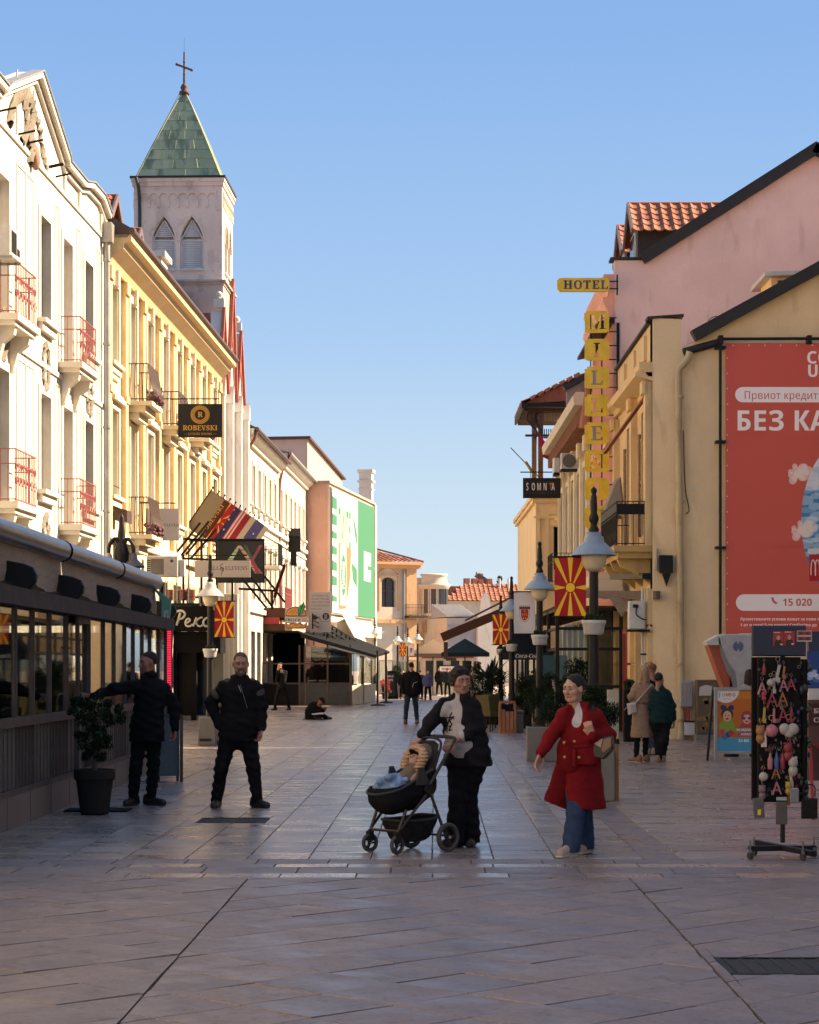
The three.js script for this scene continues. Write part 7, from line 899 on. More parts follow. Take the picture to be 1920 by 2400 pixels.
{
  const d = 18.75, s = d / F, o = thing('key_ring_rack', 'tall black revolving rack on castors hung with key rings and trinkets', 'display rack', V(PX(1842, d), 0, -d)), X = (px) => PX(px, d) - PX(1842, d), Y = (py) => PY(py, d), x0 = X(1776), x1 = X(1876);
  B().cham((x0 + x1) / 2, (Y(1880) + Y(1540)) / 2, 0, x1 - x0, Y(1540) - Y(1880), .05, .01).build('front_board', M.blackMatte, o); B().cham((x0 + x1) / 2, (Y(1466) + Y(1538)) / 2, -.02, x1 - x0 + .1, Y(1466) - Y(1538), .05, .012).build('header_board', paint(.012, .016, .045), o); B().cham(X(1886), (Y(1880) + Y(1545)) / 2, -.16, .05, Y(1545) - Y(1880), .34, .01).build('side_board', M.blackMatte, o); B().cham((x0 + x1) / 2, (Y(1880) + Y(1540)) / 2, -.34, x1 - x0, Y(1540) - Y(1880), .05, .01).build('back_board', M.blackMatte, o);
  B().rod(V(X(1842), Y(1978), -.16), V(X(1842), Y(1470), -.16), .022).build('pole', M.black, o); const ft = B(); ft.bar(V(X(1760), Y(1990), -.05), V(X(1925), Y(1994), -.3), .06, .045).bar(V(X(1790), Y(1984), -.45), V(X(1900), Y(1998), .12), .06, .045).build('foot_bar', M.black, o);
  for (const [px, py, z] of [[1760, 2010, -.03], [1786, 2005, -.42], [1877, 2012, .1], [1922, 2008, -.28]]) { const c = B(); c.add(new THREE.CylinderGeometry(.033, .033, .024, 14), M4(X(px), .033, z, .5, 0, Math.PI / 2)); const w = c.build('castor', M.rubber, o); B().mm(X(px) - .012, X(px) + .012, .05, .085, z - .02, z + .02).rod(V(X(px), .08, z), V(X(px), .17, z), .008).build('fork', M.steel, w); }
  const pc = (px0, px1, py0, py1, draw, nm) => picture(nm, canvasTex(96, 128, draw), X(px1) - X(px0), Y(py0) - Y(py1), o, M4((X(px0) + X(px1)) / 2, (Y(py0) + Y(py1)) / 2, .016)); const card = (c, w, h) => { c.fillStyle = '#8e2f2a'; c.fillRect(0, 0, w, h); c.fillStyle = '#2a2120'; c.beginPath(); c.ellipse(48, 110, 36, 40, 0, 0, 7); c.fill(); c.fillStyle = '#a08a80'; c.beginPath(); c.ellipse(48, 56, 15, 22, 0, 0, 7); c.fill(); c.fillStyle = '#c8b8b0'; c.fillRect(6, 6, 60, 6); c.fillRect(66, 108, 20, 12); }; pc(1811, 1836, 1480, 1514, card, 'postcard'); pc(1837, 1862, 1479, 1513, card, 'postcard'); const sm = (c, w, h) => { c.fillStyle = '#a89c9c'; c.fillRect(0, 0, w, h); c.fillStyle = '#7c3236'; c.fillRect(4, 8, w - 8, 44); c.fillRect(4, 70, w - 8, 44); c.fillStyle = '#28282c'; for (const [x, y] of [[26, 44], [70, 44], [26, 106], [70, 106]]) { c.beginPath(); c.moveTo(x - 14, y); c.lineTo(x, y - 30); c.lineTo(x + 14, y); c.fill(); } }; pc(1867, 1902, 1478, 1504, sm, 'magnet_sheet');
  // trinkets: each hangs from its own ring; things of their own
  const ringG = B().add(new THREE.TorusGeometry(.013, .0022, 6, 16)).geo(), palette = [C(.26, .03, .05), C(.34, .13, .15), C(.34, .31, .28), C(.26, .11, .03), C(.03, .08, .22), C(.20, .02, .03), C(.34, .22, .03), C(.17, .10, .11)];
  const kinds = ['A shaped letter charm', 'round ball charm', 'slim strap charm', 'plush drop charm', 'small bottle charm', 'heart charm'], lab = ['pink', 'dusty rose', 'silver grey', 'orange', 'blue', 'dark red', 'mustard', 'mauve'];
  const trinket = (px, py, kind, ci, sc, label) => {
    const t = thing('key_ring', label, 'key ring', V(PX(px, d), PY(py, d), -d + .05)), m = std(palette[ci], { roughness: .5 }), r = meshOf(ringG, 'ring', kind % 2 ? M.gold : M.steel, t); r.rotation.y = rnd() * 1.2; r.scale.setScalar(sc); B().rod(V(0, -.012 * sc, 0), V(0, -.032 * sc, 0), .002).build('chain', M.steel, t); const b = B(), y = -.032 * sc, k = sc;
    if (kind === 0) b.bar(V(0, y, 0), V(-.028 * k, y - .085 * k, .004), .016 * k, .012).bar(V(.001, y, .002), V(.03 * k, y - .08 * k, .006), .016 * k, .012).bar(V(-.014 * k, y - .05 * k, .012), V(.015 * k, y - .05 * k, .012), .008, .01);
    if (kind === 1) b.ball(0, y - .035 * k, .012, .034 * k, 1, 1, .8, 14); if (kind === 2) b.cham(0, y - .05 * k, 0, .018 * k, .1 * k, .008, .003, 0, 0, (rnd() - .5) * .5).cham(.004, y - .09 * k, .006, .022 * k, .03 * k, .01, .003); if (kind === 3) b.ball(0, y - .03 * k, .012, .03 * k, .9, 1.1, .7, 12).ball(0, y - .075 * k, .012, .026 * k, 1, 1.2, .7, 12).ball(-.016 * k, y - .006, .01, .01 * k).ball(.016 * k, y - .006, .01, .01 * k); if (kind === 4) b.lathe([[0, -.1], [.016, -.1], [.018, -.04], [.008, -.02], [.008, 0], [0, 0]].map(([a, e]) => [a * k, e * k]), 0, y, .005, 12); if (kind === 5) b.ball(-.022 * k, y - .03 * k, .012, .03 * k, 1, 1, .6).ball(.022 * k, y - .03 * k, .012, .03 * k, 1, 1, .6).ball(0, y - .05 * k, .012, .026 * k, 1, 1, .6);
    b.build('charm', m, t); return t;
  };
  const special = [[1789, 1547, 4, 5, 1, 'red and white bead charm at the top left of the rack'], [1821, 1545, 2, 2, 1.5, 'long glittering silver strap at the top of the rack'], [1835, 1552, 2, 3, 1.1, 'amber strap right of the silver one at the rack top'], [1784, 1590, 0, 1, 1.2, 'pink letter charm at the left of the second row'], [1804, 1582, 1, 2, 1.0, 'pale round ball charm in the second row'], [1812, 1578, 2, 2, 1.3, 'cream strap slanting in the second row'], [1834, 1584, 0, 1, 1.2, 'rose letter charm, middle of the second row'], [1852, 1582, 0, 0, 1.2, 'crimson letter charm at the right of the second row'], [1788, 1614, 3, 0, .8, 'small red figure charm at the left of the third row'], [1807, 1612, 0, 0, 1.5, 'large pink and red letter A in the third row'], [1832, 1612, 0, 3, 1.4, 'orange letter A in the third row'], [1789, 1647, 2, 6, 1.3, 'yellow tassel strap at the left of the fourth row'], [1812, 1650, 2, 1, 1.2, 'rose strap in the fourth row'], [1833, 1650, 0, 0, 1.4, 'deep red letter A in the fourth row'], [1852, 1650, 2, 5, 1.2, 'red strap at the right of the fourth row'], [1806, 1682, 1, 1, 1.7, 'big dusty pink fluffy ball in the middle of the rack'], [1846, 1680, 5, 2, 1.7, 'big silver heart at the right middle of the rack'], [1780, 1688, 3, 3, 1.5, 'brown plush drop at the left edge of the rack'], [1844, 1728, 3, 5, 1.5, 'bright red plush figure right of centre'], [1803, 1753, 4, 1, 1.4, 'pink patterned bottle charm in the lower row'], [1818, 1752, 4, 4, 1.4, 'blue bottle charm in the lower row'], [1832, 1752, 4, 5, 1.4, 'dark red bottle charm in the lower row'], [1856, 1760, 3, 2, 1.6, 'white plush figure at the lower right'], [1787, 1798, 1, 2, 1.2, 'pale round badge ball at the lower left'], [1816, 1788, 0, 3, 1.2, 'brown letter charm in the lower middle'], [1852, 1790, 2, 2, 1.5, 'white strap at the lower right'], [1784, 1830, 3, 7, 1.2, 'mauve plush charm near the foot of the board'], [1818, 1822, 0, 1, 1.3, 'rose letter charm near the foot of the board'], [1845, 1822, 3, 6, 1.1, 'mustard plush charm near the foot of the board'], [1786, 1850, 2, 6, 1.0, 'yellow tag at the bottom left of the board'], [1846, 1850, 2, 3, 1.0, 'brass tag at the bottom right of the board']];
  for (const [px, py, k, c, sc, l] of special) trinket(px, py, k, c, sc, l);
  const dk = [C(.10, .02, .025), C(.13, .06, .065), C(.12, .11, .10), C(.12, .06, .02), C(.02, .03, .07), C(.02, .018, .018)].map((c) => B()), dm = [C(.12, .02, .03), C(.17, .08, .09), C(.16, .145, .13), C(.15, .07, .02), C(.02, .04, .10), C(.02, .018, .018)]; for (let i = 0; i < 150; i++) { const b = dk[i % 6], x = rr(X(1779), X(1873)), y = rr(Y(1872), Y(1552)), h2 = rr(.02, .05), q = rnd(); if (q < .4) b.ball(x, y, .035, rr(.008, .018), 1, rr(.8, 1.8), .8, 7); else if (q < .8) b.box(x, y, .035, rr(.008, .02), h2, .008, 0, 0, rr(-.5, .5)); else b.add(ringG, M4(x, y, .04)); } dk.forEach((b, i) => { const m = b.build('small_charms', soft(dm[i], { roughness: .5, specularIntensity: .5 }), o); m.userData.kind = 'stuff'; });
  const side = B(); for (let i = 0; i < 120; i++) side.ball(X(1886) + rr(-.045, .05), rr(Y(1880), Y(1550)), rr(-.3, .02), rr(.012, .03), 1, rr(.8, 2), 1, 6); const sm2 = side.build('side_trinkets', paint(.035, .045, .04, { roughness: .4 }), o); sm2.userData.kind = 'stuff';
  const tg = thing('hanging_wallet', 'grey wallet with yellow print hanging at the lower left corner of the rack', 'wallet', at(1778, 1870, d - .08)); B().cham(0, -.09, 0, .1, .18, .02, .006, .2, 0, .08).build('cover', paint(.14, .13, .12), tg); B().mm(-.01, .02, -.15, -.1, .012, .014).build('print', M.yellowSign, tg); const t2 = thing('hanging_wallet', 'brown wallet in film hanging below the middle of the rack', 'wallet', at(1832, 1876, d - .08)); B().cham(0, -.11, 0, .1, .2, .02, .006).build('cover', paint(.10, .085, .07), t2); B().mm(-.045, .045, .0, .03, -.005, .005).build('tab', M.zinc, t2); const t3 = thing('hanging_wallet', 'small silver pouch at the lower right of the rack', 'wallet', at(1862, 1852, d - .08)); B().cham(0, -.05, 0, .08, .12, .02, .006).build('cover', paint(.24, .24, .24), t3); B().mm(-.03, .03, .01, .02, -.005, .005).build('tab', M.zinc, t3); const t4 = thing('hanging_bag', 'black cloth bag hanging at the right foot of the rack', 'bag', at(1897, 1868, d - .1)); B().cham(0, -.1, 0, .14, .18, .04, .01).build('bag', cloth(.02, .02, .02), t4); B().tube([V(-.05, 0, 0), V(-.04, .1, 0), V(.04, .1, 0), V(.05, 0, 0)], .006, 5, 12).build('handle', M.iron, t4); const tk = thing('price_card', 'white card hanging at the left middle of the rack', 'card', at(1790, 1716, d - .07)); B().cham(0, -.06, 0, .05, .14, .004, .001, 0, 0, .05).build('card', std(C(.5, .42, .38)), tk); B().add(new THREE.TorusGeometry(.012, .002, 6, 14), M4(.0, -.02, .004)).build('ring', M.iron, tk);
}
{
  const d = 24, o = thing('souvenir_stall', 'souvenir stall at the right edge with blue poster and dark red crates', 'stall', V(PX(1895, d), 0, -d)); const t = canvasTex(256, 256, (c, w, h) => { c.fillStyle = '#1c3c78'; c.fillRect(0, 0, w, h); for (let i = 0; i < 40; i++) { c.fillStyle = i % 2 ? 'rgba(220,220,225,.6)' : 'rgba(120,160,210,.4)'; c.beginPath(); c.arc((i * 53) % 256, 120 + (i * 31) % 90, 8 + i % 14, 0, 7); c.fill(); } c.fillStyle = '#c9a23a'; c.beginPath(); c.ellipse(90, 150, 30, 26, 0, 0, 7); c.fill(); c.fillStyle = '#b98a70'; c.beginPath(); c.arc(120, 90, 18, 0, 7); c.fill(); });
  picture('poster', t, .8, .42, o, M4(.38, PY(1570, d), .03)); B().mm(0, .8, PY(1640, d), PY(1615, d), -.1, .02).build('ledge', M.acWhite, o); B().mm(0, .8, PY(1545, d) , PY(1480, d), -.1, .0).build('header', paint(.02, .03, .08), o); B().mm(.0, .9, .42, PY(1640, d) - .001, -.4, 0).build('front', paint(.12, .035, .03), o); picture('print', canvasTex(128, 64, (c, w, h) => { c.fillStyle = '#3a1614'; c.fillRect(0, 0, w, h); c.fillStyle = '#cfc4be'; c.font = 'bold 20px serif'; c.fillText('БИТОЛА', 14, 28); c.fillText('СПОМЕН', 14, 54); }), .5, .25, o, M4(.25, PY(1675, d), .004)); B().lathe([[0, .78], [.2, .78], [.28, .84], [.3, .84], [.21, .76], [0, .75]], .3, .0, .25, 20).build('bowl', paint(.35, .05, .06), o); B().bar(V(.0, 0, .3), V(-.02, .8, .2), .035, .035).bar(V(.3, 0, .4), V(.28, .8, .3), .035, .035).build('leg', M.red, o);
}
// ================================================================ PEOPLE
function sdfMesh(prims, cell, o = {}) {                       // smooth union of tapered capsules and ellipsoids, meshed with surface nets
  const P = prims.map((p) => ({ ...p, a: p.a.toArray(), b: (p.b || p.a).toArray(), rb: p.rb ?? p.ra, k: p.k ?? o.k ?? .03, n: p.n && p.n.toArray(), e: p.e }));
  let lo = [1e9, 1e9, 1e9], hi = [-1e9, -1e9, -1e9];
  for (const p of P) if (!p.neg) for (const q of [p.a, p.b]) for (let i = 0; i < 3; i++) { const r = p.e ? p.e[i] : Math.max(p.ra, p.rb); lo[i] = Math.min(lo[i], q[i] - r - .03); hi[i] = Math.max(hi[i], q[i] + r + .03); }
  const clips = o.clip || [], wr = o.wr || 0, wf = o.wf || 9;
  for (const p of P) { p.ba = [p.b[0] - p.a[0], p.b[1] - p.a[1], p.b[2] - p.a[2]]; p.L = p.ba[0] ** 2 + p.ba[1] ** 2 + p.ba[2] ** 2 || 1e-9; }
  P.sort((u, v) => (u.neg ? 1 : 0) - (v.neg ? 1 : 0)); const PN = P.length, firstNeg = P.findIndex((p) => p.neg), ruffle = (x, y, z, d) => wr && Math.abs(d) < .06 ? d + wr * (Math.sin(x * wf * 1.7 + Math.sin(y * wf * 2.1 + z * 5) * 1.6) * Math.sin(y * wf * 3.1 + x * wf * 1.3) + .6 * Math.sin(y * wf * 5 + x * 21 + z * 17)) : d;
  const f = (x, y, z) => {
    let d = 1e3;
    for (let pi = 0; pi < PN; pi++) { const p = P[pi]; if (pi === firstNeg) d = ruffle(x, y, z, d);
      let px = x - p.a[0], py = y - p.a[1], pz = z - p.a[2], q;
      if (p.e) { const l = Math.hypot(px / p.e[0], py / p.e[1], pz / p.e[2]); q = (l - 1) * Math.min(p.e[0], p.e[1], p.e[2]); }
      else {
        let t = (px * p.ba[0] + py * p.ba[1] + pz * p.ba[2]) / p.L; t = t < 0 ? 0 : t > 1 ? 1 : t; px -= t * p.ba[0]; py -= t * p.ba[1]; pz -= t * p.ba[2];
        if (p.n) { const s = (px * p.n[0] + py * p.n[1] + pz * p.n[2]) * (p.f - 1); px += p.n[0] * s; py += p.n[1] * s; pz += p.n[2] * s; }
        q = Math.hypot(px, py, pz) - (p.ra + (p.rb - p.ra) * t);
      }
      if (p.neg) { const h = Math.max(p.k - Math.abs(d + q), 0) / p.k; d = Math.max(d, -q) + h * h * p.k * .25; }
      else { const h = Math.max(p.k - Math.abs(d - q), 0) / p.k; d = Math.min(d, q) - h * h * p.k * .25; }
    }
    if (firstNeg < 0) d = ruffle(x, y, z, d);
    for (const c of clips) d = Math.max(d, x * c[0] + y * c[1] + z * c[2] - c[3]);
    return d;
  };
  const N = [0, 1, 2].map((i) => Math.max(2, Math.ceil((hi[i] - lo[i]) / cell) + 1)), [nx, ny, nz] = N, F = new Float32Array(nx * ny * nz);
  for (let k = 0, i = 0; k < nz; k++) for (let j = 0; j < ny; j++) for (let l = 0; l < nx; l++, i++) F[i] = f(lo[0] + l * cell, lo[1] + j * cell, lo[2] + k * cell);
  const id = new Int32Array(nx * ny * nz).fill(-1), pos = [], idx = [], S = nx * ny, cor = [0, 1, nx, nx + 1, S, S + 1, S + nx, S + nx + 1], E = [[0, 1], [2, 3], [4, 5], [6, 7], [0, 2], [1, 3], [4, 6], [5, 7], [0, 4], [1, 5], [2, 6], [3, 7]];
  for (let k = 0; k < nz - 1; k++) for (let j = 0; j < ny - 1; j++) for (let l = 0; l < nx - 1; l++) {
    const b = l + j * nx + k * S; let m = 0; for (let c = 0; c < 8; c++) if (F[b + cor[c]] < 0) m |= 1 << c; if (!m || m === 255) continue;
    let x = 0, y = 0, z = 0, n = 0; for (const [p, q] of E) { const u = F[b + cor[p]], v = F[b + cor[q]]; if ((u < 0) === (v < 0)) continue; const t = u / (u - v); x += (p & 1) + t * ((q & 1) - (p & 1)); y += (p >> 1 & 1) + t * ((q >> 1 & 1) - (p >> 1 & 1)); z += (p >> 2) + t * ((q >> 2) - (p >> 2)); n++; }
    id[b] = pos.length / 3; pos.push(lo[0] + (l + x / n) * cell, lo[1] + (j + y / n) * cell, lo[2] + (k + z / n) * cell);
  }
  for (let k = 1; k < nz - 1; k++) for (let j = 1; j < ny - 1; j++) for (let l = 1; l < nx - 1; l++) {
    const b = l + j * nx + k * S, u = F[b] < 0;
    for (const [st, d1, d2] of [[1, nx, S], [nx, S, 1], [S, 1, nx]]) { if (u === (F[b + st] < 0)) continue; const q = [id[b], id[b - d1], id[b - d1 - d2], id[b - d2]]; if (q.some((v) => v < 0)) continue; if (u) idx.push(q[0], q[1], q[2], q[0], q[2], q[3]); else idx.push(q[2], q[1], q[0], q[3], q[2], q[0]); }
  }
  const g = new THREE.BufferGeometry(); g.setAttribute('position', new THREE.Float32BufferAttribute(pos, 3)); g.setIndex(idx); g.computeVertexNormals(); g.userData = {}; g.field = f; return g;
}
const finish = (g) => metricUV(flat(g));
const skinMat = (r, g, b) => std(C(r, g, b), { map: T.skin, roughness: .55 });
const hairMat = (r, g, b) => std(C(r, g, b), { map: T.wood, roughness: .85 });
// canonical heads, face towards +z, eye line at y = 0, height about 0.235
const el = (x, y, z, a, b, c, k, neg) => ({ a: V(x, y, z), ra: 0, e: [a, b, c], k: k ?? .03, neg });
const cp = (a, b, ra, rb, k, neg) => ({ a: V(...a), b: V(...b), ra, rb: rb ?? ra, k: k ?? .02, neg });
const headGeo = new Map();
function head(kind, cell) {
  const key = kind + cell; if (headGeo.has(key)) return headGeo.get(key);
  const w = kind === 'man' ? 1.06 : .98, j = kind === 'man' ? .036 : .03;
  const g = sdfMesh([el(0, .032, -.018, .073 * w, .088, .092), el(0, -.03, .015, .062 * w, .085, .07), cp([-.034 * w, -.082, .03], [.034 * w, -.082, .03], j, j), el(0, -.1, .055, .024, .02, .022, .025), el(-.043, -.028, .047, .026, .024, .026, .03), el(.043, -.028, .047, .026, .024, .026, .03), cp([-.04, .02, .066], [.04, .02, .066], .014, .014, .03),
    el(-.031, -.002, .094, .019, .013, .02, .016, true), el(.031, -.002, .094, .019, .013, .02, .016, true), cp([0, .01, .076], [0, -.036, .104], .010, .0135, .014), el(-.013, -.041, .09, .010, .009, .012, .008), el(.013, -.041, .09, .010, .009, .012, .008), cp([-.019, -.066, .077], [.019, -.066, .077], .010, .010, .01), el(-.077 * w, -.008, -.008, .012, .032, .019, .01), el(.077 * w, -.008, -.008, .012, .032, .019, .01), cp([0, -.07, -.025], [0, -.22, -.045], .05 * w, .056 * w, .035)], cell, { k: .03 });
  headGeo.set(key, g); return g;
}
const hairGeo = new Map();
function hair(style, cell) {
  const key = style + cell; if (hairGeo.has(key)) return hairGeo.get(key);
  const face = el(0, -.045, .095, .06, .098, .066, .015, true), base = el(0, .036, -.022, .081, .092, .1, .02); let pr;
  if (style === 'crop') pr = [el(0, .036, -.026, .0795, .092, .097), el(0, -.022, .105, .064, .102, .07, .012, true), el(0, -.13, .02, .12, .125, .16, .02, true)];
  else if (style === 'short') pr = [el(0, .04, -.022, .085, .092, .102), cp([-.05, .082, .052], [.03, .088, .06], .018, .02), el(-.07, -.01, -.02, .02, .055, .05), el(.07, -.01, -.02, .02, .055, .05), el(0, -.05, .1, .062, .1, .068, .015, true), el(0, -.16, .02, .12, .12, .16, .02, true)];
  else if (style === 'pulled') pr = [el(0, .036, -.024, .08, .091, .099), el(0, -.035, .1, .066, .11, .07, .015, true), el(0, -.14, .03, .12, .12, .16, .02, true), el(0, .02, -.13, .042, .05, .045, .02)];
  else if (style === 'bob') pr = [el(0, .036, -.022, .086, .095, .104), cp([-.055, -.02, -.03], [-.06, -.13, -.02], .045, .04, .03), cp([.055, -.02, -.03], [.06, -.13, -.02], .045, .04, .03), cp([0, 0, -.06], [0, -.14, -.06], .075, .06, .03), face];
  else if (style === 'long') pr = [el(0, .036, -.022, .086, .095, .104), cp([-.05, -.02, -.04], [-.065, -.19, -.03], .05, .045, .03), cp([.05, -.02, -.04], [.065, -.2, -.03], .05, .045, .03), cp([0, 0, -.06], [0, -.2, -.06], .08, .06, .03), face];
  else pr = [el(0, .05, -.02, .088, .085, .104), cp([-.05, .035, .07], [.05, .035, .07], .02, .02, .03), el(0, -.06, .02, .13, .085, .17, .02, true), el(0, .03, .12, .055, .012, .05, .02)];   // cap
  const g = sdfMesh(pr, cell, { wr: style === 'cap' || style === 'crop' ? .0008 : .003, wf: 22 }); hairGeo.set(key, g); return g;
}
function hand(w, dir, palm, curl, cell, sc = 1, thumbUp = 1) {   // palm and five bent fingers; palm = direction the palm faces
  const u = dir.clone().normalize(), n = palm.clone().addScaledVector(u, -palm.dot(u)).normalize(), s = V().crossVectors(u, n).multiplyScalar(thumbUp), q = (a, b, c) => w.clone().addScaledVector(u, a * sc).addScaledVector(s, b * sc).addScaledVector(n, c * sc), pr = [];
  for (const b of [-.027, -.009, .009, .027]) pr.push({ a: q(-.005, b * .7, 0), b: q(.082, b, .002), ra: .0135 * sc, rb: .0115 * sc, k: .012 });
  [[-.029, .055], [-.010, .068], [.009, .073], [.028, .066]].forEach(([b, L], i) => { let a = q(.086, b, .002), an = curl * .5; for (let k = 0; k < 3; k++) { const l = L * [.45, .32, .26][k], c = a.clone().addScaledVector(u, Math.cos(an) * l * sc).addScaledVector(n, Math.sin(an) * l * sc); pr.push({ a, b: c, ra: (.0098 - k * .0008) * sc, rb: (.009 - k * .0008) * sc, k: .004 }); a = c; an += curl * (.75 + .08 * i); } });
  const t0 = q(.02, .03, .006), t1 = q(.05, .052, .014 + .012 * curl), t2 = q(.08, .052 - .012 * curl, .02 + .02 * curl); pr.push({ a: t0, b: t1, ra: .013 * sc, rb: .0105 * sc, k: .01 }, { a: t1, b: t2, ra: .0105 * sc, rb: .0085 * sc, k: .004 });
  return sdfMesh(pr, cell, { k: .006 });
}
function person(sp) {
  const d = sp.d, s = d / F, J = (j) => V((j[0] - sp.px) * s, Math.max(0, (sp.py - j[1]) * s), j[2] || 0), fine = d < 30, q = fine ? 1 : d < 45 ? 1.5 : d < 90 ? 2.2 : 3.2;
  const o = thing('person', sp.label, 'person', V(PX(sp.px, d), 0, -d)), by = sp.by ?? 0, fwd = V(Math.sin(by), 0, Math.cos(by)), ax = V(Math.cos(by), 0, -Math.sin(by));
  const sh = sp.sh.map(J), elb = sp.el.map(J), wrs = sp.wr.map(J), hip = J(sp.hip), kn = sp.kn.map(J), an = sp.an.map(J), hc = J(sp.head), mid = sh[0].clone().add(sh[1]).multiplyScalar(.5).add(V(0, -(sp.drop ?? .05) * .6, 0)), hw = sp.hw ?? .085, hips0 = sh.forEach((v) => { v.y -= sp.drop ?? .05; v.lerp(V(mid.x, v.y, mid.z), .16); }), hips = [hip.clone().addScaledVector(ax, -hw), hip.clone().addScaledVector(ax, hw)];
  if (sp.flip) hips.reverse();
  const hs = sp.hs ?? 1, hm = new THREE.Matrix4().compose(hc, new THREE.Quaternion().setFromEuler(new THREE.Euler(sp.hp ?? 0, sp.hy ?? 0, sp.hz ?? 0, 'YXZ')), V(hs, hs, hs));
  // ---- body (skin): torso, limbs, hands and head in one mesh
  const kind = sp.kind || 'man', cw = (sp.cw ?? .17), cd = sp.cd ?? .11, W = sp.ww ?? cw * .9, thin = [];
  thin.push({ a: mid.clone().add(V(0, -.12, 0)), b: hip.clone(), ra: cw * .62, rb: cw * .58, n: fwd, f: 1.3, k: .06 }); thin.push({ a: mid.clone().add(V(0, -.08, 0)), b: hc.clone().add(V(0, -.12 * hs, 0)), ra: .05, rb: .045 });
  for (let i = 0; i < 2; i++) { thin.push({ a: sh[i].clone().lerp(mid, .2), b: elb[i], ra: .038, rb: .03 }, { a: elb[i], b: wrs[i], ra: .03, rb: .024 }, { a: hips[i], b: kn[i], ra: .055, rb: .042 }, { a: kn[i], b: an[i], ra: .042, rb: .03 }); }
  const gs = [finish(sdfMesh(thin, .016 * Math.min(q, 2.2))), finish(head(kind, .0055 * q).clone()).applyMatrix4(hm)];
  (sp.hands ?? [[null, null, .7], [null, null, .7]]).forEach((h, i) => { if (!h) return; const dir = h[0] ? V(...h[0]) : wrs[i].clone().sub(elb[i]).normalize(), pal = h[1] ? V(...h[1]) : mid.clone().sub(wrs[i]).setY(0); gs.push(finish(hand(wrs[i].clone().addScaledVector(dir, .015), dir, pal, h[2] ?? .7, .0042 * Math.min(q, 2), h[3] ?? 1.08, h[4] ?? 1))); });
  const body = meshOf(mergeGeometries(gs.map((g) => flat(g))), 'body', sp.skin, o); metricUV(body.geometry);
  if (d < 70) {
    const dk = std(C(.03, .02, .018), { roughness: .3 }); for (const e of [-1, 1]) { const a = B().ball(e * .031, -.003, .082, .0125, 1.05, .62, .8, 10).build('eye', std(C(.35, .32, .3), { roughness: .25 }), o); a.applyMatrix4(hm); const b = B().ball(e * .031, -.003, .0905, .0062, 1, 1, .5, 8).build('iris', dk, a); b.position.set(0, 0, 0); const c = B().bar(V(e * .014, .017, .089), V(e * .05, .019, .072), .007, .008).build('eyebrow', sp.brow || sp.hairMat || dk, o); c.applyMatrix4(hm); }
    const m = B().ball(0, -.061, .083, .019, 1, .26, .32, 10).ball(0, -.069, .083, .016, 1, .3, .34, 10).build('mouth', skinMat(sp.skin.color.r * .75, sp.skin.color.g * .45, sp.skin.color.b * .45), o); m.applyMatrix4(hm);
  }
  if (sp.hair) meshOf(finish(hair(sp.hair, .006 * q).clone()), 'hair', sp.hairMat, o).applyMatrix4(hm);
  if (sp.beard) { const b = sdfMesh([cp([-.058, -.05, .03], [-.035, -.095, .045], .017, .02), cp([.058, -.05, .03], [.035, -.095, .045], .017, .02), cp([-.03, -.1, .052], [.03, -.1, .052], .024, .024), el(0, -.118, .06, .03, .022, .024, .02), cp([-.022, -.055, .086], [.022, -.055, .086], .008, .008, .01), cp([-.026, -.056, .083], [-.032, -.09, .068], .008, .012, .01), cp([.026, -.056, .083], [.032, -.09, .068], .008, .012, .01)], .005, { wr: .0015, wf: 30 }); meshOf(finish(b), 'beard', sp.beard, o).applyMatrix4(hm); }
  // ---- trousers
  if (sp.legs) { const r = sp.legs.r, pr = [{ a: hips[0], b: hips[1], ra: sp.legs.hip ?? .1, n: fwd, f: 1.05, k: .06 }, { a: hip.clone().add(V(0, .08, 0)), b: hip.clone(), ra: (sp.legs.hip ?? .1) * 1.25, rb: (sp.legs.hip ?? .1) * 1.2, n: fwd, f: 1.35, k: .06 }]; for (let i = 0; i < 2; i++) { const lo = an[i].clone().add(V(0, sp.legs.drop ?? -.02, 0)); pr.push({ a: hips[i], b: kn[i], ra: r[0], rb: r[1], k: .045 }, { a: kn[i], b: lo, ra: r[1], rb: r[2], k: .03 }); } meshOf(finish(sdfMesh(pr, .0115 * q, { wr: sp.legs.wr ?? .007, wf: 12, clip: [[0, -1, 0, -(sp.legs.hem ?? .05)]] })), 'trousers', sp.legs.mat, o); }
  // ---- shoes
  (sp.feet || []).forEach(([x, z, a, lift], i) => { const c = an[i].clone().setY(0), f = V(Math.sin(a), 0, Math.cos(a)), L = sp.footL ?? .255, heel = c.clone().addScaledVector(f, -.07).setY(.045 + (lift || 0)), toe = c.clone().addScaledVector(f, L - .115).setY(.038), sm = sp.shoes, g = sdfMesh([{ a: heel, b: heel.clone().setY(.1 + (lift || 0)), ra: .042, rb: .044, k: .03 }, { a: heel, b: toe, ra: .042, rb: .04, k: .04 }, { a: c.clone().setY(.07 + (lift || 0) * .6), b: toe, ra: .045, rb: .034, k: .03 }], .009 * Math.min(q, 2.2), { clip: [[0, -1, 0, -.012 + (lift ? 0 : 0)]] }); const sho = meshOf(finish(g), 'shoe', sm, o); const so = sdfMesh([{ a: heel.clone().setY(.018 + (lift || 0)), b: toe.clone().setY(.018), ra: .046, rb: .045, n: V(0, 1, 0), f: 2.2 }], .009 * Math.min(q, 2), { clip: [[0, -1, 0, 0], [0, 1, 0, .026 + (lift || 0)]] }); meshOf(finish(so), 'sole', sp.sole || M.rubber, sho); });
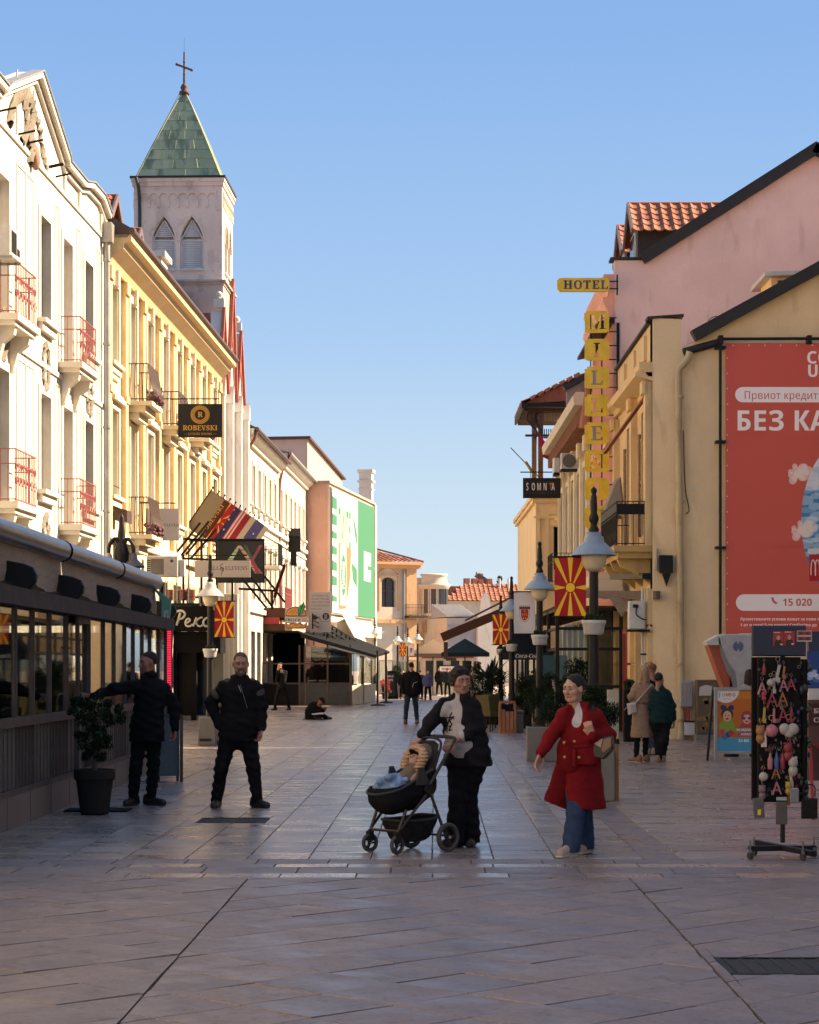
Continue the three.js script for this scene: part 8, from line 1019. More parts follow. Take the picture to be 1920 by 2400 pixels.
  // ---- shirt and coat
  const torso = (t) => { const pr = [{ a: mid.clone().add(V(0, -.1, 0)), b: hip.clone().add(V(0, .12, 0)), ra: cw * (t.c ?? 1), rb: W * (t.w ?? 1), n: fwd, f: cw / cd, k: .07 }, { a: hip.clone().add(V(0, .12, 0)), b: hip.clone().add(V(0, t.low ?? -.05, 0)), ra: W * (t.w ?? 1), rb: (t.h ?? W), n: fwd, f: cw / cd * .95, k: .07 }]; if (t.belly) pr.push({ a: hip.clone().lerp(mid, .42).addScaledVector(fwd, t.belly), ra: .1, k: .12 }); return pr; };
  for (const t of sp.tops || []) {
    const pr = torso(t), a = t.arm; if (a) for (let i = 0; i < 2; i++) { pr.push({ a: mid.clone().lerp(sh[i], .35).add(V(0, .0, 0)), b: sh[i], ra: a[0] * 1.05, rb: a[0], k: .06 }, { a: sh[i], b: elb[i], ra: a[0], rb: a[1], k: .045 }, { a: elb[i], b: wrs[i].clone().lerp(elb[i], t.cuff ?? .04), ra: a[1], rb: a[2], k: .03 }); }
    pr.push({ a: mid.clone().add(V(0, -.02, 0)), b: mid.clone().lerp(hc, t.collarUp ?? .32), ra: t.neck ?? .085, rb: (t.neck ?? .085) * .8, k: .05 });
    if (t.collar) { const c = mid.clone().lerp(hc, t.collar[0]); for (let i = 0; i < 8; i++) { const p = (k) => { const w2 = k / 8 * 6.283; return c.clone().addScaledVector(ax, Math.cos(w2) * t.collar[1]).addScaledVector(fwd, Math.sin(w2) * t.collar[1] * .9).add(V(0, -Math.sin(w2) * .02, 0)); }; pr.push({ a: p(i), b: p(i + 1), ra: .02, k: .02 }); } }
    for (const x of t.extra || []) pr.push({ ...x, a: J(x.a), b: x.b ? J(x.b) : undefined, n: x.n ? V(...x.n) : undefined });
    for (const x of t.cut || []) pr.push({ a: J(x[0]), b: J(x[1]), ra: x[2], rb: x[3], k: .015, neg: true, n: x[4] && ax, f: x[4] });
    const clip = [[0, -1, 0, -(sp.py - t.hem) * s]]; for (const c of t.clip || []) clip.push(c);
    const g = sdfMesh(pr, .0115 * q, { wr: t.wr ?? .007, wf: t.wf ?? 11, clip }); const m = meshOf(finish(g), t.name, t.mat, o); m.userData.f = undefined; delete m.userData.f; t.field = g.field;
  }
  return { o, J, hm, s, sh, wrs, hip, mid, fwd, ax, s };
}
const S1 = skinMat(.42, .22, .16), S2 = skinMat(.50, .29, .22), S3 = skinMat(.30, .15, .105);
const blk = cloth(.011, .011, .013, { roughness: .9 }), blk2 = cloth(.017, .016, .018), hDark = hairMat(.018, .012, .010), hGrey = hairMat(.10, .095, .095), shoeB = std(C(.012, .012, .013), { roughness: .5 });
const bone = (o, field, pts, r, mat, name) => { const b = B(); for (const l of pts) b.tube(l.map((p) => { let z = p.z; for (let k = 0; k < 200; k++) { const dd = field(p.x, p.y, z); if (dd < .003) break; z -= Math.max(.002, dd * .6); } return V(p.x, p.y, z + .002); }), r, 5, l.length * 5); return b.build(name, mat, o); };
// ---- woman with the stroller
{
  const shirt = { name: 'shirt', mat: cloth(.52, .48, .47), c: .93, w: .98, h: .15, hem: 1776, arm: [.06, .05, .045], cuff: .3, neck: .075, collarUp: .5, wr: .003, belly: .09 };
  const p = person({ label: 'woman in open black jacket and white shirt pushing the stroller', d: 20.1, px: 1078, py: 1985, by: -.5, kind: 'woman', skin: S1, hair: 'short', hairMat: hDark, head: [1080, 1594, .05], hy: .42, hp: .08, hs: 1.06, sh: [[1037, 1647, .06], [1113, 1647, -.03]], el: [[1009, 1692, .1], [1119, 1704, .06]], wr: [[988, 1727, .22], [1066, 1736, .26]], hip: [1094, 1790, -.02], hw: .095, kn: [[1072, 1871, .06], [1098, 1864, -.03]], an: [[1066, 1970, .06], [1105, 1966, -.08]], cw: .185, cd: .135, ww: .185,
    hands: [[[-.65, -.45, .6], [.25, -.85, -.3], 1.5, 1.1, -1], [[-.8, -.35, .4], [.2, -.9, -.2], 1.5, 1.1, 1]], legs: { mat: cloth(.012, .012, .015), r: [.098, .085, .092], hip: .098, hem: .035, drop: -.05 }, feet: [[0, 0, -.8], [0, 0, -.15]], shoes: shoeB,
    tops: [shirt, { name: 'jacket', mat: blk2, c: 1.0, w: 1.06, h: .232, low: -.02, hem: 1796, arm: [.082, .07, .055], neck: .09, collar: [.36, .085], wr: .009, extra: [{ a: [1118, 1700, -.05], b: [1126, 1790, -.05], ra: .075, rb: .11, k: .08 }], cut: [[[1062, 1628, .2], [1050, 1700, .22], .12, .13, 1.0], [[1050, 1700, .22], [1062, 1810, .23], .13, .16, 1.0]] }] });
  const k = (x, y) => { const v = p.J([820 + x / 4.311, 1530 + y / 4.311]); v.z = .6; return v; };
  bone(p.o, shirt.field, [[k(1030, 600), k(1010, 640), k(990, 720)], [k(970, 650), k(1000, 655), k(1050, 640)], [k(1050, 650), k(1010, 680), k(1030, 720)], [k(1000, 690), k(985, 730), k(1010, 740), k(1030, 720)], [k(960, 690), k(985, 700), k(965, 740), k(990, 760)], [k(1020, 740), k(1000, 780), k(1030, 770)], [k(990, 770), k(960, 770), k(985, 800)]], .006, M.dark, 'shirt_print');
}
// ---- woman in the red coat
{
  const red = cloth(.21, .010, .014, { roughness: .9 }), rd = (o) => o;
  const p = person({ label: 'woman in long red belted coat and jeans walking with a shoulder bag', d: 19.2, px: 1352, py: 2003, by: -.45, kind: 'woman', skin: S2, hair: 'pulled', hairMat: hDark, head: [1344, 1612, .03], hy: -.72, hp: .02, hs: 1.04, sh: [[1318, 1663, .05], [1400, 1665, -.02]], el: [[1289, 1726, .02], [1428, 1724, -.04]], wr: [[1267, 1762, .1], [1385, 1722, .16]], hip: [1356, 1775, 0], hw: .062, kn: [[1347, 1905, .1], [1368, 1895, -.08]], an: [[1333, 1986, .2], [1376, 1978, -.16]], cw: .17, cd: .12, ww: .14,
    hands: [[[-.35, -.9, .1], [.6, -.1, .4], .5, 1.05, -1], [[-.35, .8, .25], [.3, -.2, -.9], 1.5, 1.05, 1]], legs: { mat: cloth(.035, .06, .12), r: [.078, .082, .085], hip: .062, hem: .045, drop: -.03, wr: .005 }, feet: [[0, 0, -.75, .03], [0, 0, -.5]], shoes: std(C(.34, .25, .22), { roughness: .8 }), sole: M.plastic,
    tops: [{ name: 'sweater', mat: cloth(.58, .55, .54), c: .9, w: .9, h: .12, hem: 1760, neck: .066, collarUp: .3, wr: .002 },
      { name: 'coat', mat: red, c: 1.0, w: 1.1, h: .19, low: -.03, hem: 1790, arm: [.074, .064, .05], cuff: .02, neck: .09, collarUp: .2, collar: [.3, .088], wr: .004, extra: [{ a: [1334, 1652, .1], b: [1336, 1716, .155], ra: .02, rb: .014, k: .012 }, { a: [1374, 1650, .07], b: [1342, 1716, .15], ra: .024, rb: .014, k: .012 }], cut: [[[1348, 1618, .13], [1348, 1650, .16], .09, .1], [[1350, 1638, .2], [1338, 1690, .2], .14, .11, 1.15], [[1338, 1690, .2], [1336, 1722, .19], .11, .05, 1.2]] },
      { name: 'coat_skirt', mat: red, c: .0, w: .0, h: .02, low: 0, hem: 1895, neck: .001, collarUp: 0, wr: .004, wf: 6, extra: [{ a: [1372, 1752, -.02], b: [1376, 1893, -.03], ra: .135, rb: .185, n: [.43, 0, .9], f: 1.45, k: .03 }, { a: [1350, 1752, .03], b: [1362, 1893, .08], ra: .12, rb: .13, n: [.3, 0, .95], f: 1.7, k: .04 }] },
      { name: 'coat_flap', mat: cloth(.16, .007, .010, { roughness: .9 }), c: .0, w: .0, h: .02, low: 0, hem: 1896, neck: .001, collarUp: 0, wr: .004, wf: 6, extra: [{ a: [1335, 1752, .02], b: [1338, 1790, .04], ra: .12, rb: .11, k: .04 }, { a: [1330, 1780, .02], b: [1299, 1893, .02], ra: .095, rb: .115, n: [.2, 0, .97], f: 1.9, k: .03 }, { a: [1318, 1820, .0], b: [1312, 1893, .0], ra: .07, rb: .09, k: .03, n: [.2, 0, .97], f: 1.5 }], clip: [[-.42, -1, 0, -.372]] }] });
  const b = B(); const bt = (x, y, z) => p.J([x, y, z]); const ring = []; for (let i = 0; i <= 24; i++) { const a = i / 24 * 6.283; ring.push(bt(1352, 1747).addScaledVector(p.ax, Math.cos(a) * .158).addScaledVector(p.fwd, Math.sin(a) * .125)); } b.tube(ring, .02, 6, 48); b.bar(bt(1342, 1752, .15), bt(1341, 1792, .19), .03, .012); b.build('belt', red, p.o);
  for (const [x, y, z] of [[1320, 1738, .145], [1343, 1735, .17], [1320, 1771, .19], [1354, 1772, .16], [1306, 1703, .08]]) B().ball(0, 0, 0, .014).build('button', M.gold, p.o).position.copy(bt(x, y, z));
  
  const bag = thing('handbag', 'black shoulder bag with beige flap under the arm of the woman in red', 'handbag', p.J([1400, 1748, .06]).add(p.o.position), -.3); B().ext([[-.1, .07], [.13, .1], [.15, -.02], [.06, -.11], [-.06, -.09]], .1, M4(0, 0, -.05), .012).build('body', std(C(.015, .013, .012), { roughness: .45 }), bag); B().ext([[-.05, .05], [.06, .075], [.04, -.005]], .02, M4(0, 0, .052)).build('flap', std(C(.42, .30, .24), { roughness: .6 }), bag); B().ext([[.065, .07], [.13, .09], [.135, .01], [.06, -.05], [.045, -.02]], .015, M4(0, 0, .05)).build('side_panel', std(C(.22, .13, .08), { roughness: .6 }), bag); const st = p.J([1389, 1652, .06]).add(p.o.position).sub(bag.position); B().bar(V(-.03, .05, .03), st.clone().applyAxisAngle(V(0, 1, 0), .3).add(V(-.02, -.12, .06)), .025, .008).bar(st.clone().applyAxisAngle(V(0, 1, 0), .3).add(V(-.02, -.12, .06)), st.clone().applyAxisAngle(V(0, 1, 0), .3).add(V(0, .01, 0)), .025, .008).build('strap', M.black, bag);
}
// ---- bearded man
{
  const p = person({ label: 'bearded grey haired man in black jacket with grey shoulders, standing legs apart', d: 25.8, px: 558, py: 1893, by: .08, skin: S1, hair: 'crop', hairMat: hGrey, beard: hairMat(.13, .12, .115), brow: hDark, head: [565, 1556, .03], hy: .12, hp: .05, hs: 1.1, sh: [[519, 1606, 0], [604, 1603, 0]], el: [[493, 1648, -.06], [613, 1655, -.02]], wr: [[514, 1700, .03], [613, 1708, .06]], hip: [560, 1724, 0], hw: .11, kn: [[520, 1800, .05], [594, 1797, .05]], an: [[508, 1874, 0], [604, 1872, .03]], cw: .225, cd: .165, ww: .225,
    hands: [[[.4, -.8, .2], [.3, 0, -.9], 1.0, 1.1, 1], [[-.15, -.97, .1], [-.6, 0, .5], .9, 1.15, -1]], legs: { mat: blk, r: [.115, .085, .068], hip: .135, hem: .06, drop: 0 }, feet: [[0, 0, -.1], [0, 0, .75]], shoes: shoeB, footL: .29,
    tops: [{ name: 'jacket', mat: blk, c: 1, w: 1.02, h: .225, hem: 1738, arm: [.09, .078, .058], neck: .1, collarUp: .42, collar: [.42, .088], wr: .0085 }] });
  for (const [a, b, ra, rb] of [[[535, 1607, .0], [512, 1628, -.02], .087, .094], [[590, 1606, .0], [603, 1622, 0], .085, .091]]) { meshOf(finish(sdfMesh([{ a: p.J(a), b: p.J(b), ra, rb }, { a: p.J([565, 1650, .2]), b: p.J([565, 1580, .2]), ra: .1, k: .02, neg: true }], .011, { wr: .003 })), 'shoulder_panel', cloth(.105, .085, .09), p.o); }
  B().bar(p.J([566, 1604, .175]), p.J([583, 1660, .2]), .006, .006).build('zip', M.steel, p.o); B().bar(p.J([562, 1606, .18]), p.J([568, 1622, .19]), .005, .005).build('drawcord', M.acWhite, p.o); B().add(new THREE.TorusGeometry(.045, .012, 6, 16), M4(...p.J([614, 1706, .06]).toArray(), 0, Math.PI / 2)).build('bracelet', M.rubber, p.o);
}
// ---- man in the dark coat reaching for the terrace door
person({ label: 'man in long black coat holding the handle of the glass terrace door', d: 26.2, px: 345, py: 1888, by: -.5, skin: S3, hair: 'crop', hairMat: hDark, head: [347, 1553, .02], hy: -1.0, hp: .06, hs: 1.08, sh: [[320, 1601, .05], [386, 1604, -.03]], el: [[272, 1614, .08], [408, 1655, -.04]], wr: [[222, 1632, .1], [410, 1708, .0]], hip: [345, 1722, 0], hw: .1, kn: [[320, 1797, .06], [360, 1789, 0]], an: [[313, 1868, .03], [354, 1864, -.05]], cw: .2, cd: .15, ww: .2, hands: [[[-1, -.1, .1], [0, -.3, .9], 1.3, 1.1, -1], [[-.05, -1, .1], [-.8, 0, .4], .7, 1.1, 1]], legs: { mat: blk, r: [.1, .08, .062], hip: .12, hem: .06, drop: 0 }, feet: [[0, 0, -.35], [0, 0, 1.05]], shoes: shoeB, footL: .29, tops: [{ name: 'coat', mat: blk, c: 1.02, w: 1.04, h: .235, low: -.08, hem: 1738, arm: [.085, .072, .055], neck: .1, collarUp: .5, collar: [.45, .09], wr: .0085 }] });
// ---- blond woman and her companion, man with the red cap
{
  const p = person({ label: 'blond woman seen from behind in long beige belted coat with white bag', d: 38.2, px: 1508, py: 1788, by: Math.PI + .1, kind: 'woman', flip: true, skin: S2, hair: 'long', hairMat: hairMat(.50, .36, .22), head: [1508, 1575, 0], hy: Math.PI + .3, sh: [[1490, 1606, 0], [1527, 1608, 0]], el: [[1480, 1634, .03], [1536, 1640, -.03]], wr: [[1487, 1652, -.15], [1531, 1660, -.18]], hip: [1505, 1664, 0], hw: .08, kn: [[1494, 1724, 0], [1513, 1724, .04]], an: [[1490, 1774, .1], [1513, 1772, -.02]], cw: .175, cd: .13, ww: .15, legs: { mat: blk, r: [.075, .058, .045], hip: .1, hem: .08, drop: 0 }, feet: [[0, 0, -2.2], [0, 0, 3.5]], shoes: std(C(.17, .075, .035), { roughness: .6 }), sole: M.plastic,
    tops: [{ name: 'coat', mat: cloth(.34, .225, .15), c: 1.05, w: 1.0, h: .21, low: -.45, hem: 1730, arm: [.074, .07, .055], neck: .085, collarUp: .4, collar: [.4, .08], wr: .005 }] });
  const ring = []; for (let i = 0; i <= 20; i++) { const a = i / 20 * 6.283; ring.push(p.J([1506, 1646]).add(V(Math.cos(a) * .185, 0, Math.sin(a) * .15))); } B().tube(ring, .02, 5, 40).build('belt', cloth(.30, .19, .12), p.o);
  const bag = thing('shoulder_bag', 'white crossbody bag at the left hip of the blond woman', 'handbag', p.J([1480, 1665, .12]).add(p.o.position)); B().cham(0, .03, 0, .17, .2, .1, .03, .4, 0, .15).build('body', std(C(.50, .42, .38), { roughness: .6 }), bag); const c = V(0, 0, 0).sub(bag.position).add(p.o.position); B().bar(V(.05, .12, .05), p.J([1527, 1604, .12]).add(c), .03, .01).bar(V(-.06, .1, .04), V(-.14, .0, .02), .02, .008).build('strap', std(C(.45, .37, .34)), bag);
}
person({ label: 'man in dark teal jacket and black trousers seen from behind, right of the blond woman', d: 38, px: 1550, py: 1786, by: Math.PI, flip: true, skin: S3, hair: 'crop', hairMat: hDark, head: [1545, 1590, 0], hy: Math.PI - .5, hs: .98, sh: [[1533, 1617, 0], [1565, 1620, 0]], el: [[1529, 1650, .02], [1575, 1652, 0]], wr: [[1532, 1680, -.1], [1579, 1684, -.02]], hip: [1549, 1690, 0], kn: [[1545, 1732, -.03], [1555, 1736, .05]], an: [[1545, 1774, .03], [1553, 1772, -.04]], cw: .18, cd: .14, legs: { mat: blk, r: [.105, .085, .065], hip: .115, hem: .06, drop: 0 }, feet: [[0, 0, 2.6], [0, 0, 3.3]], shoes: std(C(.2, .12, .08), { roughness: .7 }), sole: M.plastic, tops: [{ name: 'jacket', mat: cloth(.012, .035, .038), c: 1.05, w: 1.1, h: .205, hem: 1692, arm: [.08, .072, .055], neck: .09, collarUp: .4, wr: .0085 }] });
person({ label: 'man in a reddish cap half hidden behind the blond woman', d: 41.5, px: 1528, py: 1769, by: Math.PI, flip: true, skin: S3, hair: 'cap', hairMat: cloth(.22, .09, .06), head: [1527, 1570, 0], hy: Math.PI + .4, sh: [[1509, 1598, 0], [1545, 1598, 0]], el: [[1504, 1630, 0], [1550, 1630, 0]], wr: [[1508, 1660, -.1], [1547, 1660, -.1]], hip: [1527, 1672, 0], kn: [[1521, 1718, 0], [1531, 1718, 0]], an: [[1520, 1758, 0], [1531, 1760, .03]], legs: { mat: cloth(.05, .06, .09), r: [.1, .08, .06], hip: .11, hem: .06, drop: 0 }, feet: [[0, 0, 3.1], [0, 0, 3.1]], shoes: std(C(.25, .18, .12)), tops: [{ name: 'jacket', mat: blk, hem: 1680, arm: [.08, .07, .055], c: 1.05, w: 1.05, h: .2, neck: .09, collarUp: .4 }] });
// ---- generic standing or walking figure from head and foot rows
function walker(label, px, pyF, pyH, facing, stride, o = {}) {
  const H = pyF - pyH, back = Math.cos(facing) < 0, y = (k) => pyF - H * k, w = H * .115, sn = Math.sin(facing), d = gd(pyF), st = stride * H, q = Math.abs(sn), wx = w * Math.max(.35, Math.abs(Math.cos(facing)));
  return person({ label, d, px, py: pyF, by: facing, flip: back, kind: o.kind, skin: o.skin || S2, hair: o.hair || 'crop', hairMat: o.hairMat || hDark, head: [px + (o.hx || 0), y(.93), 0], hy: o.hy ?? facing, hp: o.hp || 0, sh: [[px - wx, y(.81), 0], [px + wx, y(.81), 0]], el: o.el || [[px - wx * 1.25, y(.64), 0], [px + wx * 1.25, y(.64), 0]], wr: o.wr || [[px - wx * 1.2 + st * .2, y(.49), .05], [px + wx * 1.2 - st * .2, y(.49), .05]], hip: [px, y(.52), 0], hw: .085, kn: [[px - wx * .5 - st * .35, y(.27), .08], [px + wx * .5 + st * .3, y(.28), -.02]], an: [[px - wx * .5 - st * .6, y(.05), .1], [px + wx * .5 + st * .6, y(.05), -.1]], cw: o.cw || .18, cd: o.cd || .14, legs: { mat: o.legs || blk, r: [.1, .078, .06], hip: .115, hem: .06, drop: 0 }, feet: [[0, 0, facing - .2], [0, 0, facing + .2]], shoes: o.shoes || shoeB, tops: [{ name: o.topName || 'jacket', mat: o.top || blk, hem: y(o.hem ?? .45), arm: [.08, .07, .055], c: 1.05, w: 1.06, h: .2, neck: .09, collarUp: .4 }] });
}
{
  const p = walker('man in dark jacket and jeans with a backpack walking away down the street', 964, 1697, 1551, Math.PI, .06, { legs: cloth(.025, .05, .075), shoes: std(C(.16, .08, .06)), cw: .21, cd: .16, hem: .44 });
  const bp = thing('backpack', 'black backpack with grey loop on the man walking away', 'backpack', p.o.position.clone().add(V(.14, 1.18, .17))); meshOf(finish(sdfMesh([{ a: V(0, .14, 0), b: V(0, -.16, .01), ra: .13, rb: .15, n: V(0, 0, 1), f: 1.6 }], .02)), 'pack', M.blackMatte, bp); B().tube([V(-.1, -.06, .11), V(-.06, .06, .12), V(.05, .1, .1)], .01, 5, 12).build('loop', M.zinc, bp);
}
walker('man in black walking past the burger cafe with a hand at his mouth', 661, 1665, 1552, -.7, .17, { hx: -5, el: [[650, 1595, .1], [668, 1592, 0]], wr: [[652, 1572, .2], [663, 1578, .15]] });
const crowd = [[985, 1640, 1570, Math.PI, 'dark figure with reddish head just right of the backpack man', blk, .02], [1003, 1641, 1571, .1, 'person in blue top and dark trousers walking toward the camera, mid crowd', cloth(.10, .12, .26), .05], [1011, 1622, 1570, .1, 'person in pink jacket farthest in the street crowd', cloth(.42, .16, .2), .04], [1030, 1630, 1564, 0, 'man in open black jacket walking toward the camera, left of the stroller woman', blk, .06], [1049, 1632, 1566, .2, 'figure with red hood just left of the stroller woman', cloth(.02, .03, .028), .04], [944, 1638, 1572, .3, 'dark haired person half hidden left of the backpack man', blk, .03]];
for (const [px, f, h, a, l, m, st] of crowd) walker(l, px, f, h, a, st, { top: m, kind: f % 2 ? 'woman' : 'man', hair: l.includes('hood') ? 'cap' : 'crop', hairMat: l.includes('hood') ? cloth(.4, .04, .07) : hairMat(.10, .06, .04) });
person({ label: 'person with dark bob and white top standing at the kiosk behind the poster stand', d: 40.6, px: 1752, py: 1774, by: Math.PI, flip: true, kind: 'woman', skin: S2, hair: 'bob', hairMat: hairMat(.03, .012, .012), head: [1756, 1584, 0], hy: Math.PI, sh: [[1738, 1612, 0], [1772, 1612, 0]], el: [[1732, 1648, 0], [1778, 1648, 0]], wr: [[1738, 1640, -.2], [1772, 1640, -.2]], hip: [1754, 1680, 0], kn: [[1740, 1725, 0], [1762, 1725, 0]], an: [[1718, 1763, 0], [1764, 1763, 0]], legs: { mat: blk, r: [.1, .08, .06], hip: .11, hem: .05, drop: 0 }, feet: [[0, 0, -1.4], [0, 0, 2.8]], shoes: shoeB, tops: [{ name: 'top', mat: cloth(.34, .34, .36), hem: 1690, arm: [.075, .065, .05], c: 1.05, w: 1, h: .19, neck: .085, collarUp: .4 }] });
// ---- crouching beggar
person({ label: 'person in black sitting hunched on the ground before the glass pavilion', d: 70.5, px: 742, py: 1686, by: .9, skin: S3, hair: 'cap', hairMat: blk2, head: [754, 1644, .15], hy: 1.2, hp: .7, sh: [[728, 1650, .1], [746, 1650, -.1]], el: [[738, 1668, .18], [752, 1668, 0]], wr: [[756, 1662, .2], [760, 1664, .1]], hip: [730, 1677, 0], kn: [[752, 1672, .2], [750, 1676, -.12]], an: [[766, 1682, .1], [744, 1683, .2]], cw: .2, cd: .17, legs: { mat: blk, r: [.1, .09, .065], hip: .13, hem: 0, drop: 0 }, feet: [[0, 0, 1.4], [0, 0, 1.2]], shoes: shoeB, tops: [{ name: 'jacket', mat: blk, hem: 1688, arm: [.085, .075, .06], c: 1.1, w: 1.2, h: .24, neck: .1, collarUp: .5 }] });
{ const o = thing('cloth_bundle', 'white cloth lying on the lap of the hunched sitting person', 'cloth', at(744, 1674, 70.2)); meshOf(finish(sdfMesh([{ a: V(-.14, 0, 0), b: V(.16, .02, .02), ra: .05, rb: .07, n: V(0, 1, 0), f: 1.8 }], .012, { wr: .006, wf: 14 })), 'cloth', M.canvasWhite, o); const m = thing('mat', 'dark mat under the hunched sitting person', 'mat', V(PX(740, 70.5), .004, -70.5)); B().cham(0, .006, 0, .85, .01, .6, .003).build('mat', M.blackMatte, m); }
// ---- guests behind the pavilion glass
for (const [px, l] of [[733, 'guest in striped top behind the left pavilion pane'], [756, 'guest in striped top behind the middle pavilion pane']]) { const p = walker(l, px, 1650, 1549, 0, 0, { top: cloth(.06, .03, .032), legs: blk }); p.o.position.z = -99.2; p.o.position.x = PX(px, 99.2); B().box(0, 1.12, .145, .36, .07, .02).build('stripe', M.canvasWhite, p.o); }
// ================================================================ STROLLER, BABY, BLANKET
{
  const d = 19.58, th = -.85, o = thing('stroller', 'black stroller with tilted seat, mesh hood frame and four spoked wheels', 'stroller', V(PX(957, d), 0, -d), th), met = paint(.085, .07, .06, { roughness: .35, metalness: .6 }), fab = cloth(.014, .014, .016);
  const wheel = (x, y, z, r, w, n, turn = 0) => { const t = B().add(new THREE.TorusGeometry(r - w * .42, w * .42, 10, 28), M4(0, 0, 0, Math.PI / 2)).build('wheel', std(C(.05, .045, .043), { roughness: .75 }), o); t.position.set(x, y, z); t.rotation.y = turn; t.scale.x = 1.15; const rim = B().add(new THREE.TorusGeometry(r - w * .9, w * .12, 6, 28), M4(0, 0, 0, Math.PI / 2)); for (let i = 0; i < n; i++) { const a = i / n * 6.283 + .5; rim.bar(V(0, 0, 0), V(0, Math.cos(a) * (r - w * .9), Math.sin(a) * (r - w * .9)), .022, r * .2); } rim.add(new THREE.CylinderGeometry(r * .16, r * .16, w * .9, 12), M4(0, 0, 0, 0, 0, Math.PI / 2)); rim.build('rim', M.black, t); B().add(new THREE.CylinderGeometry(r * .1, r * .1, w * .2, 12), M4(w * .5, 0, 0, 0, 0, Math.PI / 2)).build('hub_cap', M.zinc, t); };
  wheel(.19, .088, .30, .088, .038, 3, .12); wheel(-.19, .088, .30, .088, .038, 3, -.1); wheel(.255, .135, -.26, .135, .05, 3); wheel(-.255, .135, -.26, .135, .05, 3);
  const fr = B(); for (const s of [-1, 1]) { const x = s * .22; fr.rod(V(s * .19, .19, .3), V(s * .2, .4, .2), .014).rod(V(s * .2, .22, .28), V(x, .56, -.06), .014).rod(V(s * .25, .14, -.24), V(x, .6, -.05), .014).rod(V(x, .58, -.04), V(x, 1.0, -.36), .015); } fr.rod(V(-.19, .21, .29), V(.19, .21, .29), .013).rod(V(-.25, .15, -.24), V(.25, .15, -.24), .011); fr.build('frame', met, o);
  B().tube([V(-.22, 1.0, -.36), V(-.215, 1.03, -.385), V(-.14, 1.045, -.4), V(.14, 1.045, -.4), V(.215, 1.03, -.385), V(.22, 1.0, -.36)], .017, 8, 40).build('handle_bar', M.rubber, o);
  for (const s of [-1, 1]) { B().rod(V(s * .19, .095, .3), V(s * .19, .21, .3), .024, .02).box(s * .19, .15, .3, .055, .09, .05).build('fork', M.black, o); B().add(new THREE.CylinderGeometry(.05, .05, .03, 20), M4(s * .225, .58, -.05, 0, 0, Math.PI / 2)).add(new THREE.TorusGeometry(.045, .006, 6, 20), M4(s * .243, .58, -.05, Math.PI / 2)).build('joint_hub', M.black, o); }
  // seat shell: scooped, low at the foot end, rising to the head end
  const ax2 = V(0, .34, -.58).normalize(); const shell = sdfMesh([{ a: V(0, .53, .25), b: V(0, .63, -.1), ra: .175, rb: .18, k: .05, n: V(1, 0, 0), f: .9 }, { a: V(0, .475, .19), b: V(0, .5, -.02), ra: .1, rb: .11, k: .08 }, { a: V(0, .62, -.1), b: V(0, .84, -.22), ra: .19, rb: .15, n: V(0, .45, .9), f: 2.2, k: .06 }, { a: V(0, .675, .27), b: V(0, .80, -.02), ra: .155, rb: .18, k: .02, neg: true, n: V(1, 0, 0), f: .9 }, { a: V(0, .9, .1), b: V(0, 1.0, -.05), ra: .2, rb: .2, k: .02, neg: true }], .011, { wr: .003 }); meshOf(finish(shell), 'seat_shell', fab, o);
  const rimPts = []; for (let i = 0; i <= 20; i++) { const a = Math.PI * (i / 20); rimPts.push(V(Math.cos(a) * .2, .60 - .06 * Math.sin(a), .24 + Math.sin(a) * .19)); } rimPts.unshift(V(.205, .7, 0), V(.2, .76, -.12)); rimPts.push(V(-.205, .7, 0), V(-.2, .76, -.12)); B().tube(rimPts, .013, 7, 70).build('seat_rim', M.rubber, o);
  const hp = [V(-.2, .74, -.12), V(-.2, .9, -.2), V(-.17, 1.0, -.25), V(-.08, 1.035, -.27), V(.08, 1.035, -.27), V(.17, 1.0, -.25), V(.2, .9, -.2), V(.2, .74, -.12)]; B().tube(hp, .012, 7, 50).build('hood_frame', M.black, o);
  B().ext([[-.185, 0], [.185, 0], [.185, .16], [.15, .26], [.08, .295], [-.08, .295], [-.15, .26], [-.185, .16]], .008, M4(0, .75, -.125, 0, -.47)).build('back_panel', cloth(.03, .028, .027), o); for (const s of [-1, 1]) B().ext([[-.05, 0], [.12, 0], [.02, .16], [-.02, .16]], .02, M4(s * .2, .62, .04, Math.PI / 2)).build('bumper_mount', M.rubber, o);
  // basket
  const bk = B(), pos = [], rings = [[.19, .30, .24, .26], [.185, .25, .23, .25], [.15, .12, .16, .2], [.13, .1, .13, .17]], tri = (...v) => v.forEach((q) => pos.push(q.x, q.y, q.z)), n = 28, rp = (r, i) => { const a = i / n * 6.283, c = Math.cos(a), s = Math.sin(a), e = .5; return V(Math.sign(c) * Math.pow(Math.abs(c), e) * r[0], r[1] + .03 * Math.max(0, -s), Math.sign(s) * Math.pow(Math.abs(s), e) * r[2] - .02); }; for (let k = 0; k < rings.length - 1; k++) for (let i = 0; i < n; i++) { const a = rp(rings[k], i), b = rp(rings[k], i + 1), c = rp(rings[k + 1], i + 1), e = rp(rings[k + 1], i); tri(a, b, c); tri(a, c, e); } for (let i = 0; i < n; i++) tri(rp(rings[3], i), rp(rings[3], i + 1), V(0, .1, -.02)); const bg = new THREE.BufferGeometry(); bg.setAttribute('position', new THREE.Float32BufferAttribute(pos, 3)); bg.computeVertexNormals(); meshOf(metricUV(bg), 'basket', cloth(.02, .02, .022, { side: THREE.DoubleSide }), o); const br = []; for (let i = 0; i < n; i++) br.push(rp(rings[0], i)); B().tube(br, .012, 6, 60, true).build('basket_rim', M.rubber, o);
  o.updateMatrixWorld();
  const put = (x, y, z) => V(x, y, z).applyMatrix4(o.matrixWorld);
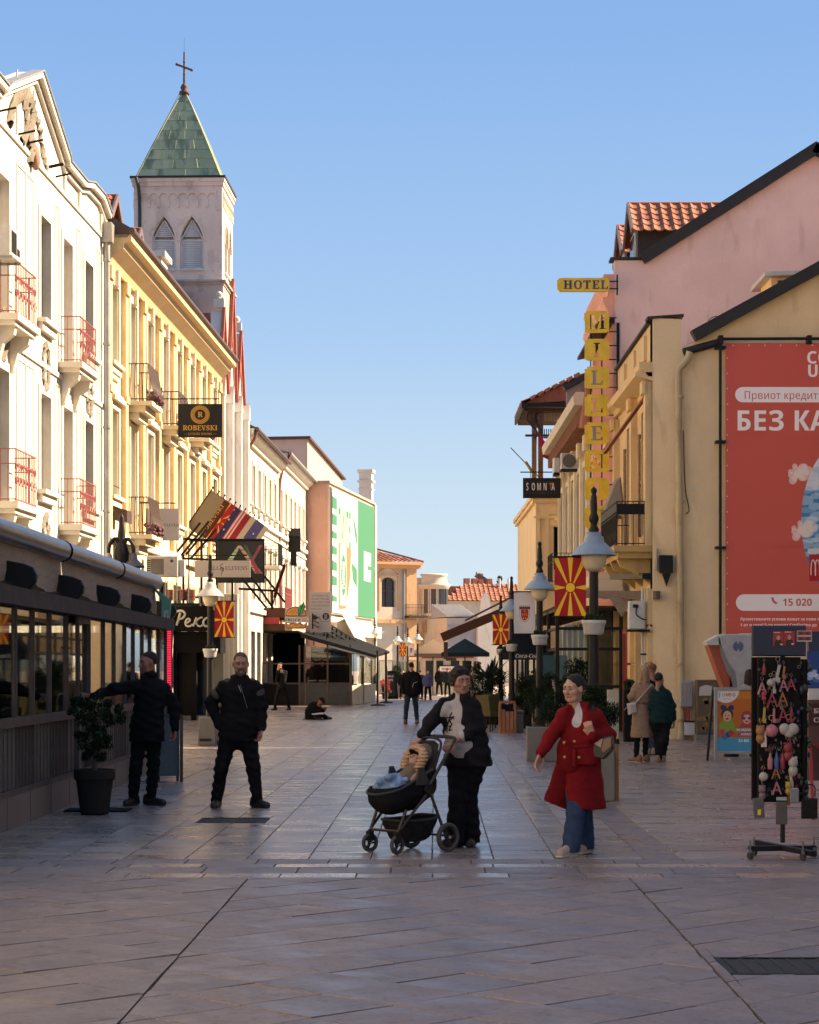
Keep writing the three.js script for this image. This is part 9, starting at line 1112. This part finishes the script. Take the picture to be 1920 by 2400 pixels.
  // baby
  const b = thing('person', 'baby asleep in the stroller in a black cap and fur trimmed hood', 'person', put(0, .74, -.1), th), hm = M4(0, .1, -.0, .15, -.75).multiply(new THREE.Matrix4().makeScale(.72, .68, .74)); const hg = finish(head('woman', .0055).clone()).applyMatrix4(hm), bd = finish(sdfMesh([{ a: V(0, .0, 0), b: V(0, -.16, .24), ra: .075, rb: .06 }, { a: V(-.06, 0, .02), b: V(-.1, -.08, .14), ra: .03, rb: .025 }, { a: V(.06, 0, .02), b: V(.1, -.08, .14), ra: .03, rb: .025 }], .012)); meshOf(metricUV(mergeGeometries([hg, bd].map((g) => flat(g)))), 'body', S2, b);
  const cap = meshOf(finish(hair('cap', .006).clone()), 'cap', blk2, b); cap.applyMatrix4(hm.clone().multiply(new THREE.Matrix4().makeScale(1.02, 1.02, 1.02)));
  meshOf(finish(sdfMesh([{ a: V(0, -.01, 0), b: V(0, -.12, .18), ra: .105, rb: .09, k: .05 }, { a: V(0, .13, -.1), ra: .115, k: .05 }], .012, { wr: .004 })), 'suit', cloth(.20, .145, .105), b);
  const furP = [], frg = []; for (let i = 0; i < 22; i++) { const a = -.65 + i / 21 * (Math.PI + 1.3); furP.push(V(Math.cos(a) * .118, .1 + Math.sin(a) * .1, .03 + .0 * i - Math.sin(a) * .05)); } for (let i = 0; i < 21; i++) frg.push({ a: furP[i], b: furP[i + 1], ra: .034, k: .02 }); const fur = sdfMesh(frg, .0055, { wr: .007, wf: 40 }); meshOf(finish(fur), 'fur_trim', std(C(.42, .26, .15), { roughness: 1 }), b); for (const s of [-1, 1]) { const e = B().ball(0, 0, 0, .008, 1.3, .3, .5, 8).build('eye', std(C(.08, .04, .03)), b); e.applyMatrix4(hm.clone().multiply(M4(s * .031, -.004, .089))); }
  const bl = thing('blanket', 'pale blue crumpled blanket over the baby in the stroller', 'blanket', put(0, .625, .19), th); const bp = []; for (let i = 0; i < 16; i++) bp.push({ a: V(rr(-.14, .11), rr(-.03, .06), rr(-.15, .15)), b: V(rr(-.1, .13), rr(-.03, .07), rr(-.13, .12)), ra: rr(.028, .04), rb: rr(.024, .036), k: .012 }); bp.push({ a: V(0, -.05, -.05), ra: 0, e: [.155, .09, .17], k: .03 }); meshOf(finish(sdfMesh(bp, .007, { wr: .003, wf: 18 })), 'blanket', cloth(.26, .38, .56), bl);
}
renderer.render(scene, camera);
